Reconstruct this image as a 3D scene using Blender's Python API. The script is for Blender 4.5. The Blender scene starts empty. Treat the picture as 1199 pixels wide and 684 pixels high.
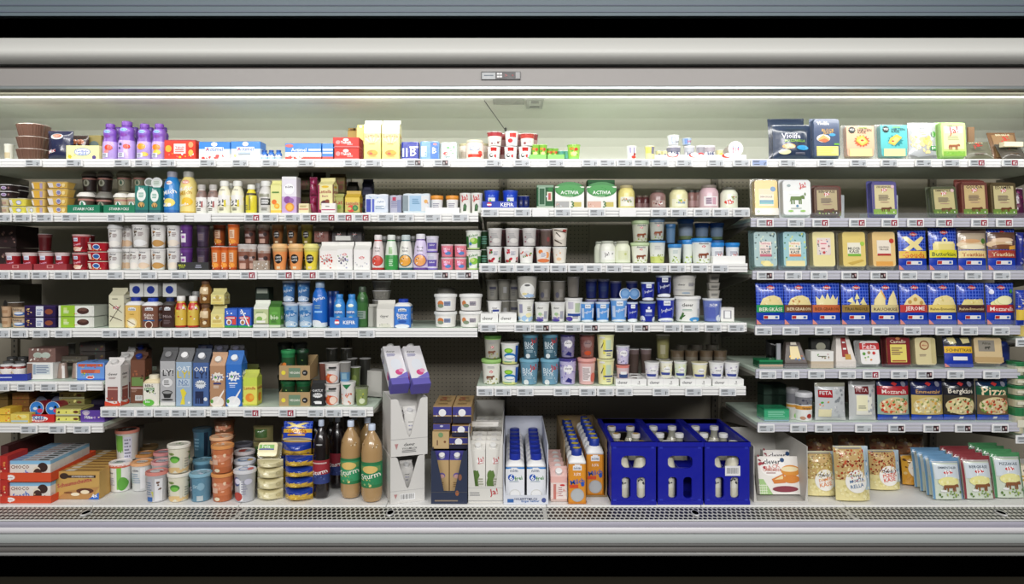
import bpy, math, random, re
from mathutils import Vector, Matrix
from mathutils.geometry import tessellate_polygon
C = bpy.context.scene.collection
R = math.radians
D0 = 2.9; FP = 812.0; ZC = 1.35; VX = 600.0; VY = 312.0
def WX(px, Y): return (px - VX) * (D0 + Y) / FP
def WZ(py, Y): return ZC - (py - VY) * (D0 + Y) / FP

# ---------------------------------------------------------------- materials
_m = {}
FIN = {'p': (.38, 0), 'c': (.6, 0), 'f': (.22, .35), 'l': (.3, .2), 'm': (.35, 0), 'k': (.08, 0), 'g': (.05, 0), 'q': (.5, 0), 's': (.25, .6), 'z': (1, 0), 'w': (.1, 0)}
def lin(h):
    c = [int(x * 2, 16) / 255 if len(h) == 3 else int(h[i * 2:i * 2 + 2], 16) / 255 for i, x in enumerate(h[:3])]
    return [x / 12.92 if x <= .04045 else ((x + .055) / 1.055) ** 2.4 for x in c] + [1]
def M(hexc, fin='p'):
    key = (hexc, fin)
    if key in _m: return _m[key]
    m = bpy.data.materials.new('mat_%s_%s' % key); m.use_nodes = True
    nt = m.node_tree; b = nt.nodes['Principled BSDF']
    rough, coat = FIN[fin]
    col = lin(hexc)
    b.inputs['Roughness'].default_value = rough
    b.inputs['Coat Weight'].default_value = coat
    b.inputs['Base Color'].default_value = col
    if fin == 'z': b.inputs['Specular IOR Level'].default_value = 0
    if fin == 'm': b.inputs['Metallic'].default_value = .7
    if fin == 'w': b.inputs['Alpha'].default_value = .06
    if fin in 'kg':
        b.inputs['Alpha'].default_value = .28 if fin == 'k' else .45
        b.inputs['Coat Weight'].default_value = .6
    if fin in 'pcflqm':
        # faint procedural variation of tone so no surface is perfectly flat
        n = nt.nodes.new('ShaderNodeTexNoise'); n.inputs['Scale'].default_value = 60 if fin != 'm' else 8
        t = nt.nodes.new('ShaderNodeTexCoord'); nt.links.new(t.outputs['Object'], n.inputs['Vector'])
        r = nt.nodes.new('ShaderNodeMapRange'); r.inputs['To Min'].default_value = max(0, rough - .08); r.inputs['To Max'].default_value = rough + .1
        nt.links.new(n.outputs['Fac'], r.inputs['Value']); nt.links.new(r.outputs['Result'], b.inputs['Roughness'])
    if fin in 'f':
        bm = nt.nodes.new('ShaderNodeBump'); bm.inputs['Strength'].default_value = .12; bm.inputs['Distance'].default_value = .004
        nt.links.new(n.outputs['Fac'], bm.inputs['Height']); nt.links.new(bm.outputs['Normal'], b.inputs['Normal'])
    _m[key] = m
    return m
def dots(name, base, hole, sx, sy, rad, ax=(0, 2), stagger=False, metal=0, cell=False):
    """painted sheet with a regular pattern of punched holes"""
    m = bpy.data.materials.new(name); m.use_nodes = True; nt = m.node_tree; b = nt.nodes['Principled BSDF']
    N = lambda t, **k: _n(nt, t, k)
    tc = nt.nodes.new('ShaderNodeTexCoord'); sep = nt.nodes.new('ShaderNodeSeparateXYZ'); nt.links.new(tc.outputs['Object'], sep.inputs[0])
    def mt(op, a, b_=None):
        q = nt.nodes.new('ShaderNodeMath'); q.operation = op
        for i, v in enumerate((a, b_)):
            if v is None: continue
            if isinstance(v, (int, float)): q.inputs[i].default_value = v
            else: nt.links.new(v, q.inputs[i])
        return q.outputs[0]
    u = mt('DIVIDE', sep.outputs[ax[0]], sx); v = mt('DIVIDE', sep.outputs[ax[1]], sy)
    if stagger:
        row = mt('MODULO', mt('ABSOLUTE', mt('FLOOR', v)), 2); u = mt('ADD', u, mt('MULTIPLY', row, .5))
    fu = mt('SUBTRACT', mt('FRACT', u), .5); fv = mt('SUBTRACT', mt('FRACT', v), .5)
    if not cell: fu = mt('MULTIPLY', fu, sx); fv = mt('MULTIPLY', fv, sy)
    d = mt('SQRT', mt('ADD', mt('MULTIPLY', fu, fu), mt('MULTIPLY', fv, fv)))
    k = mt('LESS_THAN', d, rad)
    mx = nt.nodes.new('ShaderNodeMix'); mx.data_type = 'RGBA'; nt.links.new(k, mx.inputs[0])
    mx.inputs[6].default_value = lin(base); mx.inputs[7].default_value = lin(hole)
    nt.links.new(mx.outputs[2], b.inputs['Base Color']); b.inputs['Roughness'].default_value = .5; b.inputs['Metallic'].default_value = metal
    return m

# ---------------------------------------------------------------- mesh builder
class MB:
    def __init__(s): s.v = []; s.f = []; s.mi = []; s.sm = []; s.mats = []
    def mat(s, m):
        if m not in s.mats: s.mats.append(m)
        return s.mats.index(m)
    def vert(s, p): s.v.append(tuple(p)); return len(s.v) - 1
    def face(s, idx, m, smooth=False): s.f.append(tuple(idx)); s.mi.append(s.mat(m)); s.sm.append(smooth)
    def poly(s, pts, m): s.face([s.vert(p) for p in pts], m)
    def grid(s, rows, m, smooth=False, close=False, flip=False):
        """rows of points -> quads (m may be a function of (i,j))"""
        ids = [[s.vert(p) for p in r] for r in rows]
        for i in range(len(ids) - 1):
            n = len(ids[i])
            for j in range(n if close else n - 1):
                a, b, c, d = ids[i][j], ids[i][(j + 1) % n], ids[i + 1][(j + 1) % n], ids[i + 1][j]
                s.face((a, d, c, b) if flip else (a, b, c, d), m(i, j) if callable(m) else m, smooth)
        return ids
    def box(s, x0, x1, y0, y1, z0, z1, m):
        p = [(x, y, z) for z in (z0, z1) for y in (y0, y1) for x in (x0, x1)]
        i = [s.vert(q) for q in p]
        for f in ((0, 2, 3, 1), (4, 5, 7, 6), (0, 1, 5, 4), (2, 6, 7, 3), (0, 4, 6, 2), (1, 3, 7, 5)): s.face([i[k] for k in f], m)
    def rbox(s, x0, x1, y0, y1, z0, z1, m, b=.002):
        """box with chamfered edges"""
        b = min(b, (x1 - x0) / 3, (y1 - y0) / 3, (z1 - z0) / 3)
        rr = lambda dx, z: [(x0 + dx + b, y0 + dx, z), (x1 - dx - b, y0 + dx, z), (x1 - dx, y0 + dx + b, z), (x1 - dx, y1 - dx - b, z),
                            (x1 - dx - b, y1 - dx, z), (x0 + dx + b, y1 - dx, z), (x0 + dx, y1 - dx - b, z), (x0 + dx, y0 + dx + b, z)]
        ids = s.grid([rr(b, z0), rr(0, z0 + b), rr(0, z1 - b), rr(b, z1)], m, close=True)
        s.face(list(reversed(ids[0])), m); s.face(ids[-1], m)
    def lathe(s, prof, m, seg=24, cx=0, cy=0, capb=True, capt=True, axis=None, sq=None):
        """prof: list of (z, r). m: material or function of z."""
        mf = m if callable(m) else (lambda z: m)
        runs = []; cur = [prof[0]]
        for i in range(1, len(prof)):
            cur.append(prof[i])
            if i < len(prof) - 1:
                a = Vector((prof[i][0] - prof[i - 1][0], prof[i][1] - prof[i - 1][1])); b = Vector((prof[i + 1][0] - prof[i][0], prof[i + 1][1] - prof[i][1]))
                if a.length > 1e-9 and b.length > 1e-9 and a.angle(b) > .6: runs.append(cur); cur = [prof[i]]
        runs.append(cur)
        def pt(z, r, k):
            a = 2 * math.pi * k / seg
            p = (cx + r * math.sin(a), cy - r * math.cos(a), z)
            return p
        T = axis or (lambda p: p)
        for run in runs:
            s.grid([[T(pt(z, r, k)) for k in range(seg)] for z, r in run], lambda i, j, run=run: mf((run[i][0] + run[i + 1][0]) / 2), True, True)
        if capb and prof[0][1] > 1e-5: s.face([s.vert(T(pt(prof[0][0], prof[0][1], k))) for k in reversed(range(seg))], mf(prof[0][0]))
        if capt and prof[-1][1] > 1e-5: s.face([s.vert(T(pt(prof[-1][0], prof[-1][1], k))) for k in range(seg)], mf(prof[-1][0]))
    def loft(s, rings, m, smooth=False, capb=True, capt=True):
        ids = s.grid(rings, m, smooth, True)
        mm = m if not callable(m) else None
        if capb: s.face(list(reversed(ids[0])), mm or m(0, 0))
        if capt: s.face(ids[-1], mm or m(len(rings) - 2, 0))
    def mesh(s, name):
        me = bpy.data.meshes.new(name); me.from_pydata(s.v, [], s.f)
        for m in s.mats: me.materials.append(m)
        me.polygons.foreach_set('material_index', s.mi); me.polygons.foreach_set('use_smooth', s.sm)
        me.update(); return me
def rr(w, d, r, z, k=3, cx=0, cy=0):
    """rounded rectangle ring at height z"""
    r = min(r, w / 2 - 1e-4, d / 2 - 1e-4); out = []
    for q, (sx, sy) in enumerate(((1, -1), (1, 1), (-1, 1), (-1, -1))):
        a0 = -math.pi / 2 + q * math.pi / 2
        for i in range(k + 1):
            a = a0 + (math.pi / 2) * i / k
            out.append((cx + sx * (w / 2 - r) + r * math.cos(a), cy + sy * (d / 2 - r) + r * math.sin(a), z))
    return out

# ---------------------------------------------------------------- printed artwork
_txt = {}
_ts = bpy.data.scenes.new('lettering_scratch')
def text_geo(s, bold=.012):
    if s in _txt: return _txt[s]
    cu = bpy.data.curves.new('t', 'FONT'); cu.body = s; cu.size = 1; cu.resolution_u = 1; cu.offset = bold
    o = bpy.data.objects.new('t', cu); _ts.collection.objects.link(o); _ts.view_layers[0].update()
    me = o.to_mesh(); vs = [(v.co.x, v.co.y) for v in me.vertices]; fs = [tuple(p.vertices) for p in me.polygons]
    o.to_mesh_clear(); bpy.data.objects.remove(o); bpy.data.curves.remove(cu)
    x0 = min(v[0] for v in vs); x1 = max(v[0] for v in vs); y0 = min(v[1] for v in vs); y1 = max(v[1] for v in vs)
    w = x1 - x0
    _txt[s] = ([((v[0] - (x0 + x1) / 2) / w, (v[1] - (y0 + y1) / 2) / w) for v in vs], fs, (y1 - y0) / w)
    return _txt[s]
def cols(mb, f, u0, u1, lo, hi, m, e, du, dv):
    n = max(1, math.ceil((u1 - u0) / du - 1e-6)); us = [u0 + (u1 - u0) * i / n for i in range(n + 1)]
    mx = max(hi(u) - lo(u) for u in us); k = max(1, math.ceil(mx / dv - 1e-6))
    mb.grid([[f(u, lo(u) + (hi(u) - lo(u)) * j / k, e) for u in us] for j in range(k + 1)], m)
def tri_fill(mb, f, t, m, e, du):
    """fill a triangle, split until it can follow a curved face"""
    L = max(math.hypot(t[i][0] - t[i - 1][0], t[i][1] - t[i - 1][1]) for i in range(3))
    if L <= du * 1.6: mb.poly([f(x, y, e) for x, y in t], m); return
    a, b, c = t; h = lambda p, q: ((p[0] + q[0]) / 2, (p[1] + q[1]) / 2); ab, bc, ca = h(a, b), h(b, c), h(c, a)
    for q in ((a, ab, ca), (ab, b, bc), (ca, bc, c), (ab, bc, ca)): tri_fill(mb, f, q, m, e, du)
def art(mb, f, des, W, H, du=9, dv=9, fin='l', e0=.0004):
    e = e0
    for q, tok in enumerate(x.strip() for x in des.split(';')):
        if not tok: continue
        a = tok.split(' '); k = a[0]; e += .00022
        if k == 'b': continue
        if k == 'p':
            m = M(a[1], fin); pts = [tuple(map(float, x.split(','))) for x in a[2:]]
            for t in tessellate_polygon([[Vector((x, y, 0)) for x, y in pts]]):
                p3 = [pts[i] for i in t]
                ar = (p3[1][0] - p3[0][0]) * (p3[2][1] - p3[0][1]) - (p3[1][1] - p3[0][1]) * (p3[2][0] - p3[0][0])
                if ar < 0: p3.reverse()
                tri_fill(mb, f, p3, m, e, du)
            continue
        if k in 'tT':
            u, v, w = map(float, a[1:4]); m = M(a[4], fin); s = ' '.join(a[5:]).replace('_', ' ')
            vs, fs, ra = text_geo(s); ang = .2 if k == 'T' else 0; ca, sa = math.cos(ang), math.sin(ang)
            base = len(mb.v)
            for x, y in vs:
                x2, y2 = x * ca - y * sa, x * sa + y * ca
                mb.vert(f(u + x2 * w, v + y2 * w * W / H, e))
            for t in fs: mb.face([base + i for i in t], m)
            continue
        c = None
        if k == 'o':
            u, v, w = map(float, a[1:4]); h = w * W / H; c = a[4]; k = 'e'
        elif k in 'rexnlkyc':
            u, v, w, h = map(float, a[1:5]); c = a[5] if len(a) > 5 else '111'
        m = M(c.split('/')[0], fin)
        if k == 'r': cols(mb, f, u - w / 2, u + w / 2, lambda x: v - h / 2, lambda x: v + h / 2, m, e, du, dv)
        elif k == 'e':
            n = max(10, math.ceil(w / du))
            g = lambda x: h / 2 * math.sqrt(max(0, 1 - ((x - u) / (w / 2)) ** 2))
            us = [u - w / 2 * math.cos(math.pi * i / n) for i in range(n + 1)]
            kk = max(1, math.ceil(h / dv - 1e-6))
            mb.grid([[f(x, v - g(x) + 2 * g(x) * j / kk, e) for x in us] for j in range(kk + 1)], m)
        elif k == 'y':   # starburst
            n = int(a[6]); pts = []
            for i in range(2 * n):
                rr_ = 1 if i % 2 == 0 else .72
                pts.append((u + w / 2 * rr_ * math.cos(math.pi * i / n), v + h / 2 * rr_ * math.sin(math.pi * i / n)))
            for i in range(2 * n): tri_fill(mb, f, [(u, v), pts[i], pts[(i + 1) % (2 * n)]], m, e, du)
        elif k == 'x':   # checked lines
            n = int(a[6]); lw = .12 * w / n
            for i in range(n): x = u - w / 2 + (i + .5) * w / n; cols(mb, f, x - lw, x + lw, lambda _: v - h / 2, lambda _: v + h / 2, m, e, du, dv)
            ny = max(2, round(n * (h * H) / (w * W))); lh = .12 * h / ny
            for i in range(ny): y = v - h / 2 + (i + .5) * h / ny; cols(mb, f, u - w / 2, u + w / 2, lambda _: y - lh, lambda _: y + lh, m, e + .0001, du, dv)
        elif k == 'l':
            n = int(a[6]); rg = random.Random(n + q)
            for i in range(n):
                y = v + h / 2 - (i + .5) * h / n; ww = w * (1 - .35 * rg.random()); x0 = u - w / 2
                cols(mb, f, x0, x0 + ww, lambda _: y - h / n * .25, lambda _: y + h / n * .25, m, e, du, dv)
        elif k == 'k':
            rg = random.Random(7); x = u - w / 2; cols(mb, f, x, x + w, lambda _: v - h / 2, lambda _: v + h / 2, M('eee', fin), e, du, dv)
            n = 12
            for i in range(n):
                x1 = x + w * (.06 + .9 * i / n); ww = w * .9 / n * (.3 + .4 * rg.random())
                cols(mb, f, x1, x1 + ww, lambda _: v - h * .36, lambda _: v + h * .4, M('222', fin), e + .0002, du, dv)
        elif k == 'n':
            n = int(a[6]); cc = c.split('/'); rg = random.Random(n * 7 + q); sz = math.sqrt(w * W * h * H / n) * (float(a[7]) if len(a) > 7 else .66)
            for i in range(n):
                x = u + (rg.random() - .5) * w * .95; y = v + (rg.random() - .5) * h * .95; s1 = sz * (.6 + .7 * rg.random()); an = rg.random() * 3.1; st = .45 + .5 * rg.random()
                pts = []
                for j in range(7):
                    t = 2 * math.pi * j / 7; rx = s1 * .5 * math.cos(t); ry = s1 * .5 * st * math.sin(t)
                    px, py = rx * math.cos(an) - ry * math.sin(an), rx * math.sin(an) + ry * math.cos(an)
                    pts.append((min(u + w / 2, max(u - w / 2, x + px / W)), min(v + h / 2, max(v - h / 2, y + py / H))))
                mb.poly([f(*p, e + .00001 * i) for p in pts], M(cc[i % len(cc)], fin))
        elif k == 'c':   # small standing cow seen from the side
            for (x0, x1, y0, y1) in ((-.42, .3, -.05, .32), (-.42, -.32, -.45, 0), (-.25, -.16, -.45, 0), (.1, .19, -.45, 0), (.22, .3, -.45, 0)):
                cols(mb, f, u + x0 * w, u + x1 * w, lambda _: v + y0 * h, lambda _: v + y1 * h, m, e, du, dv)
            mb.poly([f(u + x * w, v + y * h, e + .0001) for x, y in ((.2, .1), (.5, .05), (.5, .3), (.42, .42), (.42, .5), (.36, .42), (.22, .36))], m)
            mb.poly([f(u + x * w, v + y * h, e + .0001) for x, y in ((-.42, .3), (-.5, -.2), (-.46, -.2), (-.38, .3))], m)
def bands(des, z, base, H, fin):
    c = base
    for tok in des.split(';'):
        a = tok.strip().split(' ')
        if a[0] == 'b' and float(a[1]) * H <= z <= float(a[2]) * H: c = a[3]
    return M(c, fin)
def cuts(des):
    out = []
    for tok in des.split(';'):
        a = tok.strip().split(' ')
        if a[0] == 'b': out += [float(a[1]), float(a[2])]
    return out
def refine(prof, zs):
    """insert profile points at the given heights"""
    out = [prof[0]]
    for i in range(1, len(prof)):
        (z0, r0), (z1, r1) = prof[i - 1], prof[i]
        for z in sorted(set(zs)):
            if z0 + 1e-6 < z < z1 - 1e-6: out.append((z, r0 + (r1 - r0) * (z - z0) / (z1 - z0)))
        out.append(prof[i])
    return out
def rad(prof, z):
    for i in range(1, len(prof)):
        if z <= prof[i][0]:
            (z0, r0), (z1, r1) = prof[i - 1], prof[i]
            return r0 + (r1 - r0) * (z - z0) / (z1 - z0) if z1 > z0 else r1
    return prof[-1][1]
def around(prof, H, rot=0):
    W = 2 * max(r for z, r in prof)
    def f(u, v, e):
        t = math.asin(max(-1, min(1, (u - .5) * 1.96))) + rot; z = max(0, min(H, v * H)); r = rad(prof, z) + e
        return (r * math.sin(t), -r * math.cos(t), z)
    return f

# ---------------------------------------------------------------- kinds: each returns [(part name, mesh, parent index)]
def k_cup(w, h, d, body, des, o):
    r = w / 2; tp = o.get('tp', .8); lid = o.get('lid', 'foil'); lc = o.get('lc', 'eee'); fin = o.get('fin', 'l')
    ht = {'foil': .0015, 'cap': .008, 'lat': h * .13, 'dome': h * .17, 'clear': h * .12, 'none': 0}[lid]
    hb = h - ht; prof = [(0, r * tp * .93), (h * .015, r * tp), (hb * .93, r * .95), (hb * .955, r), (hb, r)]
    if o.get('inv'): prof = [(0, r), (hb * .05, r), (hb * .07, r * .95), (hb * .97, r * tp), (hb, r * tp * .92)]
    p2 = refine(prof, [c * hb for c in cuts(des)]); mb = MB()
    mb.lathe(p2, lambda z: bands(des, z, body, hb, fin), 20)
    art(mb, around(prof, hb), des, 2 * r, hb, .12, .5, fin)
    if o.get('wrap'): art(mb, around(prof, hb, R(118)), des, 2 * r, hb, .12, .5, fin); art(mb, around(prof, hb, R(-118)), des, 2 * r, hb, .12, .5, fin)
    out = [('cup_body', mb, None)]
    if lid != 'none' and not o.get('inv'):
        lb = MB(); m = M(lc, 's' if lid == 'foil' else 'p'); z = hb
        if lid == 'foil': pr = [(z, r * 1.01), (z + .0012, r * 1.01), (z + .0015, r * .96)]
        elif lid == 'cap': pr = [(z - .004, r * 1.03), (z + .006, r * 1.03), (z + .008, r * .98), (z + .008, r * .9), (z + .0055, r * .88)]
        elif lid == 'lat': pr = [(z - .004, r * 1.05), (z + ht * .3, r * 1.05), (z + ht * .4, r * .93), (z + ht * .95, r * .88), (z + ht, r * .82)]
        elif lid == 'dome': pr = [(z - .004, r * 1.06), (z + ht * .3, r * 1.06), (z + ht * .36, r * .96), (z + ht * .85, r * .8), (z + ht, r * .72)]
        else: pr = [(z - .003, r * 1.03), (z + ht * .2, r * 1.03), (z + ht * .3, r * .95), (z + ht, r * .92)]; m = M(lc, 'k')
        lb.lathe(pr, m, 20)
        zt = pr[-1][0]; rt = pr[-1][1] * .97
        if o.get('ltop'): art(lb, lambda u, v, e: ((u - .5) * 2 * rt, (v - .5) * 2 * rt, zt + e), o['ltop'], 2 * rt, 2 * rt, 9, 9, 'l')
        out.append(('lid', lb, None))
    return out
PROF = {
 'smoothie': ([(0, .9), (.03, 1), (.4, 1), (.52, .92), (.62, .8), (.68, .84), (.76, .9), (.83, .78), (.87, .5), (.885, .5)], .6),
 'milk': ([(0, .88), (.03, 1), (.64, 1), (.74, .9), (.82, .68), (.87, .55)], .62),
 'small': ([(0, .9), (.04, 1), (.58, 1), (.7, .86), (.8, .62), (.845, .58)], .7),
 'pet': ([(0, .55), (.015, .82), (.05, .92), (.1, 1), (.64, 1), (.75, .9), (.84, .58), (.9, .3), (.925, .28)], .34),
 'jar': ([(0, .88), (.03, 1), (.62, 1), (.74, .95), (.82, .8), (.87, .72), (.885, .72)], .78),
 'honey': ([(0, .86), (.03, .98), (.3, 1), (.68, 1), (.82, .93), (.87, .86), (.89, .86)], .92),
 'waist': ([(0, .95), (.04, 1), (.28, 1), (.46, .9), (.62, .84), (.76, .72), (.86, .55)], .62),
 'glass': ([(0, .95), (.02, 1), (.55, 1), (.72, .72), (.82, .48), (.9, .45), (.93, .5)], .56)}
def k_bottle(w, h, d, body, des, o):
    pf, cr = PROF[o.get('pf', 'milk')]; r = w / 2; fin = o.get('fin', 'l')
    prof = [(z * h, q * r) for z, q in pf]; zc = prof[-1][0]; mb = MB()
    p2 = refine(prof, [c * h for c in cuts(des)])
    mb.lathe(p2, lambda z: bands(des, z, body, h, fin), 20)
    dd = des; lab = o.get('lab')
    art(mb, around(prof, h), dd, 2 * r, h, .12, .08, fin)
    out = [('bottle_body' if o.get('pf') not in ('jar', 'honey') else 'jar_body', mb, None)]
    if lab:
        z0, z1, lc2, ld = lab
        lb = MB(); pl = [(z0 * h, rad(prof, z0 * h) + .0006), (z1 * h, rad(prof, z1 * h) + .0006)]
        pl = refine(pl, [z0 * h + (z1 - z0) * h * c for c in cuts(ld)])
        lb.lathe(pl, lambda z: bands(ld, (z - z0 * h), lc2, (z1 - z0) * h, 'c'), 20, capb=False, capt=False)
        g = around(prof, h)
        art(lb, lambda u, v, e: g(u, z0 + v * (z1 - z0), e + .0006), ld, 2 * r, (z1 - z0) * h, .12, .5, 'c')
        out.append(('paper_label', lb, None))
    cb = MB(); cr *= r; hc = h - zc
    cb.lathe([(zc - .001, cr * .98), (zc + hc * .1, cr), (zc + hc * .85, cr), (h, cr * .88)], M(o.get('lc', 'eee'), 'p'), 16)
    if o.get('ltop'): art(cb, lambda u, v, e: ((u - .5) * 1.7 * cr, (v - .5) * 1.7 * cr, h + e), o['ltop'], 1.7 * cr, 1.7 * cr)
    out.append(('cap', cb, None))
    return out
def flatf(w, h, y): return lambda u, v, e: ((u - .5) * w, y - e, v * h)
def sides(mb, w, d, z1, des, fin, which='lr'):
    if 'r' in which: art(mb, lambda u, v, e: (w / 2 + e, (u - .5) * d, v * z1), des, d, z1, fin=fin)
    if 'l' in which: art(mb, lambda u, v, e: (-w / 2 - e, (.5 - u) * d, v * z1), des, d, z1, fin=fin)
def bandbox(mb, w, d, z1, body, des, fin, r=.002, z0=0):
    zs = sorted({0., 1.} | {c for c in cuts(des) if 0 < c < 1})
    mb.loft([rr(w, d, r, z0 + z * (z1 - z0), 1) for z in zs], lambda i, j: bands(des, (zs[min(i, len(zs) - 2)] + zs[min(i + 1, len(zs) - 1)]) / 2, body, 1, fin))
def k_gable(w, h, d, body, des, o):
    fin = o.get('fin', 'c'); top = M(o.get('top', body), fin); mb = MB()
    z1 = h - min(o.get('rf', .5) * w, .4 * h); z2 = h - .13 * w - .004; x, y = w / 2, d / 2
    bandbox(mb, w, d, z1, body, des, fin)
    a, b, c, e_ = (-x, -y, z1), (x, -y, z1), (x, y, z1), (-x, y, z1); g, i = (-x, 0, z2), (x, 0, z2)
    mb.poly([a, b, i, g], top); mb.poly([c, e_, g, i], top)
    for s, p, q in ((-1, e_, a), (1, b, c)):
        P = (s * (x - .28 * w), 0, z1 + .5 * (z2 - z1)); G = (s * x, 0, z2)
        mb.poly([p, q, P], top); mb.poly([q, G, P], top); mb.poly([G, p, P], top)
    mb.box(-x, x, -.0015, .0015, z2 - .001, h, top)
    art(mb, flatf(w, z1, -y), des, w, z1, fin=fin)
    if o.get('wrap', 1): sides(mb, w, d, z1, des, fin)
    out = [('carton_body', mb, None)]
    if o.get('cap', 'eee'):
        L = math.hypot(y, z2 - z1); nx = (0, -(z2 - z1) / L, y / L); cb = MB(); cr = .21 * w
        mid = (0, -y * .48, z1 + .52 * (z2 - z1)); up = Vector((0, y / L, (z2 - z1) / L)); n = Vector(nx)
        T = lambda p: tuple(Vector(mid) + Vector((1, 0, 0)) * p[0] + up * p[1] + n * p[2])
        cb.lathe([(0, cr), (.2 * w, cr), (.22 * w, cr * .85)], M(o.get('cap', 'eee'), 'p'), 16, axis=T)
        out.append(('screw_cap', cb, None))
    if o.get('rdes'):
        art(mb, lambda u, v, e: ((u - .5) * w, -y + v * y - e, z1 + v * (z2 - z1) + e), o['rdes'], w, math.hypot(y, z2 - z1))
    return out
def k_tetra(w, h, d, body, des, o):
    fin = o.get('fin', 'l'); mb = MB(); sh = o.get('top', 'eee'); z1 = .74 * h; zn = .9 * h
    bandbox(mb, w, d, z1, body, des, fin, .006)
    st = M(sh, 'p')
    mb.loft([rr(w, d, .006, z1, 3), rr(w, d, .012, z1 + .03 * h, 3), rr(w * .86, d * .86, .02, z1 + .1 * h, 3), rr(w * .5, d * .5, w * .24, zn - .02 * h, 3), rr(w * .46, d * .46, w * .23, zn, 3)], st, True)
    art(mb, flatf(w, z1, -d / 2), des, w, z1, fin=fin); sides(mb, w, d, z1, des, fin)
    cb = MB(); cr = w * .3
    cb.lathe([(zn - .03 * h, cr), (h * .985, cr), (h, cr * .9)], M(o.get('lc', '12a'), 'p'), 18)
    if o.get('ltop'): art(cb, lambda u, v, e: ((u - .5) * 1.8 * cr, (v - .5) * 1.8 * cr, h + e), o['ltop'], 1.8 * cr, 1.8 * cr)
    return [('carton_body', mb, None), ('screw_cap', cb, None)]
def k_box(w, h, d, body, des, o):
    fin = o.get('fin', 'c'); mb = MB(); bandbox(mb, w, d, h, body, des, fin, .0015)
    art(mb, flatf(w, h, -d / 2), des, w, h, fin=fin)
    if o.get('side'): sides(mb, w, d, h, o['side'], fin)
    if o.get('ltop'): art(mb, lambda u, v, e: ((u - .5) * w, (v - .5) * d, h + e), o['ltop'], w, d)
    out = [('carton', mb, None)]
    if o.get('flap'):
        fb = MB(); fb.box(-w / 2 + .001, w / 2 - .001, -.001, .001, h, h + .012, M(o['flap'], fin)); out.append(('hanging_flap', fb, None))
    return out
def k_tub(w, h, d, body, des, o):
    """shallow tub with slanted walls and a film lid on a flange"""
    fin = o.get('fin', 'l'); mb = MB(); r = o.get('r', .012); zf = h - .003; s = .84
    rib = o.get('rib', 0)
    def ring(k, z):
        pts = rr(w * k * .97, d * k * .97, r * k, z, 3 if not rib else 6)
        if rib:
            if len(pts) and rib: 
                q = []
                n = rib
                for i in range(n * 4):
                    t = 2 * math.pi * i / (n * 4); f = 1 - (.045 if (i % 4) in (0,) else 0); c_, s_ = math.cos(t), math.sin(t); ex = .62
                    q.append((w * k * .485 * f * math.copysign(abs(c_) ** ex, c_), d * k * .485 * f * math.copysign(abs(s_) ** ex, s_), z))
                return q
        return pts
    zs = sorted({0., 1.} | {c for c in cuts(des) if 0 < c < 1})
    mb.loft([ring(s + (1 - s) * z, z * zf) for z in zs], lambda i, j: bands(des, (zs[min(i, len(zs) - 2)] + zs[min(i + 1, len(zs) - 1)]) / 2, body, 1, fin), capt=False)
    art(mb, lambda u, v, e: ((u - .5) * w * .94 * (s + (1 - s) * v), -d / 2 * .97 * (s + (1 - s) * v) - e - .0003, v * zf), des, w, h, fin=fin)
    lb = MB(); lb.loft([rr(w, d, r, zf, 3), rr(w, d, r, h, 3)], M(o.get('lc', 'ddd'), 's'))
    if o.get('ltop'): art(lb, lambda u, v, e: ((u - .5) * w, (v - .5) * d, h + e), o['ltop'], w, d)
    return [('tub_body', mb, None), ('film_lid', lb, None)]
def k_pack(w, h, d, body, des, o):
    """hanging blister pack: clear flange, moulded tray with the food, printed film"""
    clear = M(o.get('rim', 'ccc'), 'k' if o.get('clear', 1) else 'l'); mb = MB()
    def slab(m, w0, h0, y0, y1, r, ins=0):
        T = lambda ring, y, k: [(x * k, y, h / 2 + yy * k) for x, yy, _ in ring]
        a = rr(w0, h0, r, 0, 3)
        mb.loft([T(a, y0, 1), T(a, y0 + (y1 - y0) * .6, 1), T(a, y1, 1 - ins)], m)
    slab(clear, w, h, .002, 0, .007)
    T2 = .88 if o.get('clear', 1) else .93
    slab(clear, w * T2, h * .93, 0, -d, .012, .04)
    out = [('clear_tray', mb, None)]
    mb = MB(); slab(M(body, 'l'), w * (T2 - .05), h * .88, 0, -d - .0006, .01, .02)
    art(mb, lambda u, v, e: ((u - .5) * w * .86, -d - .0006 - e, h * .07 + v * h * .86), des, w * .86, h * .86)
    out.append(('cheese_slices' if not o.get('inner') else o['inner'], mb, None))
    if o.get('hole', 1):
        hb = MB(); hb.lathe([(0, .004), (.0008, .004)], M('333', 'c'), 10, axis=lambda p: (p[0] * 1.8, -d * .1 - p[2] - .001, h * .968 + p[1] * .8)); out.append(('hanging_hole', hb, None))
    return out
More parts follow.
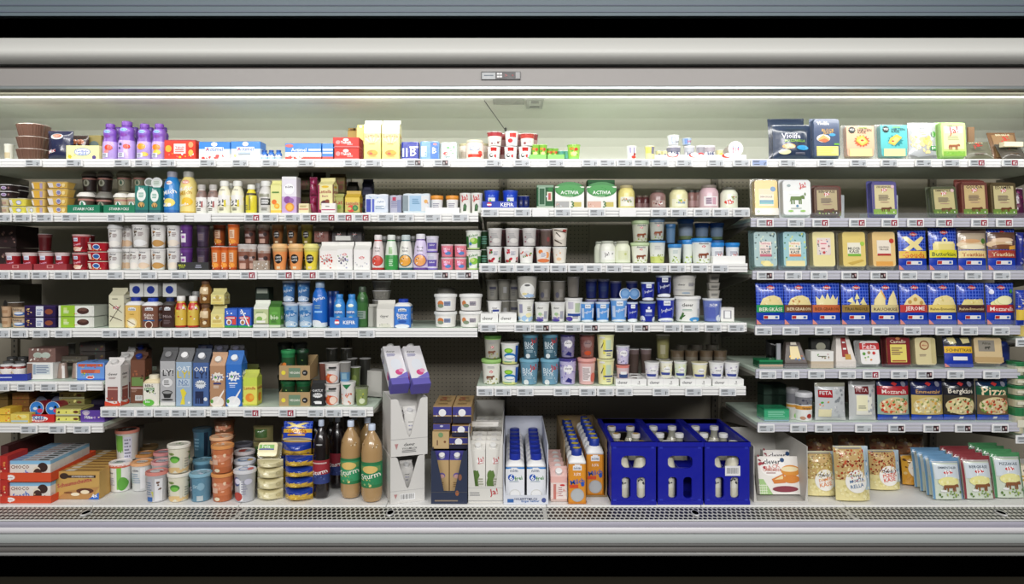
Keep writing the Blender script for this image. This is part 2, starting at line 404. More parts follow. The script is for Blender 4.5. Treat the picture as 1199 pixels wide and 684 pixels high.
def k_bag(w, h, d, body, des, o):
    fin = o.get('fin', 'f'); mb = MB(); nu, nv = 16, 16; base = o.get('flatb', 0); rg = random.Random(int(w * 1e4)); ph = rg.random() * 6
    def th(u, v):
        a = max(0, 1 - abs(2 * u - 1) ** 2.6); b = max(0, 1 - abs(2 * v - 1) ** (5 if not base else 6))
        if base and v < .5: b = 1 - .3 * (1 - 2 * v) ** 2
        return .0012 + (d / 2) * a * b * (1 + .06 * math.sin(9 * u + 7 * v + ph))
    def wx(v): return w * (1 - .03 * math.sin(math.pi * v) * (0 if o.get('flatw') else 1))
    F = lambda u, v, e: ((u - .5) * wx(v), -th(u, v) - e, v * h)
    B = lambda u, v, e: ((u - .5) * wx(v), th(u, v) + e, v * h)
    m = M(body, fin)
    g = [[j / nv, ] for j in range(nv + 1)]
    mb.grid([[F(i / nu, j / nv, 0) for i in range(nu + 1)] for j in range(nv + 1)], lambda i, j: bands(des, (i + .5) / nv, body, 1, fin), True)
    mb.grid([[B(i / nu, j / nv, 0) for i in range(nu + 1)] for j in range(nv + 1)], m, True, flip=True)
    for u in (0, 1): mb.grid([[F(u, j / nv, 0), B(u, j / nv, 0)] for j in range(nv + 1)], m, flip=(u == 0))
    for v in (0, 1): mb.grid([[F(i / nu, v, 0) for i in range(nu + 1)], [B(i / nu, v, 0) for i in range(nu + 1)]], m, flip=(v == 1))
    art(mb, F, des, w, h, .06, .05, fin, .0016)
    sb = MB(); sh = .035 * h; sc = M(o.get('seal', body), fin)
    for v0, v1 in ((1, 1 - sh / h),):
        n = 22
        sb.grid([[((i / n - .5) * w * .995, -.002 - .0007 * (i % 2), z) for i in range(n + 1)] for z in (h - sh, h + .001)], sc)
        sb.grid([[((i / n - .5) * w * .995, .002 + .0007 * (i % 2), z) for i in range(n + 1)] for z in (h + .001, h - sh)], sc)
    return [('pouch', mb, None), ('top_seal', sb, None)]
def k_tray(w, h, d, body, des, o):
    """open cardboard display tray; with holes=n it has a top sheet with round cup holes"""
    fin = o.get('fin', 'c'); t = .0015; m = M(body, fin); mb = MB(); x, y = w / 2, d / 2; hb = h * o.get('back', 1)
    mb.box(-x, x, -y, y, 0, .0006, m); mb.box(-x, x, y - t, y, .0006, hb, m)
    for s in (-1, 1):
        pts = [(-y, t), (y - t, t), (y - t, hb), (-y, h)]
        x0, x1 = (s * x, s * (x - t)); 
        a = [(x0, p, z) for p, z in pts]; b = [(x1, p, z) for p, z in pts]
        mb.loft([a, b] if s < 0 else [b, a], m)
    out = [('cardboard_tray', mb, None)]
    fb = MB(); fb.box(-x, x, -y - t, -y, 0, h, m); art(fb, flatf(w, h, -y - t), des, w, h, fin=fin); out.append(('front_lip', fb, None))
    n = o.get('holes', 0)
    if n:
        tb = MB(); rows = max(1, round(d / (w / n))); cw = w / n; cd = d / rows; rad_ = min(cw, cd) * .43
        for i in range(n):
            for j in range(rows):
                cx = -x + (i + .5) * cw; cy = -y + (j + .5) * cd; inn = []; ou = []; dn = []
                for k in range(16):
                    a = 2 * math.pi * k / 16; c_, s_ = math.cos(a), math.sin(a); q = 1 / max(abs(c_), abs(s_))
                    inn.append((cx + rad_ * c_, cy + rad_ * s_, h)); ou.append((cx + cw / 2 * c_ * q, cy + cd / 2 * s_ * q, h)); dn.append((cx + rad_ * c_, cy + rad_ * s_, h - .004))
                tb.grid([ou, inn], m, close=True); tb.grid([inn, dn], m, close=True)
        out.append(('holed_top', tb, None))
    return out
def k_vbox(w, h, d, body, des, o):
    """shelf-ready carton: tall back and sides, front panel cut to a V"""
    m = M(body, 'c'); t = .003; x, y = w / 2, d / 2; mb = MB(); lip = o.get('liph', .22) * h
    mb.box(-x, x, -y, y, 0, .0006, m); mb.box(-x, x, y - t, y, .0006, h, m); mb.box(-x, -x + t, -y, y - t, t, h, m); mb.box(x - t, x, -y, y - t, t, h, m)
    if o.get('sdes'): sides(mb, w, d, h, o['sdes'], 'c')
    out = [('cardboard_box', mb, None)]
    vt = o.get('vtop', .72); fb = MB(); n = 20
    def top(u):
        a = abs(2 * u - 1); e0, e1 = o.get('vin', .25), o.get('vout', .95)
        if a <= e0: return lip
        if a >= e1: return h * (o.get('fh', .98))
        return lip + (h * o.get('fh', .98) - lip) * ((a - e0) / (e1 - e0)) ** o.get('vp', 1)
    us = [i / n for i in range(n + 1)]
    for yy, fl in ((-y - t, False), (-y, True)):
        fb.grid([[((u - .5) * w, yy, 0) for u in us], [((u - .5) * w, yy, top(u)) for u in us]], m, flip=fl)
    fb.grid([[((u - .5) * w, -y - t, top(u)) for u in us], [((u - .5) * w, -y, top(u)) for u in us]], m)
    art(fb, flatf(w, h, -y - t), des, w, h, fin='c'); out.append(('front_panel', fb, None))
    return out
def plate(mb, w, h, t, holes, m, T, n=72):
    """upright plate with rounded openings, cut column by column. holes: (cx, cz, w, h)"""
    def spans(x):
        iv = []
        for cx, cz, hw, hh in holes:
            r = min(hw, hh) * .42; dx = abs(x - cx)
            if dx < hw / 2:
                q = dx - (hw / 2 - r); half = hh / 2 - (r - math.sqrt(max(0, r * r - q * q)) if q > 0 else 0)
                iv.append((cz - half, cz + half))
        return sorted(iv)
    xs = sorted({-w / 2 + w * i / n for i in range(n + 1)})
    for a, b in zip(xs, xs[1:]):
        s = spans((a + b) / 2); z = 0; solid = []
        for z0, z1 in s:
            if z0 > z: solid.append((z, z0))
            z = max(z, z1)
        solid.append((z, h))
        for z0, z1 in solid:
            P = [T(x, y, zz) for zz in (z0, z1) for y in (-t / 2, t / 2) for x in (a, b)]; i = [mb.vert(p) for p in P]
            for f in ((0, 2, 3, 1), (4, 5, 7, 6), (0, 1, 5, 4), (2, 6, 7, 3)): mb.face([i[k] for k in f], m)
def k_crate(w, h, d, body, des, o):
    m = M(body, 'p'); x, y = w / 2, d / 2; t = .012; out = []
    mb = MB(); mb.box(-x, x, -y, y, 0, .012, m); [mb.box(-x + t, x - t, s * d / 6 - .003, s * d / 6 + .003, .012, h * .55, m) for s in (-1, 1)]; mb.box(-.003, .003, -y + t, y - t, .012, h * .55, m)
    out.append(('crate_base', mb, None))
    hl = [(0, h * .68, w * .56, h * .2), (-w * .17, h * .27, w * .2, h * .34), (w * .17, h * .27, w * .2, h * .34)]
    for nm, T in (('front_wall', lambda a, b, c: (a, -y + t / 2 + b, c)), ('back_wall', lambda a, b, c: (-a, y - t / 2 - b, c))):
        wb = MB(); plate(wb, w, h, t, hl, m, T); 
        wb.box(-x - .004, x + .004, -y - .004 if nm == 'front_wall' else y - t, -y + t if nm == 'front_wall' else y + .004, h - .018, h, m)
        wb.box(-x - .002, x + .002, -y - .003 if nm == 'front_wall' else y - t, -y + t if nm == 'front_wall' else y + .003, 0, .016, m)
        out.append((nm, wb, None))
        if nm == 'front_wall':
            art(wb, flatf(w, h, -y), des, w, h, fin='p')
    for s in (-1, 1):
        wb = MB(); plate(wb, d - .02, h, t, [(0, h * .68, d * .45, h * .2), (-d * .22, h * .27, d * .16, h * .34), (d * .22, h * .27, d * .16, h * .34)], m, lambda a, b, c, s=s: (s * (x - t / 2 + b), a * s, c))
        wb.box(s * x - .004 if s > 0 else -x - .004, x + .004 if s > 0 else -x + .004, -y + .01, y - .01, h - .018, h - .0003, m)
        out.append(('side_wall', wb, None))
    return out
def k_multi(w, h, d, body, des, o):
    """strip of joined pots in a printed sleeve"""
    mb = MB(); fin = 'f'; n = o.get('n', 2); 
    rn = [rr(w * (1 - .05 * (z < .05)), d, .008, z * h, 3) for z in (0, .06, .9, .97, 1)]
    rn[-1] = rr(w * .96, d * .94, .008, h, 3)
    mb.loft(rn, lambda i, j: bands(des, (0, .06, .9, .97, 1)[min(i + 1, 4)], body, 1, fin))
    art(mb, flatf(w, h, -d / 2), des, w, h, fin=fin); out = [('printed_sleeve', mb, None)]
    for i in range(n):
        lb = MB(); lb.lathe([(h, w / n * .42), (h + .004, w / n * .42)], M(o.get('lc', 'ddd'), 's'), 16, cx=-w / 2 + (i + .5) * w / n); out.append(('pot_lid', lb, None))
    return out
def k_wedge(w, h, d, body, des, o):
    """wedge of cheese, narrower to the top back"""
    mb = MB(); m = M(body, 'l'); a = .62
    mb.loft([rr(w, d, .004, 0, 2), rr(w, d, .004, h * .22, 2), [(x * a, y * .35 + d * .2, h) for x, y, z in rr(w, d, .004, h, 2)]], m)
    f = lambda u, v, e: ((u - .5) * w * (1 if v < .22 else 1 - (1 - a) * (v - .22) / .78), (-d / 2 if v < .22 else -d / 2 + (d / 2 + d * .2 - d * .175) * (v - .22) / .78) - e * 1.6, v * h + e)
    art(mb, f, des, w, h, 9, .11); tb = MB(); tb.rbox(-w * .52, w * .52, -d * .52, d * .52, -.0, .008, M('ccc', 'k'))
    return [('cheese_wedge', mb, None), ('clear_base', tb, None)]
def k_disc(w, h, d, body, des, o):
    """round lid or tub bottom seen face on (a pot lying on its side)"""
    mb = MB(); T = lambda p: (p[0], -p[2], h / 2 + p[1])
    mb.lathe([(-d, w / 2 * .8), (d * .45, w / 2), (d * .5, w / 2)], M(body, 'l'), 24, axis=T)
    out = [('pot_body', mb, None)]; lb = MB()
    lb.lathe([(d * .5, w / 2 * 1.03), (d * .5 + .002, w / 2 * 1.03)], M(o.get('lc', 'eee'), 'l'), 24, axis=T)
    art(lb, lambda u, v, e: ((u - .5) * w, -d * .5 - .002 - e, v * h), des, w, h); out.append(('lid', lb, None))
    return out
def k_pusher(w, h, d, body, des, o):
    mb = MB(); m = M(body, 'p')
    mb.rbox(-w / 2, w / 2, -.004, 0, 0, h, m, .0015); mb.box(-w / 2 + .004, -w / 2 + .007, 0, d, 0, h * .4, m); mb.box(w / 2 - .007, w / 2 - .004, 0, d, 0, h * .4, m)
    out = [('upright_plate', mb, None)]
    for s in (-1, 1):
        sb = MB(); sb.box(s * w * .22 - .001, s * w * .22 + .001, -.0055, -.004, .01, h * .35, M('777', 'p')); out.append(('guide_slot', sb, None))
    return out
def k_ring(w, h, d, body, des, o):
    """upright round container with cylinder walls (shaker can)"""
    r = w / 2; prof = [(0, r * .97), (.004, r), (h * .86, r)]; mb = MB()
    mb.lathe(refine(prof, [c * h * .86 for c in cuts(des)]), lambda z: bands(des, z, body, h * .86, 'l'), 22); art(mb, around(prof, h * .86), des, w, h * .86, .12, .5)
    lb = MB(); lb.lathe([(h * .84, r * 1.03), (h * .97, r * 1.03), (h, r * .97)], M(o.get('lc', '444'), 'p'), 22)
    return [('can_body', mb, None), ('lid', lb, None)]
KIND = dict(cup=k_cup, bottle=k_bottle, gable=k_gable, tetra=k_tetra, box=k_box, tub=k_tub, pack=k_pack, bag=k_bag, tray=k_tray, vbox=k_vbox, crate=k_crate,
            multi=k_multi, wedge=k_wedge, disc=k_disc, pusher=k_pusher, can=k_ring)
NAMES = dict(cup=('yogurt_cup', 'cup'), bottle=('drink_bottle', 'bottle'), gable=('drink_carton', 'carton'), tetra=('milk_carton', 'carton'), box=('food_box', 'box'),
             tub=('dessert_tub', 'tub'), pack=('cheese_pack', 'cheese pack'), bag=('cheese_pouch', 'pouch'), tray=('display_tray', 'tray'), vbox=('display_carton', 'carton box'),
             crate=('bottle_crate', 'crate'), multi=('yogurt_multipack', 'multipack'), wedge=('cheese_wedge', 'cheese'), disc=('dessert_pot', 'pot'), pusher=('shelf_divider', 'divider'), can=('cheese_can', 'can'))
_pm = {}; ITEMS = []; SH = {}
def shelf(name, z, yf=0.0): SH.update(name=name, z=z, yf=yf)
def emit(kind, w, h, d, body, des, o, loc, rz, rx, label, group):
    key = (kind, round(w, 3), round(h, 3), round(d, 3), body, des, repr(sorted((k, v) for k, v in o.items() if k in OPT)))
    if key not in _pm:
        out = KIND[kind](key[1], key[2], key[3], body, des, o)
        _pm[key] = [(n, mb.mesh(n), pr) for n, mb, pr in out]
    nm, cat = NAMES[kind]; nm = o.get('nm', nm); cat = o.get('cat', cat)
    root = bpy.data.objects.new(nm, None); root.empty_display_size = .02; C.objects.link(root)
    root.location = loc; root.rotation_euler = (rx, 0, rz); root['label'] = label; root['category'] = cat
    if group: root['group'] = group
    for n, me, pr in _pm[key]:
        c = bpy.data.objects.new(n, me); C.objects.link(c); c.parent = root
    return root
OPT = ('tp', 'lid', 'lc', 'fin', 'inv', 'wrap', 'ltop', 'pf', 'lab', 'top', 'cap', 'rdes', 'side', 'flap', 'r', 'rf', 'rib', 'rim', 'clear', 'inner', 'hole', 'flatb', 'flatw', 'seal', 'back', 'holes', 'liph', 'vtop', 'vin', 'vout', 'vp', 'fh', 'sdes', 'n')
ORD = ['leftmost', 'second from left', 'third from left', 'fourth from left', 'fifth from left', 'sixth from left', 'seventh from left']
def ordn(i, n):
    if n == 1: return ''
    if n == 2: return ('left', 'right')[i]
    if n == 3: return ('left', 'middle', 'right')[i]
    return 'rightmost' if i == n - 1 else ORD[i]
def lev(i, n):
    if n == 1: return ''
    if n == 2: return ('lower', 'upper')[i]
    if n == 3: return ('bottom', 'middle', 'top')[i]
    return 'topmost' if i == n - 1 else ('bottom', 'second layer', 'third layer', 'fourth layer', 'fifth layer')[i]
def rowsfx(i, n):
    if n == 1: return ''
    return ('front', 'second row', 'third row', 'fourth row', 'fifth row', 'sixth row', 'seventh row', 'eighth row', 'ninth row', 'tenth row', 'eleventh row')[i]
def P(xs, tops, w, kind, label, body='eee', des='', **o):
    """xs, tops, w in photograph pixels at the distance of the thing's front; tops from the bottom of a stack upwards"""
    if not isinstance(xs, (list, tuple)): xs = [xs]
    if not isinstance(tops, (list, tuple)): tops = [tops]
    Y = o.get('y', .02); zb = SH['z']
    if 'py' in o:      # base pixel on a known floor height gives the distance
        Y = (ZC - SH['z']) * FP / (o['py'] - VY) - D0
    if 'z' in o: zb = WZ(o['z'], Y)
    Y += SH['yf']; rows = o.get('rows', 1); s = (D0 + Y) / FP; ww = w * s * .985
    d = o.get('d') or (ww if kind in ('cup', 'bottle', 'gable', 'tetra', 'can') else .03 if kind in ('pack', 'bag', 'disc') else .09)
    many = len(xs) * len(tops) * rows > 1; grp = o.get('group') or (label + ' set' if many else None)
    for i, x in enumerate(xs):
        z = zb
        xi = WX(x, Y)
        for j, t in enumerate(tops):
            zt = WZ(t, Y); h = max(.008, zt - z)
            hh = h - .003
            for k in range(rows):
                dd = d if kind not in ('pack', 'bag', 'wedge', 'disc', 'pusher') else d
                yc = Y + (d / 2 if kind not in ('pack', 'disc', 'pusher') else d) + k * (d + o.get('gap', .004))
                xx = xi + o.get('sl', 0) * (yc - Y)
                sx = ', '.join([q for q in (' '.join([q for q in (lev(j, len(tops)), ordn(i, len(xs))) if q]), rowsfx(k, rows)) if q])
                lab = label + (', ' + sx if sx else '')
                if k > 0 and o.get('rlabel'): lab = o['rlabel'] + ', ' + sx
                r_ = emit(kind, ww, hh, d, body, des, o, (xx, yc, z + (.0006 if kind in ('tray', 'vbox', 'crate') else .0018) + abs(math.sin(R(o.get('tilt', 0)))) * (d / 2 if kind not in ('gable',) else d / 2)), R(o.get('rz', 0)), R(-o.get('tilt', 0)), lab, grp)
                ITEMS.append((x, SH['name'], k, zb, lab, Y))
            z = zt
# ================================================================ the refrigerated case
XL, XR = WX(-220, 0), WX(1420, 0)
def obj(name, mb, parent=None, kind=None, loc=None):
    o = bpy.data.objects.new(name, mb.mesh(name) if isinstance(mb, MB) else mb); C.objects.link(o)
    if parent: o.parent = parent
    if kind: o['kind'] = kind
    if loc: o.location = loc
    return o
def thing(name, label, cat, group=None, loc=(0, 0, 0)):
    o = bpy.data.objects.new(name, None); o.empty_display_size = .05; C.objects.link(o); o.location = loc
    o['label'] = label; o['category'] = cat
    if group: o['group'] = group
    return o
def prism(mb, pts, m, x0=None, x1=None):
    """extrude a (y,z) outline along x; m may be a list, one material per segment"""
    x0 = XL if x0 is None else x0; x1 = XR if x1 is None else x1
    n = len(pts)
    for i in range(n - 1):
        (ya, za), (yb, zb) = pts[i], pts[i + 1]; mm = m[i] if isinstance(m, list) else m
        mb.poly([(x0, ya, za), (x1, ya, za), (x1, yb, zb), (x0, yb, zb)], mm)
case = thing('refrigerated_display_case', 'long open-fronted grey and white refrigerated supermarket display case', 'refrigerator')
ZD = WZ(592, -.12)          # deck height
YB = .56                    # back panel
white = M('ded', 'q'); cream = M('f2f2e8', 'q'); alu = M('b9b9bd', 'm')
# canopy: rounded pale front, dark groove, grey valance with controller, lip and lamp housing, its unlit underside coloured dark
def q(py, Y): return (Y, WZ(py, Y))
mb = MB(); m1 = M('cfcfca', 'p')
pts = []
for i in range(17):
    t = i / 16; py = 44.5 + 30.5 * t; Y = -.17 - .06 * math.sin(math.pi * (.08 + .84 * t))
    pts.append(q(py, Y))
prism(mb, [(.1, pts[0][1])] + pts + [(-.1, pts[-1][1])], m1); obj('canopy_front', mb, case)
mb = MB(); prism(mb, [(-.1, WZ(74, -.19)), (-.12, WZ(76, -.12)), q(79, -.19), q(80.5, -.195)], [M('222', 'p'), M('222', 'p'), M('443d3b', 'p')]); obj('canopy_groove', mb, case)
mb = MB(); prism(mb, [q(80.5, -.195), q(100.5, -.2), q(101.5, -.206), q(104, -.206), (-.19, WZ(104.5, -.2)), (-.185, WZ(104, -.2)), (-.06, WZ(112.5, -.06))],
                 [M('96928f', 'p'), M('a3aaab', 'm'), M('a3aaab', 'm'), M('7f8a89', 'm'), M('66655a', 'q'), M('4c4b40', 'q')]); VAL = obj('valance', mb, case)
# top interior
zc = WZ(112.5, -.06)
mb = MB(); prism(mb, [(-.06, zc + .05), (-.03, zc + .0), (.1, zc + .004), (.35, zc - .004), (.5, zc - .03), (.545, zc - .06), (YB, zc - .1), (YB, WZ(200, YB))], cream)
LIN = obj('interior_liner', mb, case)
mb = MB(); mb.box(XL, XR, -.06, YB + .02, zc + .06, WZ(47, -.15), M('020202', 'z')); obj('canopy_top', mb, case)
mb = MB(); mb.box(XL, XR, -.056, -.03, zc + .012, zc + .03, M('eee', 'p')); obj('lamp_housing', mb, case)
# back panels, perforated, with slotted uprights
pm = dots('mat_perforated_panel', '8e8778', '544f46', .02, .02, .003)
pl = M('8e8778', 'q')
zt = WZ(200, YB)
for a, b, m in ((XL, WX(245, YB), pl), (WX(245, YB), WX(300, YB), pl), (WX(300, YB), WX(425, YB), pl), (WX(425, YB), WX(585, YB), pm), (WX(585, YB), WX(690, YB), pm), (WX(690, YB), WX(845, YB), pl), (WX(845, YB), WX(905, YB), pm), (WX(905, YB), XR, pl)):
    mb = MB(); mb.box(a + .001, b - .001, YB, YB + .01, ZD, zt, m); obj('back_panel', mb, case)
for px in (20, 408, 590, 836, 1090):
    mb = MB(); x = WX(px, YB); mb.box(x - .016, x + .016, YB - .02, YB, ZD, zt, M('5d574b', 'q'))
    n = 52
    for i in range(n):
        z = ZD + .02 + (zt - ZD - .04) * i / n; mb.box(x - .003, x + .003, YB - .0205, YB - .019, z, z + .012, M('111', 'q'))
    obj('slotted_upright', mb, case)
# deck, grille, bumper, kick panel
seam = [WX(px, -.12) for px in (-219, 108, 279, 452, 640, 821, 990, 1165, 1419)]
for a, b in zip(seam, seam[1:]):
    mb = MB(); mb.rbox(a + .0012, b - .0012, -.12, YB, ZD - .015, ZD, M('f0f0ee', 'q'), .002); obj('deck_plate', mb, case)
gm = dots('mat_air_grille', 'd2d2ca', '020202', .0186, .0345, .4, (0, 1), True, cell=True)
gs = [WX(px, -.2) for px in (-219, 280, 638, 994, 1419)]
for a, b in zip(gs, gs[1:]):
    mb = MB(); mb.poly([(a + .008, -.27, ZD - .004), (b - .008, -.27, ZD - .004), (b - .008, -.127, ZD - .004), (a + .008, -.127, ZD - .004)], gm)
    GR = obj('air_grille', mb, case)
mb = MB(); mb.box(XL, XR, -.288, -.12, ZD - .02, ZD - .0055, M('c9c9c2', 'q')); mb.box(XL, XR, -.288, -.272, ZD - .006, ZD - .002, M('c9c9c2', 'q')); obj('grille_bed', mb, case)
for px in (101, 457, 814, 1172):
    mb = MB(); x = WX(px, -.2); mb.lathe([(0, .016), (.004, .015), (.004, .012)], M('ccc', 'p'), 18, capt=False, axis=lambda p: (x + p[0], -.2 + p[1] * 2, ZD - .003 + p[2]))
    mb.lathe([(0, .0122), (.003, .0122)], M('020202', 'z'), 18, axis=lambda p: (x + p[0], -.2 + p[1] * 2, ZD - .0025 + p[2])); obj('drain_grommet', mb, GR)
# bumper built from rolled profiles; their greys also mix in light and shade
def roll(py0, py1, Y, bul, m, n=8, name='bumper_rail'):
    mb = MB(); ps = [(Y + .02, WZ(py0, Y))] + [(Y - bul * math.sin(math.pi * i / n), WZ(py0 + (py1 - py0) * i / n, Y)) for i in range(n + 1)] + [(Y + .02, WZ(py1, Y))]
    prism(mb, ps, m)
    for f in range(len(mb.sm)): mb.sm[f] = False
    return obj(name, mb, case)
mb = MB(); prism(mb, [(-.288, ZD - .004), (-.292, WZ(608.5, -.292)), (-.296, WZ(610, -.296)), (-.29, WZ(611.5, -.29))], M('d6d8d6', 'p')); obj('bumper_lip', mb, case)
roll(611, 617.5, -.292, .002, M('b4b2c0', 'p'))
roll(618, 624.5, -.294, .003, M('e2e0e4', 'p'))
roll(626, 636, -.296, .003, M('b4bab8', 'p'))
roll(636, 639.5, -.29, .001, M('7c7c7a', 'p'))
roll(641, 646.5, -.285, .002, M('6e6b68', 'p'))
roll(647.5, 651, -.285, .002, M('959593', 'p'))
mb = MB(); mb.box(XL, XR, -.27, -.26, WZ(651.5, -.27), ZD - .02, M('080808', 'z')); obj('bumper_backing', mb, case)
mb = MB(); mb.box(XL, XR, -.2, -.19, .0, WZ(651, -.2) + .05, M('010101', 'z')); mb.box(XL, XR, -.205, -.2, 0, WZ(676, -.205), M('2c2922', 'z')); obj('kick_panel', mb, case)
# controller in the valance
mb = MB(); Yv = -.2; x0, x1 = WX(563.5, Yv), WX(609.5, Yv); z0, z1 = WZ(93.5, Yv), WZ(84, Yv)
mb.rbox(x0, x1, Yv - .004, Yv + .004, z0, z1, M('777', 'p'), .001)
ff = lambda u, v, e: (x0 + u * (x1 - x0), Yv - .004 - e, z0 + v * (z1 - z0))
art(mb, ff, 'r .5 .5 1 1 222; r .19 .45 .34 .8 a3a6a8; r .19 .5 .24 .12 345; r .62 .5 .5 .9 150507; r .43 .7 .06 .22 ddd; r .5 .7 .06 .22 ddd; r .43 .35 .06 .22 ddd; r .5 .35 .06 .22 ddd; t .63 .5 .07 922 >; t .8 .5 .05 a22 o; r .93 .5 .11 .8 8a8a8a', x1 - x0, z1 - z0)
obj('temperature_controller', mb, VAL)
# stickers on the interior ceiling
for (a, b, c, d_, des) in ((577, 614, 115, 121.5, 'r .5 .5 1 1 8d9085; l .5 .5 .9 .7 b8bab0 4'), (617, 637, 115, 126.5, 'r .5 .5 1 1 a2a69c; r .5 .55 .7 .6 c3c6bd; l .5 .72 .5 .3 444 2; r .5 .25 .6 .12 333')):
    mb = MB(); Y0, Y1 = (ZC - zc) * 0 + (zc - ZC) * FP / (VY - c) - D0, (zc - ZC) * FP / (VY - d_) - D0; zz = zc - .003
    art(mb, lambda u, v, e: (WX(a, Y0) + u * (WX(b, Y0) - WX(a, Y0)), Y1 + v * (Y0 - Y1), zz - e * 2), des, .16, .08, .3, .3)
    st = obj('sticker', mb, LIN)
# thin cable down the interior
mb = MB(); A = Vector((WX(567, 0), 0.0, zc - .004)); B = Vector((WX(592, .35), .35, WZ(153, .35)))
ax = (B - A).normalized(); sd = ax.cross(Vector((0, 0, 1))).normalized(); up = sd.cross(ax)
mb.lathe([(0, .0018), ((B - A).length, .0018)], M('444', 'p'), 8, axis=lambda p: tuple(A + ax * p[2] + sd * p[0] + up * p[1]))
mb.lathe([(0, .004), (.02, .006), (.025, .002)], M('333', 'p'), 8, axis=lambda p: (B.x + p[0], B.y + p[1], B.z - .01 + p[2]))
cab = obj('sensor_cable', mb); cab['label'] = 'thin dark cable with small bulb hanging inside the top canopy'; cab['category'] = 'cable'

# ================================================================ shelves
RH = .04
SHELVES = {}
def mk_shelf(name, px0, px1, py, label, yf=0.0, depth=.44, rail=10.5, col='f0f0ee'):
    if name[0] in 'RZ': col = 'c4c4d0'
    z = WZ(py, yf); x0, x1 = WX(px0, yf), WX(px1, yf); h = rail * (D0 + yf) / FP
    t = thing('display_shelf', label, 'shelf', 'white metal shelves with price rails', (x0, yf, z)); w = x1 - x0
    mb = MB(); mb.rbox(0, w, .004, depth, -.016, 0, white, .002); mb.box(0.002, w - .002, depth * .0 + .02, depth, -.03, -.016, M('b5b2a8', 'q')); obj('shelf_board', mb, t)
    mb = MB(); c = M(col, 'p')
    ps = [(.006, .0005), (-.002, .0005), (-.0035, -.002), (-.0035, -.3 * h), (-.0025, -.34 * h), (-.0025, -.42 * h), (-.0035, -.46 * h), (-.0035, -.66 * h), (-.0025, -.7 * h), (-.0025, -.78 * h), (-.0035, -.82 * h), (-.0035, -.97 * h), (.008, -h)]
    cs = [c] * 12; cs[4] = cs[8] = M('b0b0b2' if col != 'f8f8f8' else 'd4d4d4', 'p'); cs[11] = M('9a9a98', 'p')
    prism(mb, ps, cs, 0, w)
    for xx in (0, w): mb.poly([(xx, y, zz) for y, zz in ps], c)
    pr = obj('price_rail', mb, t)
    if name[0] == 'R':
        lb = MB(); lb.box(.01, w - .01, .0, .0015, 0, .022, M('d8e0e8', 'w')); obj('clear_lip', lb, pr)
    for xx in (.004, w - .008):
        mb = MB(); mb.loft([[(xx, .05, -.03), (xx + .004, .05, -.03), (xx + .004, depth + .05, -.03), (xx, depth + .05, -.03)][::1], [(xx, .05, -.035), (xx + .004, .05, -.035), (xx + .004, depth + .05, -.1), (xx, depth + .05, -.1)]], M('77726a', 'q')); obj('shelf_bracket', mb, t)
    SHELVES[name] = (z, yf, h)
mk_shelf('T', -60, 1260, 186.5, 'long white top shelf running the full width of the case', 0, .42, 9.5, 'f8f8f8')
z_, yf_, h_ = SHELVES['T']
mk_shelf('L1', -60, 560, 249.5, 'white shelf on the left carrying milkshakes, coffee cups and smoothies')
mk_shelf('L2', -60, 560, 316.5, 'white shelf on the left carrying red pudding cups and iced coffees')
mk_shelf('L3', -60, 559, 384.5, 'white shelf on the left carrying cocoa milk, ayran and kefir')
mk_shelf('A4', -60, 120, 447, 'short white shelf at far left carrying jars in a blue tray', -.02)
mk_shelf('A5', -60, 121, 496, 'lowest short white shelf at far left carrying a red tray', -.03)
mk_shelf('B4', 118, 437, 477, 'white shelf on the left carrying oat and soy drink cartons', -.03)
mk_shelf('C1', 563, 877, 243.5, 'white shelf in the centre carrying green yogurt packs and jars')
mk_shelf('C2', 561, 875, 308.5, 'white shelf in the centre carrying blue-rimmed yogurt cups')
mk_shelf('C3', 560, 874, 378, 'white shelf in the centre carrying blue yogurt cups and a bucket')
mk_shelf('C4', 558, 873, 452.5, 'lowest white shelf in the centre with small dessert cups in holed trays')
mk_shelf('R1', 879, 1262, 255.5, 'uppermost white shelf on the right carrying brown-bordered cheese packs')
mk_shelf('R2', 881, 1262, 317, 'white shelf on the right carrying clear cheese trays and toast cheese')
mk_shelf('R3', 884, 1194, 381.5, 'white shelf on the right filled with blue checked cheese packs')
mk_shelf('R4', 885, 1194, 432.5, 'white shelf on the right carrying cheese wedges')
mk_shelf('R5', 887, 1193, 495, 'lowest white shelf on the right carrying grated cheese pouches')
mk_shelf('Z3', 1196, 1262, 395, 'white shelf end visible at right edge beside checked cheese packs')
mk_shelf('Z5', 1196, 1262, 508, 'white shelf end visible at right edge above the bottom deck')
SHELVES['D'] = (ZD, 0.0, 0)
def on(n): shelf(n, SHELVES[n][0], SHELVES[n][1])

# ================================================================ price tags
TAGS = {
 'T': '39 87 143 167 196 243 281 316 358 412 437 485k 517k 578 611 651 691 711 732 751 773 801 838 868 889b 922 967 1005 1041 1081 1114 1144r 1183r',
 'L1': '4 27 52 82 135 181 206w 237w 296r 316 343 363r 384r 404r 424r 452 475 507 539',
 'C1': '574 612 633w 659 699 735w 772 795 822 844 868',
 'R1': '896r 932 961r 1004r 1042r 1072r 1106r 1147r 1176r',
 'L2': '2 25 47 73 94 135 174 210 257 291r 334r 362r 382 404 425 451 478 517k 544k',
 'C2': '572 593 613 633 654 675 695 719 749 772 793 819 843',
 'R2': '896k 929 959 995k 1029k 1064 1101 1140 1173',
 'L3': '2 23 48 74 129 150 170 191 213 234 269 305 326 351 389 429',
 'C3': '572 612 635k 671 692k 730 751k 787 809 835 862',
 'R3': '894 926 964 1000 1031 1068 1105 1135 1172',
 'A4': '1 30 57 91', 'A5': '34 67 96', 'B4': '128 149 169 190 210 231 256 295r 336r 370 391 419',
 'C4': '568 589 615 658 688 709 731 774 812 852',
 'R4': '899 926 956 992 1020r 1053 1083k 1119 1161', 'R5': '897 935 964 1011 1050k 1091k 1128k 1171k', 'Z3': '1199', 'Z5': '1199'}
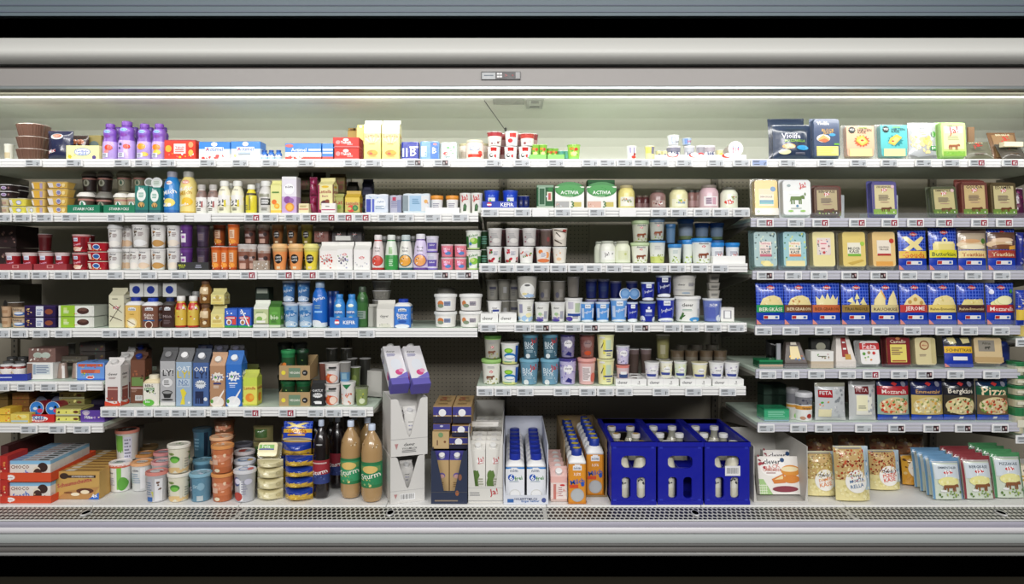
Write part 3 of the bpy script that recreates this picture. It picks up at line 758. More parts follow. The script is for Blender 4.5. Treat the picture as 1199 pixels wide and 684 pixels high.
def price_tags():
    prot = {}; used = {}
    for sn, row in TAGS.items():
        z, yf, hr = SHELVES[sn]
        near = [i for i in ITEMS if i[1] == sn and i[2] == 0 and abs(i[3] - z) < .01]
        for q_, tk in enumerate(row.split()):
            sty = tk[-1] if tk[-1] in 'krwb' else ''; px = int(tk.rstrip('krwb')); Y = yf - .012
            w = .0705; h = .0345; 
            if sn[0] in 'T': h = .031
            k = (sty, h, q_ % 3)
            if k not in prot:
                a = MB(); a.rbox(-w / 2, w / 2, -.003, .003, -h / 2, h / 2, M('f2f2f2', 'p'), .0015)
                b = MB()
                if sty != 'w':
                    sc = 'c6cbd0' if sty != 'b' else '9fb2dd'
                    b.box(-w * .42, w * .42, -.0037, -.003, -h * .36, h * .36, M(sc, 'l'))
                    dsn = 'l .3 .72 .5 .36 444 3; r .3 .2 .4 .1 333; '
                    dsn += {'': 't .82 .32 %s 222 %s; t .92 .42 .09 222 %s' % (('.11', '2', '49'), ('.04', '1', '99'), ('.11', '0', '99'))[q_ % 3], 'b': 't .84 .3 .1 111 2; t .93 .45 .08 222 9',
                            'r': 'r .76 .5 .4 .95 a33245; r .7 .45 .1 .5 eee; r .86 .3 .06 .4 eee; r .82 .7 .12 .1 eee', 'k': 'r .76 .5 .38 .9 3a2226; r .68 .4 .1 .4 bbb; r .86 .6 .1 .4 caa'}[sty]
                    art(b, lambda u, v, e: ((u - .5) * w * .84, -.0037 - e, (v - .5) * h * .72), dsn, w * .84, h * .72, e0=.0002)
                prot[k] = (a.mesh('tag_frame'), b.mesh('tag_screen') if sty != 'w' else None)
            near_ = sorted(near, key=lambda i: abs(i[0] - px)) if near else []
            what = near_[0][4] if near_ else 'shelf edge at far right'
            lab = 'price tag below ' + what
            r_ = thing('price_tag', lab, 'price tag', 'electronic price tags on the shelf edges', (WX(px, Y), Y, z - hr * .5 - (.002 if sn != 'T' else 0)))
            r_['_px'] = px
            used.setdefault(lab, []).append(r_)
            fr_ = obj('tag_frame', prot[k][0], r_)
            if prot[k][1]: obj('tag_screen', prot[k][1], fr_)
    for lab, l in used.items():
        if len(l) > 1:
            l.sort(key=lambda o: o['_px'])
            for i, o in enumerate(l): o['label'] = ('left', 'middle', 'right')[i if len(l) > 2 or i == 0 else 2] + ' ' + lab if len(l) < 4 else ORD[i] + ' ' + lab
    for l in used.values():
        for o in l: del o['_px']
# ================================================================ surroundings, light, camera
def finish():
    price_tags(); bpy.data.scenes.remove(_ts)
    fm = M('2b2721', 'c'); mb = MB(); mb.box(-4.5, 4.5, -5, 2, -.05, 0, fm); obj('floor', mb, kind='structure')
    mb = MB(); mb.box(-4.5, 4.5, .9, 1.0, 0, 3.6, M('020202', 'z')); obj('wall_back', mb, kind='structure')  # wall coloured black to stand in for the darkness above the case
    mb = MB(); mb.box(XL, XR, .3, .34, WZ(18.5, .3), WZ(18.5, .3) + .4, M('6b7a82', 'q')); 
    for i in range(4): mb.box(XL, XR, .296 - .001 * (i % 2), .3, WZ(18.5, .3) + .015 + .03 * i, WZ(18.5, .3) + .022 + .03 * i, M('66707f', 'q'))
    obj('wall_bulkhead', mb, kind='structure')
    def area(name, loc, rot, sx, sy, power, col=(1, 1, 1)):
        l = bpy.data.lights.new(name, 'AREA'); l.shape = 'RECTANGLE'; l.size = sx; l.size_y = sy; l.energy = power; l.color = col
        o = bpy.data.objects.new(name, l); C.objects.link(o); o.location = loc; o.rotation_euler = rot; return o
    # LED strip behind the canopy valance, shining back and down
    area('canopy_led_strip', (0, -.13, zc - .02), (R(96), 0, 0), 4.9, .025, LED, (1, .99, .93))
    # store ceiling strips above the aisle
    for x in (-2.2, 0, 2.2):
        area('aisle_ceiling_lamp', (x, -2.3, 3.3), (R(38), 0, 0), 1.9, .5, AISLE, (1, .985, .96))
        area('far_ceiling_lamp', (x, -5.2, 3.1), (R(62), 0, 0), 1.9, .6, FAR, (1, .985, .97))
    w = bpy.data.worlds.new('world'); bpy.context.scene.world = w; w.use_nodes = True
    w.node_tree.nodes['Background'].inputs[0].default_value = (1, .97, .93, 1); w.node_tree.nodes['Background'].inputs[1].default_value = AMB
    cam = bpy.data.cameras.new('camera'); co = bpy.data.objects.new('camera', cam); C.objects.link(co)
    co.location = (0, -D0, ZC); co.rotation_euler = (math.pi / 2, 0, 0); cam.sensor_width = 36; cam.lens = 36 * FP / 1199
    cam.shift_y = -(342 - VY) / 1199; cam.shift_x = (599.5 - VX) / 1199
    sc = bpy.context.scene; sc.camera = co
    sc.view_settings.view_transform = 'Standard'; sc.view_settings.look = 'None'; sc.view_settings.gamma = 1; sc.view_settings.use_curve_mapping = False
    sc.view_settings.exposure = EXPO
LED, AISLE, FAR, AMB, EXPO = 10.5, 17, 84, .1, -.05
def nom(u, v, w, h=.1, bg='fff', c='137'): return f'r {u} {v} {w} {h} {bg}; r {u} {v+h*.45} {w*.7} {h*.3} {bg}; t {u} {v} {w*.8} {c} nöm; '
def jn(u, v, w, h=.09): return f'T {u} {v} {w} c22 Ja!; T {u} {v-h*.8} {w*1.0} c22 Natürlich; '
def berries(u, v, w, h, k=7, c='c22/e44/a11'): return f'n {u} {v} {w} {h} {c} {k} 1.1; '
# ---------------------------------------------------------------- top shelf; shaded rear copies get darker colours to paint their shade
on('T')
P(7, 168, 11, 'cup', 'small clear-lidded pot at far left end of top shelf', 'e8e4d8', 'r .5 .4 .7 .3 cb9', y=.1)
P(28.5, [173, 158.5, 143.5], 33, 'tub', 'brown ribbed round cake tub in stack on top shelf', '6a4e42', '', rib=22, r=.055, d=.115, lc='cbb9ae', fin='f', y=.02, nm='cake_tub', cat='tub')
P(51, [180, 165.5, 151.5], 26, 'tub', 'darker ribbed cake tub behind the three-high ribbed stack', '4e362c', '', rib=20, r=.05, d=.1, lc='a08a7a', fin='f', y=.1, nm='cake_tub', cat='tub')
P(68, 152.5, 30, 'bag', 'navy glossy pudding pack with coffee cup picture, leaning beside ribbed tubs', '252a48', 'e .45 .8 .5 .2 ddd; e .45 .82 .4 .13 a53; r .4 .35 .05 .01 eee; T .22 .3 .36 d23 nöm; T .23 .3 .3 fff Mix; n .6 .4 .3 .2 445/556 5; b 0 .05 334', seal='335', d=.04, nm='pudding_pack', cat='pack')
P([86, 94], 158, 15, 'bag', 'dark brown dessert pack behind navy pudding pack', '3a2a28', 'e .5 .75 .6 .2 a64; l .5 .3 .6 .3 665 3', y=.1, d=.03, nm='pudding_pack', cat='pack')
P(96.5, 170, 39, 'box', 'pale yellow dessert box with blue oval badge on top shelf', 'f0eda8', 'e .5 .55 .5 .56 36a; e .5 .55 .46 .48 eef; t .5 .6 .38 25a Landliebe; t .5 .42 .24 68b mild; y .12 .2 .14 .3 cb2 6; e .86 .15 .12 .3 548; n .2 .3 .3 .2 dc7/ec6 5', d=.09)
P(110, 158, 18, 'box', 'olive gold box standing behind the pale yellow dessert box', '8a7d48', 'e .5 .6 .7 .4 566', y=.13, d=.05)
fr = 'e .5 .77 .5 .09 9bf; t .5 .775 .4 26a nöm; e .5 .64 .5 .08 739; b .0 .5 b9a0dd; %s r .4 .12 .4 .12 dde; l .4 .12 .3 .1 557 3'
P(124.5, 143.5, 17.5, 'bottle', 'purple smoothie bottle with strawberry picture, first from left', '7a4fb0', fr % 'e .62 .33 .45 .16 d42; e .5 .22 .3 .09 e88;', pf='smoothie', lc='6a3a9a', n='x')
P(143.5, 140.5, 19.5, 'bottle', 'tallest purple smoothie bottle with blueberries and strawberry', '7a4fb0', fr % 'e .35 .4 .2 .07 336; e .3 .3 .14 .05 448; e .7 .34 .35 .12 d42; e .3 .1 .12 .05 336;', pf='smoothie', lc='6a3a9a')
P(165, 143.5, 17.5, 'bottle', 'purple smoothie bottle with orange peach picture between its neighbours', '7a4fb0', fr % 'e .5 .36 .55 .17 f92; e .7 .15 .4 .12 fb4;', pf='smoothie', lc='6a3a9a')
P(182.5, 143.5, 17, 'bottle', 'rightmost purple smoothie bottle with peach beside red box', '7a4fb0', fr % 'e .5 .34 .55 .16 f82; e .55 .2 .5 .14 fc4;', pf='smoothie', lc='6a3a9a')
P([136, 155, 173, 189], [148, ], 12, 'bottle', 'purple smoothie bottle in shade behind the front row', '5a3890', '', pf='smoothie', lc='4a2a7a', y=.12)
P(210.5, 163.5, 37, 'box', 'bright red box of strawberry drinks on top shelf', 'd8361f', 'r .5 .55 .38 .5 fdd; t .5 .62 .3 c33 Yakult; l .5 .45 .3 .2 c66 2; e .14 .55 .2 .35 fa3; n .5 .2 .9 .25 fb3/f66/fff 10; b .93 1 a33; e .86 .75 .16 .3 f96; e .86 .35 .16 .3 fb5', d=.1, ltop='n .5 .5 .9 .8 e85/fbb/c32 12')
ac = 'b .62 1 3a84d8; b .4 .62 9cc8ee; b 0 .22 %s; t .5 .6 .52 fff Actimel; t .12 .6 .0001 fff .; r .5 .3 .6 .08 d8e4f0; e .12 .8 .14 .3 fff; t .5 .6 .5 d34 A'.replace('t .12 .6 .0001 fff .; ', '').replace('; t .5 .6 .5 d34 A', '')
def act(c, fruit): return f'b .6 1 2f7fd6; b .34 .6 cfe2f4; b 0 .34 {c}; r .5 .55 .6 .3 eef4fa; t .5 .58 .54 2358a8 Actimel; t .27 .58 .08 d33 A; e .5 .86 .2 .24 fff; ' + fruit
P(251, 166, 37, 'box', 'blue white yogurt drink pack with strawberries, first of four', 'f2f2f2', act('f4f0ee', 'n .5 .14 .9 .26 d33/e55/fff 12 1.1'), d=.07, fin='l', ltop='r .5 .5 1 1 3a84d8; n .5 .5 .9 .9 fff/37c 8')
P(287.5, 165.5, 35, 'box', 'plain blue and white yogurt drink pack beside the strawberry pack', 'f6f8fa', act('f6f8fa', 'l .5 .3 .5 .1 789 2; o .15 .22 .1 cd9'), d=.07, fin='l', ltop='r .5 .5 1 1 3a84d8; n .5 .5 .9 .9 fff/37c 8')
P([308.5, 316.5, 325], 175, 7.8, 'bottle', 'small dark blue yogurt drink bottle between two blue packs', '2a6cc0', 'b 0 .3 b8d4ee; t .5 .45 .8 fff Act; b .3 .4 fff', pf='small', lc='2a5aa8', y=.03)
P(355, 167.5, 43, 'box', 'long blue yogurt drink pack with red stripe and strawberries', 'f4f6f8', 'b .45 1 2f7fd6; b 0 .18 d8402c; e .12 .85 .22 .2 c55; t .38 .6 .42 fff Actimel; r .82 .6 .34 .12 dfe9f4; r .82 .4 .34 .12 dfe9f4; e .4 .2 .22 .36 e8d8cc; n .28 .13 .5 .22 d33/e76/fff 9', d=.07, fin='l', ltop='r .5 .5 1 1 3a84d8')
P(384.5, 168, 15, 'box', 'blue and red yogurt drink pack end beside stacked red boxes', '2f7fd6', 'b 0 .18 d8402c; r .45 .62 .8 .12 e8f0fa; r .45 .42 .8 .1 e8f0fa', d=.07, fin='l')
P(405, [173, 160.5], 31, 'box', 'red dairy drink box stacked left of tall yellow cartons', 'cf3f38', 'e .5 .75 .22 .3 fdd; t .5 .5 .4 fff Yakult; e .2 .5 .18 .4 f99; b .0 .12 e77; l .7 .3 .3 .2 fbb 2', d=.08, side='r .5 .5 .9 .8 b33')
P([411, 417], 149, 8, 'gable', 'brown gold whey drink carton in the rear of top shelf', 'b09048', 'n .5 .5 .8 .6 963/a74 5', y=.2, cap='864')
P(422, 145, 9, 'gable', 'pale yellow whey drink carton half hidden behind tall pair', 'e8d988', 't .5 .6 .8 c43 Lat; e .5 .3 .6 .2 e93', y=.12)
lat = 'b .75 1 fbf6cc; t .5 .68 .82 c8322a Lattella; p e8f2a0 .5,.4 .05,.6 .2,.62; p cfe6a8 .5,.4 .3,.64 .42,.64; p cfe6a8 .5,.4 .58,.64 .7,.64; p e8f2a0 .5,.4 .8,.62 .95,.6; l .5 .45 .4 .04 c94 1; e .5 .19 .62 .17 f0942a; e .62 .2 .34 .1 e0b02a; e .42 .17 .2 .06 d8503a; e .5 .09 .5 .03 cb6'
P(436, 139.5, 20, 'gable', 'tall yellow mango whey drink carton, left of pair on top shelf', 'f3e884', lat, top='faf8e0', cap='', fin='l', d=.06, rf=.3)
P(457.5, 139.5, 21, 'gable', 'tall yellow mango whey drink carton, right beside dark blue pots', 'f3e884', lat, top='faf8e0', cap='', fin='l', d=.06, rf=.3)
P(469.5 - 12, 137, 18, 'gable', 'yellow mango whey drink carton hidden behind the right one', 'e8dc88', 't .5 .6 .8 c43 Lat', y=.1, cap='') if 0 else None
P(480, 166, 21, 'multi', 'dark blue yogurt pot pack right of tall yellow cartons', '2233a0', 'r .22 .4 .3 .5 cfd8ee; r .22 .4 .1 .5 2233a0; t .7 .45 .35 fff B; r .72 .7 .5 .1 dde; b 0 .06 dde', n=2, d=.06)
P(503, 165.5, 23, 'multi', 'light blue yogurt pot pack beside the dark blue pack', '78a8e0', 'r .2 .45 .3 .6 c8dcf4; n .2 .45 .26 .5 fff/69c 5; r .75 .5 .4 .9 3a74c8; t .75 .5 .22 fff B; e .78 .85 .2 .12 e88', n=2, d=.06)
P(525.5, 166.5, 19, 'multi', 'white and green yogurt pot pack with strawberry motif', 'd8ecec', 'e .3 .35 .3 .2 d33; n .6 .6 .7 .6 9c9/bdc/7b7 9; t .4 .15 .4 455 Joghurt', n=2, d=.06)
P(555.5, 162.5, 22, 'bottle', 'glass dessert jar with blue oval badge and red label base', 'f0dcd2', 'e .5 .55 .55 .22 47a; e .5 .55 .5 .17 eef; b 0 .22 f0e4da; r .5 .2 .7 .14 d8422c; o .8 .35 .2 e54; o .85 .25 .12 c33', pf='honey', lc='f2ead0', nm='dessert_jar', cat='jar')
P([544, 566], 167, 15, 'bottle', 'pale glass jar in second row beside oval-badged jar', 'e4d8cc', 'r .5 .4 .6 .3 cba', pf='honey', lc='c8c09a', y=.1, nm='dessert_jar', cat='jar')
rc = 'b .6 .98 %s; r .5 .8 .44 .3 c8322e; e .3 .35 .3 .3 333; e .32 .38 .2 .18 f4f4f4; e .65 .3 .24 .24 %s; r .8 .35 .2 .3 dde4f4; e .5 .62 .5 .1 fff'
P([578, 598, 615], 171, 16.5, 'cup', 'white fruit yogurt cup with red print, lower row on top shelf', 'f2f0ee', rc % ('f2f0ee', 'c33'), wrap=1)
ITEMS_T = ITEMS[-1][3]
P(579, 153.5, 18.5, 'cup', 'red-rimmed yogurt cup on top of left lower cup', 'e8e2da', 'b .7 1 a8323a; e .4 .4 .4 .4 f4f4f4; n .5 .2 .8 .3 666/855 4', z=170.5, tp=.82)
P(599, 153, 17, 'cup', 'white yogurt cup with red square on top of middle cup', 'f4f2f0', 'r .6 .75 .5 .3 d03a34; e .4 .35 .4 .3 d33; r .8 .35 .2 .4 cdf', z=170.5)
P(617.5, 155.5, 18, 'cup', 'red-topped yogurt cup tilting on the right lower cup', 'f0ece8', 'b .62 1 c0463e; e .55 .35 .5 .3 dcc; e .3 .2 .2 .2 955', z=170.5)
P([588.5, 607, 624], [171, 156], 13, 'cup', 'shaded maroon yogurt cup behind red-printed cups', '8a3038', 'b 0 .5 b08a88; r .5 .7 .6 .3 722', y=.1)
P([630, 651], 180.5, 19.5, 'tray', 'light green cardboard tray of small yogurts on top shelf', '8fdc72', '', d=.12)
gc = 'b .0 .16 8fdc72; e .3 .75 .35 .2 e88a3a; e .65 .7 .3 .2 d04030; e .5 .4 .6 .3 e8f0a0; n .5 .55 .9 .6 6b3/e93/fd6 8'
P([627, 636], 168.5, 10.5, 'cup', 'green fruit yogurt cup standing in left green tray', '8cc850', gc, y=.035, lc='c8e0a0')
P([644, 650], 173, 8.5, 'cup', 'low green yogurt cup in the right green tray', '84b84a', gc, y=.06, lc='5a9a4a')
P([657.5, 664.5], 176, 8, 'cup', 'small blue-green yogurt cup beside the tall green cup', '6ab0a0', 'n .5 .5 .9 .8 e93/6b3/48c 8; b 0 .2 334', y=.05)
P(672.5, 168.5, 16, 'cup', 'tall light green fruit yogurt cup, rightmost of the green ones', 'a0d858', gc, lc='7a9a4a')
P(740.5, 170, 12.5, 'cup', 'small white yogurt cup with red swirl standing alone', 'f4f4f6', 'r .5 .7 .5 .4 7a6ab0; r .5 .7 .3 .4 f4f4f6; e .75 .4 .25 .2 a33; e .65 .2 .5 .22 d43', tp=.84)
P(762, 170, 12.5, 'cup', 'yellow and white yogurt cup behind white tray left end', 'f4ecb0', 'r .3 .7 .5 .4 f0e070; r .72 .7 .3 .5 889', y=.03)
P([772, 779], 176, 7.5, 'cup', 'tiny yogurt cup with yellow and grey print in white tray', 'e8e4b0', 'e .5 .5 .6 .5 667; n .5 .4 .9 .6 fff/cc6 4', y=.07)
def zott(c): return f'r .5 .75 .9 .3 {c}; t .5 .4 .7 2a3a8a Joy; e .5 .15 1 .3 e8402c; e .5 .24 .95 .3 f4f4f4; T .5 .5 .6 236 Joy'
P(790.5, 170, 17, 'cup', 'white yogurt cup with dark script, left one in white tray', 'f2f2f2', zott('889'), y=.05, wrap=1)
P(808.5, 170, 13, 'cup', 'yogurt cup with red hoops in the middle of white tray', 'f0f0f2', zott('b8bcc4'), y=.06)
P(822, 169.5, 12, 'cup', 'grey-topped yogurt cup beside the red-hooped cup', 'e8e8ec', 'r .5 .7 .9 .4 9a98a0; e .4 .3 .9 .5 e33; e .4 .25 .8 .4 eee', y=.065)
P(832.5, 169.5, 14.5, 'cup', 'white yogurt cup with blue script, right in white tray', 'f2f2f4', zott('b0a8b0'), y=.055)
P(844, 175, 9, 'cup', 'small tilted yellow-grey yogurt cup at right in tray', 'ded8a8', 'e .5 .5 .6 .5 ec5', y=.07, rz=10)
P(790, 157.5, 14.5, 'cup', 'white yogurt cup balanced on the left cup in tray', 'eef2f8', 'r .4 .5 .3 .7 8aa0d8; r .4 .5 .18 .6 dde; T .8 .3 .4 334 Joy', y=.05, z=169.5)
P(805.5, 161, 11.5, 'cup', 'light blue yogurt cup balanced above the red-hooped cup', 'b8cce8', 'r .35 .5 .4 .8 7a9ad0; T .7 .5 .5 c34 Joy', y=.06, z=169.5)
P(820.5, 181, 108, 'tray', 'long low white cardboard tray with red curves on top shelf', 'f6f6f8', 'e .19 .9 .12 .9 e8402c; e .19 1.0 .1 .8 f6f6f8; e .42 .9 .1 .9 e8402c; e .43 1.05 .09 1 f6f6f8; e .78 .8 .1 .9 e8402c; e .8 1 .09 .9 f6f6f8', d=.15, y=.012)
P(864, 165.5, 17.5, 'disc', 'yogurt cup lying with white and pink lid facing forward', 'c8b8b8', 'e .5 .5 .95 .95 f4f0f4; e .5 .5 .8 .8 e8b8cc; e .5 .5 .66 .66 fff; T .5 .58 .5 36a Joy; T .5 .4 .5 d35 Joy', d=.06, y=.04, z=180, nm='yogurt_cup', cat='cup')
# vegan and snack cheese on the right of the top shelf
vb = 't .45 .66 .5 dde Violife; l .6 .84 .6 .08 345 3; t .55 .52 .55 8fc23a MOZZARELLA; e .38 .36 .34 .14 e0a050; e .75 .32 .34 .14 3a9ad0; e .28 .2 .3 .14 e8e4b0; n .38 .36 .3 .1 c84/ec8 6; l .7 .16 .3 .06 889 2'
P(923, 137.5, 43, 'bag', 'back navy grated vegan cheese pouch, taller, leaning left', '27334a', vb, y=.06, tilt=6, d=.03, rz=-3)
P(929.5, 145, 46, 'bag', 'front navy grated vegan cheese pouch with green and blue badges', '2b3850', vb, tilt=5, d=.04)
P(969, 136.5, 34, 'pack', 'navy vegan cheese slice pack with toasted sandwich picture', '36486a', 't .35 .9 .5 fff Violife; t .55 .71 .5 e0b050 BLOCK; t .55 .64 .4 e0b050 SLICES; e .72 .58 .26 .08 3a9ad0; e .35 .48 .55 .22 e8e0d4; p e0a860 .1,.45 .4,.38 .62,.46 .35,.58; p c06a40 .12,.42 .4,.36 .6,.42 .4,.48; r .88 .32 .2 .05 6ab030; r .5 .13 .88 .26 f4e68a; l .5 .13 .88 .24 d8c860 5', rim='4a5a78', clear=0, tilt=4)
P(1008, 144.5, 38, 'pack', 'peach vegan cheese slice pack with round black badge', 'eab898', 'b 0 1 fff; r .5 .62 1 .76 ecbc9c; y .2 .86 .3 .26 1a2a2a 12; t .2 .87 .18 eee YES; r .6 .93 .3 .03 5a9a3a; t .66 .86 .5 222 HIRTEN; t .56 .8 .3 222 KÄSE; y .55 .5 .6 .42 d8603a 14; p f0c050 .34,.5 .55,.34 .78,.46 .6,.68 .38,.64; p f8da80 .4,.52 .56,.4 .7,.5 .56,.62; e .56 .52 .12 .06 c43; r .5 .12 .8 .24 f6eaa0', tilt=4)
P(1047.5, 143.5, 37, 'pack', 'teal vegan cheese slice pack with round black badge', '5cc0c4', 'r .5 .62 1 .76 62c4c8; y .2 .86 .3 .26 1a2a2a 12; t .2 .87 .18 eee YES; r .6 .93 .3 .03 8ac83a; t .66 .86 .5 123 HIRTEN; t .56 .8 .3 123 KÄSE; y .55 .5 .6 .4 2a8a90 12; p f0c050 .28,.42 .5,.34 .8,.6 .6,.7 .36,.58; p f8da80 .36,.46 .52,.4 .7,.56 .56,.62; e .45 .48 .1 .05 a33; r .5 .12 .8 .24 f6eea8', tilt=4)
P(1083, 142.5, 34, 'bag', 'grey pouch of small mozzarella balls with white round badge', 'b9bcc0', 'n .5 .4 .9 .5 f0d890/f4e4a8/e8c870 18 1.2; e .4 .76 .6 .34 f4f6f8; t .42 .84 .36 234 clever; l .42 .7 .4 .14 ab8 3; e .88 .68 .2 .16 4a9a3a; r .85 .3 .28 .12 3a9a4a; t .85 .3 .2 fff gut; p 888 0,0 1,0 1,.12 .3,.06 0,.14; n .9 .05 .1 .05 46a 2', tilt=4, d=.035)
P(1117.5, 141, 33, 'pack', 'light green framed cheese pack with cow picture on top shelf', 'f0efb8', 'b 0 1 f0f; r .5 .5 1 1 c4dc84; r .5 .56 .84 .7 f0eeb0; r .5 .8 .7 .2 f4f4ee; t .5 .9 .5 454 EMMENTAL; T .5 .76 .4 c33 Ja!; l .5 .55 .5 .14 aa8 3; c .5 .28 .5 .2 a86a4a; r .5 .07 .9 .14 8cc050; n .5 .1 .8 .1 7b4/9c6 8', rim='a8d080', clear=0, tilt=4)
P(1137.5, 148.5, 8, 'box', 'thin brown card end behind the green framed pack', '8a6a4a', '', y=.12, d=.01)
gd = 'T .5 .75 .36 c33 Ja!; t .5 .9 .5 eec BERGKÄSE; l .5 .5 .5 .2 776 4; c .5 .2 .4 .16 543'
P(1149, 162.5, 32, 'bag', 'dull olive cheese pack lying back near top shelf right end', '6b6a58', gd, tilt=28, d=.02, rz=-4)
P(1182, 151.5, 34, 'bag', 'brown framed cheese pack leaning back at far right', '7a5a40', 'r .5 .5 .8 .8 9a7a58;' + gd, tilt=20, d=.02, y=.07)
P(1190, 164, 30, 'bag', 'dark grey cheese pack beneath the cream strip at far right', '55504a', gd, tilt=35, d=.02, y=.03)
P(1187, 165.5, 24, 'box', 'cream coloured block lying on dark pack at far right', 'f0e2c4', '', z=172, y=.03, d=.03, rz=4, nm='cheese_block', cat='cheese')
# ---------------------------------------------------------------- left shelf 1; shaded things have the shade put into their colours
on('L1')
P(4, [241, 232], 9, 'tub', 'cream dessert tub at far left below dark pots', 'cfc0a0', 'r .5 .4 .6 .4 b98', d=.06)
P(5, [223.5, 215.5], 15, 'tub', 'dark brown pudding tub with white oval badge at far left', '33262a', 'e .4 .5 .5 .6 dde; e .4 .5 .4 .4 a8b; o .85 .5 .2 866', y=.02, z=231.5, d=.06)
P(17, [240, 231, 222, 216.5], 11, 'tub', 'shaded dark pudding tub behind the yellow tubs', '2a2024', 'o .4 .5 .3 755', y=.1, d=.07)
yt = 'e .62 .5 .34 .7 8896c4; e .62 .5 .28 .5 eef; r .15 .5 .16 .8 e8e8f0; n .4 .3 .5 .4 d8c020/f8f0a0 5'
P(19, [241.5, 232], 22, 'tub', 'bright yellow dessert tub in two-high stack', 'e8dc58', yt, d=.07, lc='e8e0a8')
P(35, 241.5, 12, 'tub', 'pale yellow tub low between yellow and gold stacks', 'e8e0a8', yt, d=.07)
P(33, 233.5, 9, 'tub', 'shaded yellow tub end behind yellow stack', 'b0a040', '', d=.06, y=.09)
gt = 'r .78 .5 .2 .8 b8a8c8; r .4 .5 .5 .9 e8b84a; r .12 .5 .14 .8 f0e8e0'
P(43.5, [241.5, 232.5, 222, 212.5], 17, 'tub', 'golden caramel dessert tub in left four-high stack', 'e8c878', gt, d=.07, lc='d8b878', y=.03)
P(66, [241, 230.5, 220.5, 212.5], 25, 'tub', 'golden dessert tub with white oval badge in four-high stack', 'e6c060', 'r .16 .5 .26 .8 ece4e0; e .6 .5 .28 .8 a03028; e .6 .55 .26 .7 dde; e .6 .55 .2 .5 88b; o .86 .5 .2 f8e0a0', d=.07, lc='d0b070')
sb = 't .5 .52 .64 eee STARBUCKS'
P(98, 239.3, 38.5, 'tray', 'dark green cardboard tray of dark coffee cups', '0f7a58', sb, d=.14)
P(139.7, 239.3, 37, 'tray', 'dark green cardboard tray of beige coffee cups', '0f7a58', sb, d=.14)
def sbx(c, c2='f4f4f4'): return f'o .5 .5 .5 {c}; o .5 .5 .44 {c2}; o .5 .52 .2 {c}; p {c} .4,.4 .6,.4 .56,.6 .5,.68 .44,.6; b .72 .82 c08a80'
P(95.5, 224.5, 19, 'cup', 'dark brown coffee cup with white domed lid, lit, in left tray', '55463c', sbx('3a8a68'), lid='dome', lc='f4f0ea', y=.03, nm='coffee_cup')
P(117, 226, 18, 'cup', 'dark coffee cup with shaded grey lid in left tray', '3c302a', sbx('3a5a48', '998'), lid='dome', lc='8a8880', y=.05, nm='coffee_cup')
P([100, 118], [224, 200.5], 17.5, 'cup', 'stacked shade-darkened coffee cup at the rear of left green tray', '2e2320', sbx('554', '998'), lid='dome', lc='8a8680', y=.115, nm='coffee_cup')  # browns and lid darkened to paint rear-row shade
P([137.5, 153], 225.5, 16.5, 'cup', 'beige coffee cup with white domed lid in right green tray', 'cfbf9f', sbx('2a7a58'), lid='dome', lc='f4f2ea', y=.03, nm='coffee_cup')
P([141, 160], [224, 200], 17, 'cup', 'stacked shade-greyed coffee cup behind beige cups', '7a7560', sbx('3a5a48', 'aaa890'), lid='dome', lc='a09c88', y=.115, nm='coffee_cup')  # beige greyed down, shade put into the colour
tc = 'e .5 .66 .7 .46 eef4f0; l .5 .66 .4 .2 6a9 3; t .5 .9 .4 dee Bio; e .5 .3 .5 .2 d8a860; p 1a3a30 .5,.2 .75,.45 .6,.2; p 1a3a30 .5,.2 .3,.4 .4,.2; b 0 .12 1a5a60'
P(165.5, 217, 15.5, 'box', 'teal drink carton with pale oval, left of pair', '1f7a70', tc, d=.05)
P(181, 219, 13.5, 'box', 'teal drink carton with pale oval beneath round white lid', '1f7a70', tc, d=.05)
P(179.5, 207.5, 13, 'disc', 'pot with round pale lid face on above the teal carton', '8a9a90', 'e .5 .5 .8 .8 dde4dc; l .5 .5 .5 .4 9a9 3', z=219, y=.03, d=.06)
P(170.5, 208, 11, 'disc', 'shaded pot with dull round lid behind teal cartons', '6a7a70', 'e .5 .5 .8 .8 9aa49a', z=217.5, y=.06, d=.06)
P(197.5, 199.5, 18.5, 'bottle', 'blue milkshake bottle with banana picture', '2f86d0', 'e .5 .72 .4 .1 f4f4f4; t .5 .72 .36 c33 Müller; T .5 .5 .8 fff Milch; e .5 .25 .7 .2 f0e070; e .35 .2 .4 .1 fbf0b0; b 0 .08 2a6ab8; n .5 .3 .9 .3 fff/2a6ab8 6', lc='9a9aa8')
P(216.5, 199.5, 19.5, 'bottle', 'pale yellow milkshake bottle with gold script', 'f0dc88', 'e .5 .74 .5 .1 e8a08a; t .5 .74 .4 fff Müller; T .5 .58 .8 fff Müller; T .5 .48 .7 c89a30 Milch; e .6 .27 .6 .2 f4c830; T .4 .2 .6 fff Vanille; b 0 .04 e0b840', lc='a8a8a0')
t35 = 'r .5 .4 .96 .3 f4f2f0; t .45 .32 .7 111 35; r .7 .3 .14 .2 %s; l .5 .12 .5 .1 443 2; t .5 .72 .4 777 nöm'
P([233.5, 247], 215.5, 13, 'bottle', 'brown-necked protein drink bottle with large black 35', 'f0ece8', 'b .5 .8 8a7068;' + t35 % 'a55', pf='small', lc='c0bcb8', y=.02)
P([260, 275.5], 211, 15, 'bottle', 'cream protein drink bottle with large black 35', 'f6f2d8', 'b .4 .5 f0e070;' + t35 % 'dc2', pf='small', lc='f6f6f0')
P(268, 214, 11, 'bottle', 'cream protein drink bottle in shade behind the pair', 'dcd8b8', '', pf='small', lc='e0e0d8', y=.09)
P(292, 215.5, 13, 'bottle', 'bright yellow drink bottle with dark vertical lettering', 'e8d83a', 'r .5 .35 .16 .5 443; r .5 .35 .05 .5 e8d83a; b .62 .7 443a20; l .25 .2 .3 .2 775 3', pf='small', lc='f4f4ea')
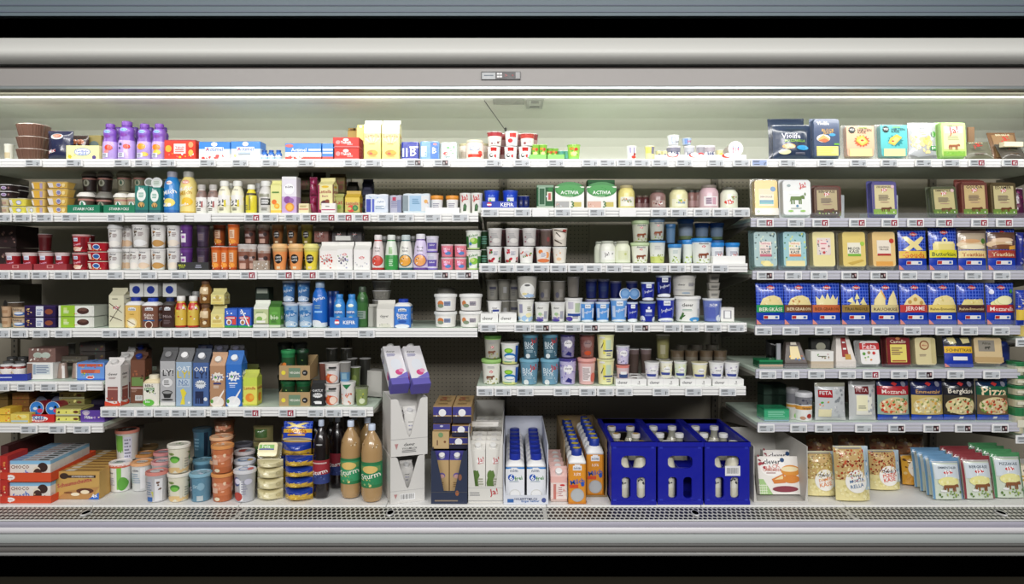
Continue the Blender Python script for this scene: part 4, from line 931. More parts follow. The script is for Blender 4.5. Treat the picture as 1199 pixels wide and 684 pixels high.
P(308.5, 211, 17, 'bottle', 'silver white protein bottle with black block lettering', 'd8d6d4', 'r .6 .35 .6 .2 333; l .6 .35 .5 .14 fff 3; r .5 .55 .7 .1 998; l .6 .12 .5 .1 665 2', pf='small', lc='f0f0ee')
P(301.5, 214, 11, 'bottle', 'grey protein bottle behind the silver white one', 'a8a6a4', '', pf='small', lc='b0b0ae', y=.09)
P(323, 210.5, 13, 'gable', 'lemon green juice carton with orange slices', 'e8e69a', 'o .35 .4 .45 f07a2a; o .6 .25 .5 f4b030; e .6 .25 .3 .1 fbd060; l .5 .75 .7 .1 5a8a3a 1; b 0 .1 f0c850', cap='')
P(338.5, 206.5, 17.5, 'box', 'white and lilac carton with passion fruit picture', 'e8e4ee', 'e .5 .66 .7 .3 f8f8fa; t .5 .72 .5 435 nöm; o .4 .36 .5 8a4a98; o .66 .34 .34 9a6ab0; o .55 .16 .6 e89a3a; o .55 .16 .4 f4c050; b .94 1 f4f4f6; b 0 .45 c8a8d8', d=.06)
P(355.5, 238, 12, 'box', 'low cream box with red line beside lilac carton', 'e8dcb0', 'r .5 .4 .9 .08 c33; l .5 .7 .7 .2 a95 2', d=.06)
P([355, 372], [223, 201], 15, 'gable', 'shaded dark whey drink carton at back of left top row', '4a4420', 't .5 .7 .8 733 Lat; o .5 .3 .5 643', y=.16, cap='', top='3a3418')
P(366, [229, 207], 9, 'bag', 'maroon drink pouch squeezed beside cream carton', '8a2a50', 'n .5 .5 .8 .8 a36/712 5', d=.03, y=.05)
P(382, 207, 18, 'gable', 'cream and maroon berry whey drink carton, tallest in group', 'ece4a8', 'e .5 .93 .5 .08 e8c030; t .5 .76 .84 a8283a Lattella; t .5 .6 .4 a36 Beere; e .5 .35 .6 .2 5a2a3a; e .65 .42 .3 .12 843; e .35 .3 .3 .1 323; b 0 .12 a8406a; r .06 .5 .1 1 9a2a58', cap='', top='e8e0a0', fin='l', rz=-8)
P(384.5, 237.5, 17, 'box', 'small white box with magenta stripe at foot of berry carton', 'f6f2ee', 'r .5 .3 .95 .1 c0306a; l .5 .66 .4 .2 998 1', d=.03, y=-.005)
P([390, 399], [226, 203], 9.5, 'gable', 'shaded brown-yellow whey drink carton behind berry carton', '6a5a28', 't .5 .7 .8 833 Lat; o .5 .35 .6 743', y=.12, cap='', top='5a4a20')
P(397, 226, 10, 'gable', 'small olive whey carton beside melon carton', 'a8a860', 't .5 .7 .8 a33 Lat; o .5 .4 .5 7a3', y=.04, cap='')
P(412.5, 222.5, 17.5, 'gable', 'golden melon whey drink carton with watermelon and lime', 'c8b860', 'b .7 1 e0c040; t .5 .62 .84 b8322a Lattella; o .42 .28 .5 d83a2a; e .3 .28 .3 .2 c8b860; o .7 .32 .4 2a7a3a; o .7 .32 .2 5aa04a; b 0 .06 5a7a30', cap='', top='c8a840', fin='l')
mp = 'r .5 .5 .96 .9 %s; r .15 .4 .2 .7 3a4ab0; r .35 .4 .1 .7 5a6ac8; e .65 .5 .5 .6 eef2f8; t .68 .6 .3 47a Joghurt; l .65 .3 .4 .2 79b 3; n .5 .85 .8 .1 9bd/cde 6'
P(441, 227.5, 27.5, 'multi', 'shrink-wrapped white yogurt cups with dark blue stripes', 'dfe4ee', mp % 'd8e0ee', n=2, d=.08)
P(463, 228.5, 14, 'multi', 'grey lilac wrapped yogurt pack with red square', 'b8b8cc', 'r .4 .8 .3 .2 b83a58; l .5 .5 .7 .4 88a 4; r .8 .4 .3 .7 8a92b8', n=2, d=.08)
P(487.5, 226.5, 32.5, 'multi', 'pale blue wrapped yogurt cup pack with grey side', 'd4e0ea', 'r .1 .5 .2 .8 8a98a0; r .5 .5 .5 .8 a8c8e4; l .5 .6 .3 .3 6a9ac0 4; r .82 .5 .28 .8 e4e6e8; o .85 .6 .14 e8b060; n .9 .4 .1 .3 c99/9ab 3', n=3, d=.08)
P([510.7, 529], 228.5, 15.5, 'cup', 'white yogurt cup with orange lid in white tray', 'f0f0f0', 'l .5 .5 .6 .3 99a 3; b .86 1 e8a040', lid='cap', lc='e89a3a', y=.03)
P(518, 242.5, 40, 'tray', 'low white cardboard tray holding two orange-lidded cups', 'f4f4f4', '', d=.09, y=.01)
P([544.5, 558], 225.5, 14, 'cup', 'white yogurt cup with red script and green leaf', 'f2f0ec', jn(.45, .75, .6) + 'p 3a5a3a .3,.1 .6,.1 .66,.35 .5,.5 .35,.4; e .5 .3 .2 .2 4a7a4a', y=.02, inv=0, tp=.85)
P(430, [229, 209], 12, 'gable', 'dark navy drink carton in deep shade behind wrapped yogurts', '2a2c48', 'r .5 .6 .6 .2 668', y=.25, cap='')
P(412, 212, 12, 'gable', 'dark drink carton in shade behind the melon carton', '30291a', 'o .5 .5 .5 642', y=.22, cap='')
# ---------------------------------------------------------------- centre shelf 1; shade is mixed into the cup and jar colours behind
on('C1')
P(585, 235, 41, 'tray', 'blue cardboard tray with white lettering holding blue cups', '2440b0', 't .72 .5 .38 fff KEFIR; y .2 .55 .16 .7 d33 8; r .2 .5 .13 .2 fff', d=.13)
kb = 'r .5 .45 .5 .3 e8ecf4; r .4 .4 .14 .2 8ac83a; b .9 1 3a5ad0; t .5 .7 .4 9bf Kefir'
P([575.5, 597.5], 222.5, 18.5, 'cup', 'royal blue kefir cup standing in blue tray', '1f46c8', kb, lc='3a66d8', y=.025, inv=0)
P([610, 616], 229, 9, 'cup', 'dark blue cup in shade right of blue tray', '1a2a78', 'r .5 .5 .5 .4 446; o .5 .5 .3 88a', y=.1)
P(638.5, 216.5, 20, 'box', 'dark green yogurt pack seen from its end', '1f5a34', 'r .3 .5 .4 .8 9ab8a0; r .3 .5 .3 .7 2a5a3a; b .9 1 8aa890; r .75 .5 .3 .4 e8e4d0; r .75 .5 .15 .3 b55; o .6 .5 .12 dde; b 0 .08 a8b8a8; e .8 .8 .3 .2 2a7a3a', d=.08)
def actv(c): return 'b .35 1 f4f4f0; e .5 .86 1.02 .72 2f8a3c; r .5 .97 1 .06 dfe8d8; e .5 .84 .9 .5 3a9a44; t .5 .72 .62 fff ACTIVIA; l .5 .54 .5 .05 cec 1; r .25 .15 .46 .3 %s; r .75 .16 .3 .22 c8b860; t .6 .16 .12 163 3; n .15 .12 .25 .2 c98/b87/eee 9' % c
P(667, 218, 34.5, 'box', 'white and green four-cup yogurt pack, left of pair', 'ecebe4', actv('a8a8a8'), d=.08, fin='l')
P(704.5, 218, 35, 'box', 'white and green four-cup yogurt pack with pink corner', 'ecebe4', actv('d8b0a0'), d=.08, fin='l')
P(704, 210.5, 32, 'box', 'dark green yogurt pack stacked behind the right pack', '14532c', 't .5 .8 .6 9ca ACTIVIA; b .92 1 2a6a3a', y=.11, d=.07)
jl = 'e .5 .45 .8 .5 f4f0dc; n .5 .35 .7 .3 %s 6 .7; l .5 .5 .4 .12 887 2'
P(735, 216, 20, 'bottle', 'yellow custard jar with pale label, leftmost jar', 'e8dc8a', 'r .5 .28 .8 .4 f0eee2; n .5 .28 .7 .3 a96/8a5/c84 6 .6; t .5 .34 .4 555 nöm', pf='jar', lc='b8ac80', nm='yogurt_jar', cat='jar')
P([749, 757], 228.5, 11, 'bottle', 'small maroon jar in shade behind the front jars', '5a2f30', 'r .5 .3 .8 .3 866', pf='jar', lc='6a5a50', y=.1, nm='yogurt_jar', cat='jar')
P(772, 222, 19.5, 'bottle', 'mauve-brown yogurt jar with berry label', '8a6a66', 'r .5 .25 .8 .36 b09a94; n .5 .25 .7 .26 922/511/fff 8 .7', pf='jar', lc='4a443a', nm='yogurt_jar', cat='jar')
P(797, 218, 22, 'bottle', 'cream yellow yogurt jar with green dotted label', 'e6e2b0', 'r .5 .25 .84 .36 f0efd4; r .55 .25 .4 .1 9ab; n .5 .25 .8 .3 9b4/6a3/ec6 7 .6', pf='jar', lc='6a6a58', nm='yogurt_jar', cat='jar')
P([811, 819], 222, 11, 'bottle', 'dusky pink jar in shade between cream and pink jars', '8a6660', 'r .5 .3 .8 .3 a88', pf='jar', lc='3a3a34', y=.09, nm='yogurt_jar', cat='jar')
P(833, 215.5, 23, 'bottle', 'pink yogurt jar with white paper label, largest jar', 'd8b8c0', 'r .5 .3 .7 .4 f4eef0; r .38 .3 .3 .3 c8b0c0; r .66 .3 .2 .3 d8a8b8; l .38 .3 .26 .26 767 4', pf='jar', lc='8a8078', nm='yogurt_jar', cat='jar')
P(856.5, 218.5, 21, 'bottle', 'white yogurt jar with round red badge, rightmost jar', 'e6e8d4', 'e .38 .28 .5 .2 d8402c; T .38 .28 .36 fff Ja!; n .6 .4 .7 .3 9b7/c65/ab8 7 .6', pf='jar', lc='5a5a50', nm='yogurt_jar', cat='jar')
# ---------------------------------------------------------------- right shelf 1
on('R1')
P(898, 208, 33, 'pack', 'golden cheese slices in clear tray with orange pale label', 'ecc870', 'r .5 .5 .62 .5 ecdcc0; r .5 .66 .6 .16 e8c8a0; t .5 .52 .5 433 BERGKÄSE; r .5 .38 .58 .08 3a8aa0; r .5 .32 .58 .04 4aa; o .78 .74 .22 3a7aa8; r .5 .08 1 .2 e8e4d8; t .15 .08 .12 5a5 o', tilt=5, rim='c8c4b0')
P(934, 209, 37, 'pack', 'white goat cheese pack with green goat silhouette', 'eef0ee', jn(.72, .86, .26, .07) + 'c .5 .44 .56 .3 5a7a2a; e .8 .6 .06 .1 5a7a2a; e .4 .64 .4 .1 fbfbf8; e .2 .86 .14 .08 9aa; o .5 .25 .1 58a; e .25 .1 .2 .06 9c6; e .7 .1 .2 .06 9c6; l .5 .18 .5 .04 9a9 1', rim='dfe2e4', clear=0, tilt=5)
def bz(title, frame, inner='c8b888', grass='7a8a3a'): return f'r .5 .5 1 1 {frame}; r .5 .54 .82 .74 {inner}; t .5 .86 .66 322 {title}; e .5 .76 .24 .1 c33; T .5 .76 .2 fff Ja!; l .5 .52 .5 .18 655 5; e .5 .38 .4 .03 a87; r .5 .08 .96 .16 {grass}; c .55 .16 .46 .16 6a3a24; n .5 .06 .9 .08 8a4/ab5/fff 8'
P(969, 217.5, 34, 'pack', 'brown framed mountain cheese pack with dark cow', 'b8a070', bz('BERGKÄSE', '5a3a2a', 'b8a880', '4a3a28'), rim='5a3a2e', clear=0, tilt=5)
P(971, 216, 33, 'pack', 'reddish brown framed pack behind the mountain cheese pack', 'a06a48', bz('BERGKÄSE', '6a2f22'), rim='6a2f22', clear=0, tilt=3, y=.06)
P([1004.5, 1071.5], 222.5, 21, 'pusher', 'empty white plastic shelf divider plate', 'e6eaf0', '', d=.2, tilt=0)
P(1036.5, 210.5, 33, 'pack', 'purple framed cheese pack with cream label and cow', 'd8c898', bz('ZIEGENKÄSE', '5a5590', 'd8cc9c', '8ab04a') + '; o .84 .86 .14 e8c8d0', rim='4a4a8a', clear=0, tilt=5)
P(1108, 217, 33, 'pack', 'dark green framed cheese pack leaning back', 'b8ac78', bz('EMMENTALER', '4a5030', 'c0b480', '5a7a2a') + '; o .84 .86 .14 d8b8b8', rim='4a5038', clear=0, tilt=10, rz=-3)
P([1143], 211, 34, 'pack', 'red-brown framed cheese pack with brown cow, front', 'c8a878', bz('GOUDA', '6a3a30', 'c8b07c', '6a8a3a'), rim='7a4038', clear=0, tilt=6, rz=-2)
P(1140, 209, 33, 'pack', 'red-brown framed cheese pack directly behind the front one', 'a88a5a', bz('GOUDA', '6a3028'), rim='7a3a30', clear=0, tilt=4, y=.06)
P(1177, 212, 34, 'pack', 'olive brown framed cheese pack, last before the right edge', 'c0b088', bz('EDAMER', '54482e', 'c8bc8c', '6a8a3a'), rim='5a4a30', clear=0, tilt=6)
P(1196, 220, 14, 'bag', 'dark purple cheese bag at right edge of upper shelf', '4a1a3a', 'n .5 .5 .8 .8 624/836 5', d=.03, tilt=6, y=.03)
# ---------------------------------------------------------------- left shelf 2; dim and shaded things are darker copies, shade painted in
on('L2')
P(9, [290, 264], 20, 'box', 'dark maroon patterned box in shade at far left', '2a1416', 'n .5 .5 .9 .6 755/a87/422 10', y=.2, d=.15)
P([18.5, 59], 308.5, 39, 'tray', 'dusty red cardboard tray of small red pudding cups', '9a3038', 'r .5 .55 .2 .5 c88; r .5 .55 .12 .3 9a3038', d=.13)
pc = 'b .82 1 d8c8c8; r .5 .7 .4 .24 dfe4f4; t .5 .7 .3 137 nöm; T .5 .4 .6 fbd Cremix; e .6 .25 .5 .2 d8a088'
P([10, 30, 49, 68], 295.3, 16.5, 'cup', 'red chocolate pudding cup in row in red trays', 'a01c26', pc, lc='d8b8b0', y=.025)
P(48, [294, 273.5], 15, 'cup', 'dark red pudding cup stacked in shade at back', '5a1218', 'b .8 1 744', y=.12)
P(89.5, [295.5, 274], 20, 'cup', 'tall red dessert cup in two-high stack', 'a81c28', 'b .9 1 c8a0a0; r .4 .72 .3 .2 dfe4f4; t .4 .72 .24 137 nöm; T .5 .45 .6 fcd Cremix; e .45 .18 .6 .24 e8b8a0; r .82 .5 .2 .7 7a1420; p f0d8c8 .3,.05 .7,.05 .8,.3 .5,.2', lc='c8a8a0', wrap=1)
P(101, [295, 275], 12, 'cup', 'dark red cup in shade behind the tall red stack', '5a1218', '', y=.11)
P(112, [305.5, 294.5, 283.5], 22.5, 'tub', 'flat red dessert tub with blue oval badge in stack', 'b01c2c', 'e .5 .5 .44 .7 e8e8f4; e .5 .5 .36 .5 36a; n .5 .2 .9 .3 f0d8a0/d84 8; r .12 .5 .16 .7 dcb', d=.08, lc='e0c8b8')
lm = 'b .85 1 e8e6e4; t .55 .84 .5 334 clever; n .35 .5 .3 .5 %s 7 .7; e .6 .2 .8 .3 %s; l .7 .6 .3 .2 988 3'
P([130.5], [290.5, 262.5], 16.5, 'cup', 'white iced coffee cup with brown beans, first stack', 'e6e4e2', lm % ('543/876', 'f4f0ea'), tp=.8, lid='lat', lc='dcdcdc', nm='coffee_cup')
P([142, 147.5], [290.5, 264], 12, 'cup', 'white iced coffee cup with beige foot between bean-print stacks', 'dedad6', lm % ('765/a98', 'd8b898'), y=.07, nm='coffee_cup', tp=.82)
P(154.5, 290.5, 12, 'cup', 'narrow white iced coffee cup with sparse beans', 'e6e4e0', lm % ('654', 'f0e8e0'), tp=.82, nm='coffee_cup')
P(165, 290.5, 16.5, 'cup', 'white iced coffee cup with beans and beige splash', 'e8e6e4', lm % ('433/865', 'e8d0b8'), nm='coffee_cup', tp=.82)
P(160, 262.8, 20, 'cup', 'wide white iced coffee cup atop the beige-splash cup', 'd8d6d2', lm % ('432/654', 'eee'), z=290, nm='coffee_cup')
P(181.5, [290.5, 263], 17.5, 'cup', 'white iced coffee cup with hazelnut print, two-high', 'e8e6e2', lm % ('532/a74', 'c89858'), nm='coffee_cup', wrap=1)
P(200, [290, 263.5], 16.5, 'cup', 'white iced coffee cup with nut print beside purple cups', 'e6e4e2', lm % ('543/b85', 'f0e4d4'), nm='coffee_cup', wrap=1)
P(226, 306.5, 37.5, 'tray', 'black cardboard tray with small yellow lettering', '2c2c2e', 't .16 .6 .22 d8e02a BILLA; t .16 .35 .16 9a3 plus; r .68 .6 .16 .14 99a; r .68 .35 .2 .14 99a', d=.13)
P(215, [289.5, 262.5], 15, 'cup', 'purple yogurt cup with white square label, two-high', '5a2f78', 'r .4 .4 .5 .4 e8e4ec; r .4 .45 .3 .12 a6b; b .8 .92 6a3a8a; o .3 .7 .14 eee', y=.025, lc='8a7a9a', rf=.85)
P(234.5, [289.5, 262.5], 15, 'cup', 'dark plum yogurt cup with faint print, two-high', '382a40', 'r .5 .45 .6 .4 564a5e; l .5 .45 .5 .3 766 3; b .85 .95 4a3a54', y=.03, lc='6a6070')
oc = 'b .85 1 c85a28; r .5 .55 .44 .4 e8c8a8; l .5 .55 .36 .3 a64 4; e .5 .2 .7 .22 f0a040; n .5 .2 .9 .3 e63/fb6/fff 8; b 0 .1 b84a1a'
P(251, 288.5, 13, 'cup', 'orange caramel dessert cup, left in lower row', 'd8702c', oc)
P(261.5, 288.5, 12, 'cup', 'orange caramel dessert cup, middle in lower row', 'd8702c', oc, y=.035)
P(270.5, 288.5, 11.5, 'cup', 'orange caramel dessert cup, right in lower row', 'e08238', oc, y=.02)
P(254, [288, 262.5], 15, 'cup', 'shaded orange dessert cup behind lower orange row', '9a4a22', oc, y=.1)
P(271, 262, 14, 'cup', 'lit orange dessert cup standing on lower row', 'e07a34', oc, z=288.3, y=.025)
cc = 'b .82 1 cfc8c4; b .72 .82 b8a8a0; e .5 .78 .3 .1 a87; l .5 .45 .6 .16 dcc 3; r .5 .15 .5 .22 d0a898; o .75 .5 .3 3a2a2a; b 0 .06 6a4034'
P(283.5, 285.5, 16, 'cup', 'brown chocolate drink cup with pale lid, left one', '8a5a4a', cc, nm='coffee_cup', cat='cup', tp=.84)
P(294, 286, 10, 'cup', 'narrow brown drink cup with round black badge', '8f6656', cc, nm='coffee_cup', y=.03)
P(306.5, 288, 16, 'cup', 'brown chocolate drink cup with pale lid, right one', '85584a', cc, nm='coffee_cup', tp=.84)
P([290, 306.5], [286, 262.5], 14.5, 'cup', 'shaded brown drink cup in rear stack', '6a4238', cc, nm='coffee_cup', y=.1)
P([300.5, 309.5], 305, 9, 'box', 'small glossy clear box between brown cups', 'b0a090', 'n .5 .5 .9 .8 eee/765 6', y=0, d=.02)
cl = 'o .5 .48 .6 201c1c; t .5 .56 .4 fff CAFFÈ; t .5 .42 .44 fff LATTE; b .86 1 %s; r .5 .1 .3 .1 e8d8b8; b .8 .86 %s'
P([325, 344], 285, 18.5, 'cup', 'orange latte cup with round black badge', 'e89a5c', cl % ('e8c088', 'd8a870'), lid='lat', lc='f0c488', nm='coffee_cup', tp=.68)
P(362, 285, 18, 'cup', 'yellow latte cup with round black badge', 'ecd84a', cl % ('e8e08a', 'd8d060'), lid='lat', lc='f0e890', nm='coffee_cup', tp=.68)
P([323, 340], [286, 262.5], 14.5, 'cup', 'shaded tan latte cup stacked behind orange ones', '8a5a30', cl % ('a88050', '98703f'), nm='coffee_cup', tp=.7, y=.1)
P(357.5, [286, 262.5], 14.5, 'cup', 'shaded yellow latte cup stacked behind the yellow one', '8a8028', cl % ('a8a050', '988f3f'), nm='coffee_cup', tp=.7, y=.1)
st = lambda c: 'n .5 .42 .9 .7 %s 18 .6; e .5 .75 .3 .12 c33; T .5 .75 .26 fff Ja!; l .4 .5 .4 .14 988 3' % c
P(384.5, 282.5, 21.5, 'gable', 'small white yogurt drink carton with strawberry pattern', 'f0ece8', st('c83a2a/d85a48/b8302a'), top='ecebe6', cap='')
P(403.5, 282.5, 18.5, 'gable', 'small white yogurt drink carton with blackcurrant pattern', 'f0eeec', st('3a3a5a/6a5a8a/7a9a5a/aac'), top='ecebe6', cap='')
P(423.5, 282.5, 19.5, 'gable', 'small plain white yogurt drink carton with red emblem', 'f2f0ee', 'e .5 .6 .34 .14 c33; T .5 .6 .28 fff Ja!; n .5 .25 .8 .35 ccc/ddd/bbc 9 .6', top='ecebe6', cap='')
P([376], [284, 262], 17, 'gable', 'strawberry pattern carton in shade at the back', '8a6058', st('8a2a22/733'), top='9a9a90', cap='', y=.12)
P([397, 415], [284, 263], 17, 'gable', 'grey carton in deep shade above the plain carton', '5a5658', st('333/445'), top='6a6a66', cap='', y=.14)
P(401.5, 276, 18, 'box', 'pale cardboard lid resting on the blackcurrant carton', 'c8c8c4', '', z=282, y=.04, d=.05)
P(367, 290, 9, 'gable', 'green-white carton edge beside the strawberry carton', 'c8d0b0', 'n .5 .5 .8 .6 7a5/c55 5', cap='', y=.06)
def fr2(c, f): return f'b .82 .86 {c}; b 0 .06 {c}; t .5 .62 .5 555 Froop; t .5 .54 .4 777 nöm; o .5 .26 .86 {c}; o .5 .26 .74 {f}; n .5 .26 .6 .2 {f}/fff/421 6 .5'
P(441.5, 274.5, 15, 'bottle', 'waisted drink bottle with red pomegranate print', 'e8dcdc', fr2('b8302c', 'd84a3a'), pf='waist', lc='e4dede', lid=0)
P(457, 274.5, 16, 'bottle', 'waisted drink bottle with solid green lower half', 'e4ece0', 'b 0 .42 3a9a4a; b .82 .86 2a8a3a; r .5 .55 .3 .2 9ac08a; l .55 .2 .3 .2 cec 4', pf='waist', lc='e0e4de')
P(474, 274.5, 17.5, 'bottle', 'waisted drink bottle with teal ring and passion fruit', 'e8e8e0', fr2('3a6a70', 'eca840'), pf='waist', lc='c8d4d4')
P(491.5, 273.5, 18, 'bottle', 'waisted drink bottle with violet ring and passion fruit', 'dcd0ec', fr2('6a4a98', 'f0a860'), pf='waist', lc='eceaf0')
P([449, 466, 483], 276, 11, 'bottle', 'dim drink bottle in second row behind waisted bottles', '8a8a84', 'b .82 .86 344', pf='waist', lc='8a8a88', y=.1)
P(505.5, [296, 276], 15.5, 'cup', 'small lilac and white yogurt cup, two-high', 'e0dcec', 'r .5 .4 .8 .4 6a5ab0; t .5 .45 .5 fff Joghurt; b 0 .1 8a7ac8; r .4 .75 .5 .16 ccd', lc='e4e4e8')
P([523, 538.7], [301.3, 285.7], 15.3, 'cup', 'pink children yogurt cup joined in two-high block', 'e88898', 'b .9 1 f0d8dc; r .5 .5 .7 .5 e06a80; e .6 .3 .5 .3 5a8ac8; e .4 .45 .3 .2 fbe; t .5 .65 .5 fde Mini', lc='ead8dc', inv=0, tp=.88)
P(554, [292.5, 269.5], 19, 'cup', 'white tub with green apple and leaf print, two-high', 'eef0e8', 'e .55 .45 .6 .35 8cc84a; e .45 .5 .3 .2 cfe08a; T .5 .75 .6 3a8a3a Kokos; r .9 .4 .2 .6 3a7a3a; b 0 .08 b8d888; o .3 .3 .2 58b', lc='eee', wrap=1)
P(567, [292, 270], 11, 'cup', 'dark green tub in shade at right shelf end', '1f3a20', 'l .5 .5 .7 .5 698 4', y=.07)
# ---------------------------------------------------------------- centre shelf 2; dim and shaded cups have shade worked into their colours
on('C2')
def fc(f, tc='889'): return f'b .9 1 f0eeee; n .35 .65 .4 .4 {f} 5 1; n .5 .22 .9 .35 {f} 6 1.2; r .6 .6 .4 .3 e8e6ea; l .62 .6 .34 .26 {tc} 4'
P(578.5, 288.5, 19, 'cup', 'white cup with dark berries and green leaves', 'eae6e6', fc('a82030/48203a/3a7a3a/c83040'), lc='eee', tp=.82)
P(599, 288.5, 18.5, 'cup', 'white cup with raspberries and dark cherries', 'eae6e6', fc('c02838/5a2030/c84858/4a7a3a'), lc='eee', tp=.82)
P(616.5, 288.5, 18, 'cup', 'white cup with scattered small strawberries', 'f0eeec', 'b .92 1 f4f4f4; n .5 .5 .9 .5 c83a30/d85a48 6 .6; n .5 .4 .8 .5 7a9a4a 3 .5; e .5 .7 .4 .14 ddd; T .45 .5 .5 aaa Joghurt', tp=.82)
P(636.5, 288.5, 18.5, 'cup', 'white cup with orange peach slices', 'eee6e0', 'b .9 1 f0eeee; e .3 .7 .3 .26 e8823a; e .75 .5 .3 .4 f0a060; e .5 .15 .9 .24 d87848; r .5 .5 .4 .3 e8e6ea; l .5 .5 .34 .26 99a 4', tp=.82)
P(656, 288.8, 17.5, 'cup', 'cream white cup with faint vanilla flower print', 'eae4dc', 'n .35 .5 .5 .7 e8b890/d8c8b0 6; e .4 .25 .4 .2 f0c8a0; b .92 1 f0f0ee', tp=.8)
P([579.5, 600, 620], 267, 17.5, 'cup', 'dim white cup standing on front berry cups', 'c8c4c2', 'b .9 1 dcdad8; l .5 .55 .6 .4 aaa 5; e .6 .3 .6 .3 dfdcd8; n .15 .4 .2 .4 845 3', z=288.3, tp=.82)
P(639.5, 268, 14, 'cup', 'dark brown-grey cup in shade on the peach cup', '5a4a44', 'b .9 1 766; e .7 .4 .3 .3 844', z=288.3, y=.04, tp=.82)
P(656, 267, 18.5, 'cup', 'cream cup with dark vanilla pods, upside of stack', 'dcd4c8', 'p 4a3a30 .1,.9 .9,.75 .92,.8 .1,.96; p 4a3a30 .1,.3 .6,.1 .65,.14 .1,.4; e .5 .55 .7 .4 eee6dc; e .8 .88 .3 .12 a33; p 3a3028 .2,.75 .5,.5 .54,.53 .25,.8', z=288.6, tp=.82, y=.02)
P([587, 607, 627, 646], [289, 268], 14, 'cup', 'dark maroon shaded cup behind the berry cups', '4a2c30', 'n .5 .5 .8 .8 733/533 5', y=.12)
P(712.5, 281.5, 19.5, 'bottle', 'white natural yogurt jar with pale label, front centre', 'eef0e4', 'r .5 .35 .8 .4 f8f8f4; T .4 .38 .3 555 Ja!; o .75 .42 .1 999', pf='jar', lc='b8bcb0', nm='yogurt_jar', cat='jar')
P(730.5, 281.5, 18.5, 'bottle', 'white natural yogurt jar with greenish label, right', 'e8ecd4', 'r .45 .35 .6 .4 dfe4c0; o .6 .4 .16 c8d088', pf='jar', lc='a8aa9a', nm='yogurt_jar', cat='jar')
P([703, 722], 282.5, 13, 'bottle', 'white yogurt jar in second row behind front jars', 'dfe2d2', '', pf='jar', lc='a0a498', y=.08, nm='yogurt_jar', cat='jar')
mk = lambda g='a8b85a': f'b .9 1 %s; n .5 .1 .95 .2 {g}/c8cc70/8aa040 9; e .5 .72 .2 .1 c33; T .5 .72 .16 fff Ja!; c .5 .33 .6 .26 8a4a30; t .5 .85 .5 667 Almmilch'
P(751, 283.5, 22, 'cup', 'white cow-print yogurt cup with pale green lid, lower', 'eeeee2', mk() % 'c8dcb0', lid='cap', lc='c8dcb0')
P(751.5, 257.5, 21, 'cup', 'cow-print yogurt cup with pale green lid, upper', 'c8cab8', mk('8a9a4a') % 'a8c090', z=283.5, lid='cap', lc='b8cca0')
P(771.5, 281.5, 20, 'cup', 'white yogurt cup with blue rim and grass print', 'eceee8', 'b .93 1 4a90d0; b 0 .3 d0d880; n .5 .25 .9 .3 a8b84a/c8d060/889a40 12; l .5 .7 .5 .2 ccc 3', lc='4a90d0')
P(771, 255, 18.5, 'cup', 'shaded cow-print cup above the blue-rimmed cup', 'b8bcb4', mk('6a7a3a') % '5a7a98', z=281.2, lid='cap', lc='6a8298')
P(792, 285.5, 16.5, 'cup', 'small blue-rimmed yogurt cup with green meadow print', 'e8ece6', 'b .88 1 3a8ad0; n .5 .2 .9 .4 a8c050/c8d878/7a9a40 12; l .5 .65 .5 .2 bcc 3', lc='3a8ad0', lid='cap')
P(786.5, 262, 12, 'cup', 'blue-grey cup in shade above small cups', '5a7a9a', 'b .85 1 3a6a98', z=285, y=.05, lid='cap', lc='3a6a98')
P(806.5, 280.5, 13, 'cup', 'narrow blue-rimmed cup left of the largest cow cup', 'e0e6e0', 'b .88 1 3a8ad0; n .5 .2 .9 .4 a8c050/c8d878 9', lc='3a8ad0', lid='cap', y=.05)
P(824.5, 278.5, 24.5, 'cup', 'largest blue-rimmed cow-print yogurt cup in front', 'eef0ea', mk() % '2a90e0', lid='cap', lc='2a90e0', y=-.004 if 0 else .015)
P([842, 860], 284, 16.5, 'cup', 'white cup with blue lid standing in white tray', 'eaeef2', 'b .86 1 2a8ad8; l .5 .5 .6 .3 99a 3; e .55 .4 .5 .14 fff; T .6 .4 .4 c33 Ja!', lc='2a8ad8', lid='cap', y=.03)
P(853.5, 299, 38.5, 'tray', 'white cardboard tray with two blue-lidded cups', 'f4f4f2', '', d=.12, y=.012)
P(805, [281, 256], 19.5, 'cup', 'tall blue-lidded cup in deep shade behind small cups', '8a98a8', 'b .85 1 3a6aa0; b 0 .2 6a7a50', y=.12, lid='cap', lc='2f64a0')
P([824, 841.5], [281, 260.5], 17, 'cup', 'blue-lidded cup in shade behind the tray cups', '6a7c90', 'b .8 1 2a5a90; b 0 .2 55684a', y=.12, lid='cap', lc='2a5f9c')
# ---------------------------------------------------------------- right shelf 2
on('R2')
def hb(c, lab, bar, pat): return f'n .5 .58 1 .84 {c} 40 .55; r .5 .5 .5 .44 {lab}; t .5 .66 .36 {bar} Salzburg; t .5 .5 .42 433 KRÄUTER; t .5 .42 .36 433 KÄSE; r .5 .32 .48 .07 {bar}; {pat}'
P(897, 269, 33, 'pack', 'cheese slices with dark herb edge on pale blue film', 'a8c4c4', hb('3a5a5a/8ab0b8/d8e4c8/2a4a48', 'f0dcd4', 'c05a70', 'n .5 .08 .9 .16 f4e8a0/e8dc90 4 1.5'), rim='8aa', tilt=5, d=.035)
P(931.5, 269, 33, 'pack', 'herb cheese slices with orange bar label on blue film', '9ccad0', hb('5aa0a0/a8d0d0/d8e070/3a7a58', 'f4ecd8', 'e87a3a', 'r .5 .08 .8 .16 f0e4a8'), rim='8ab', tilt=5, d=.035)
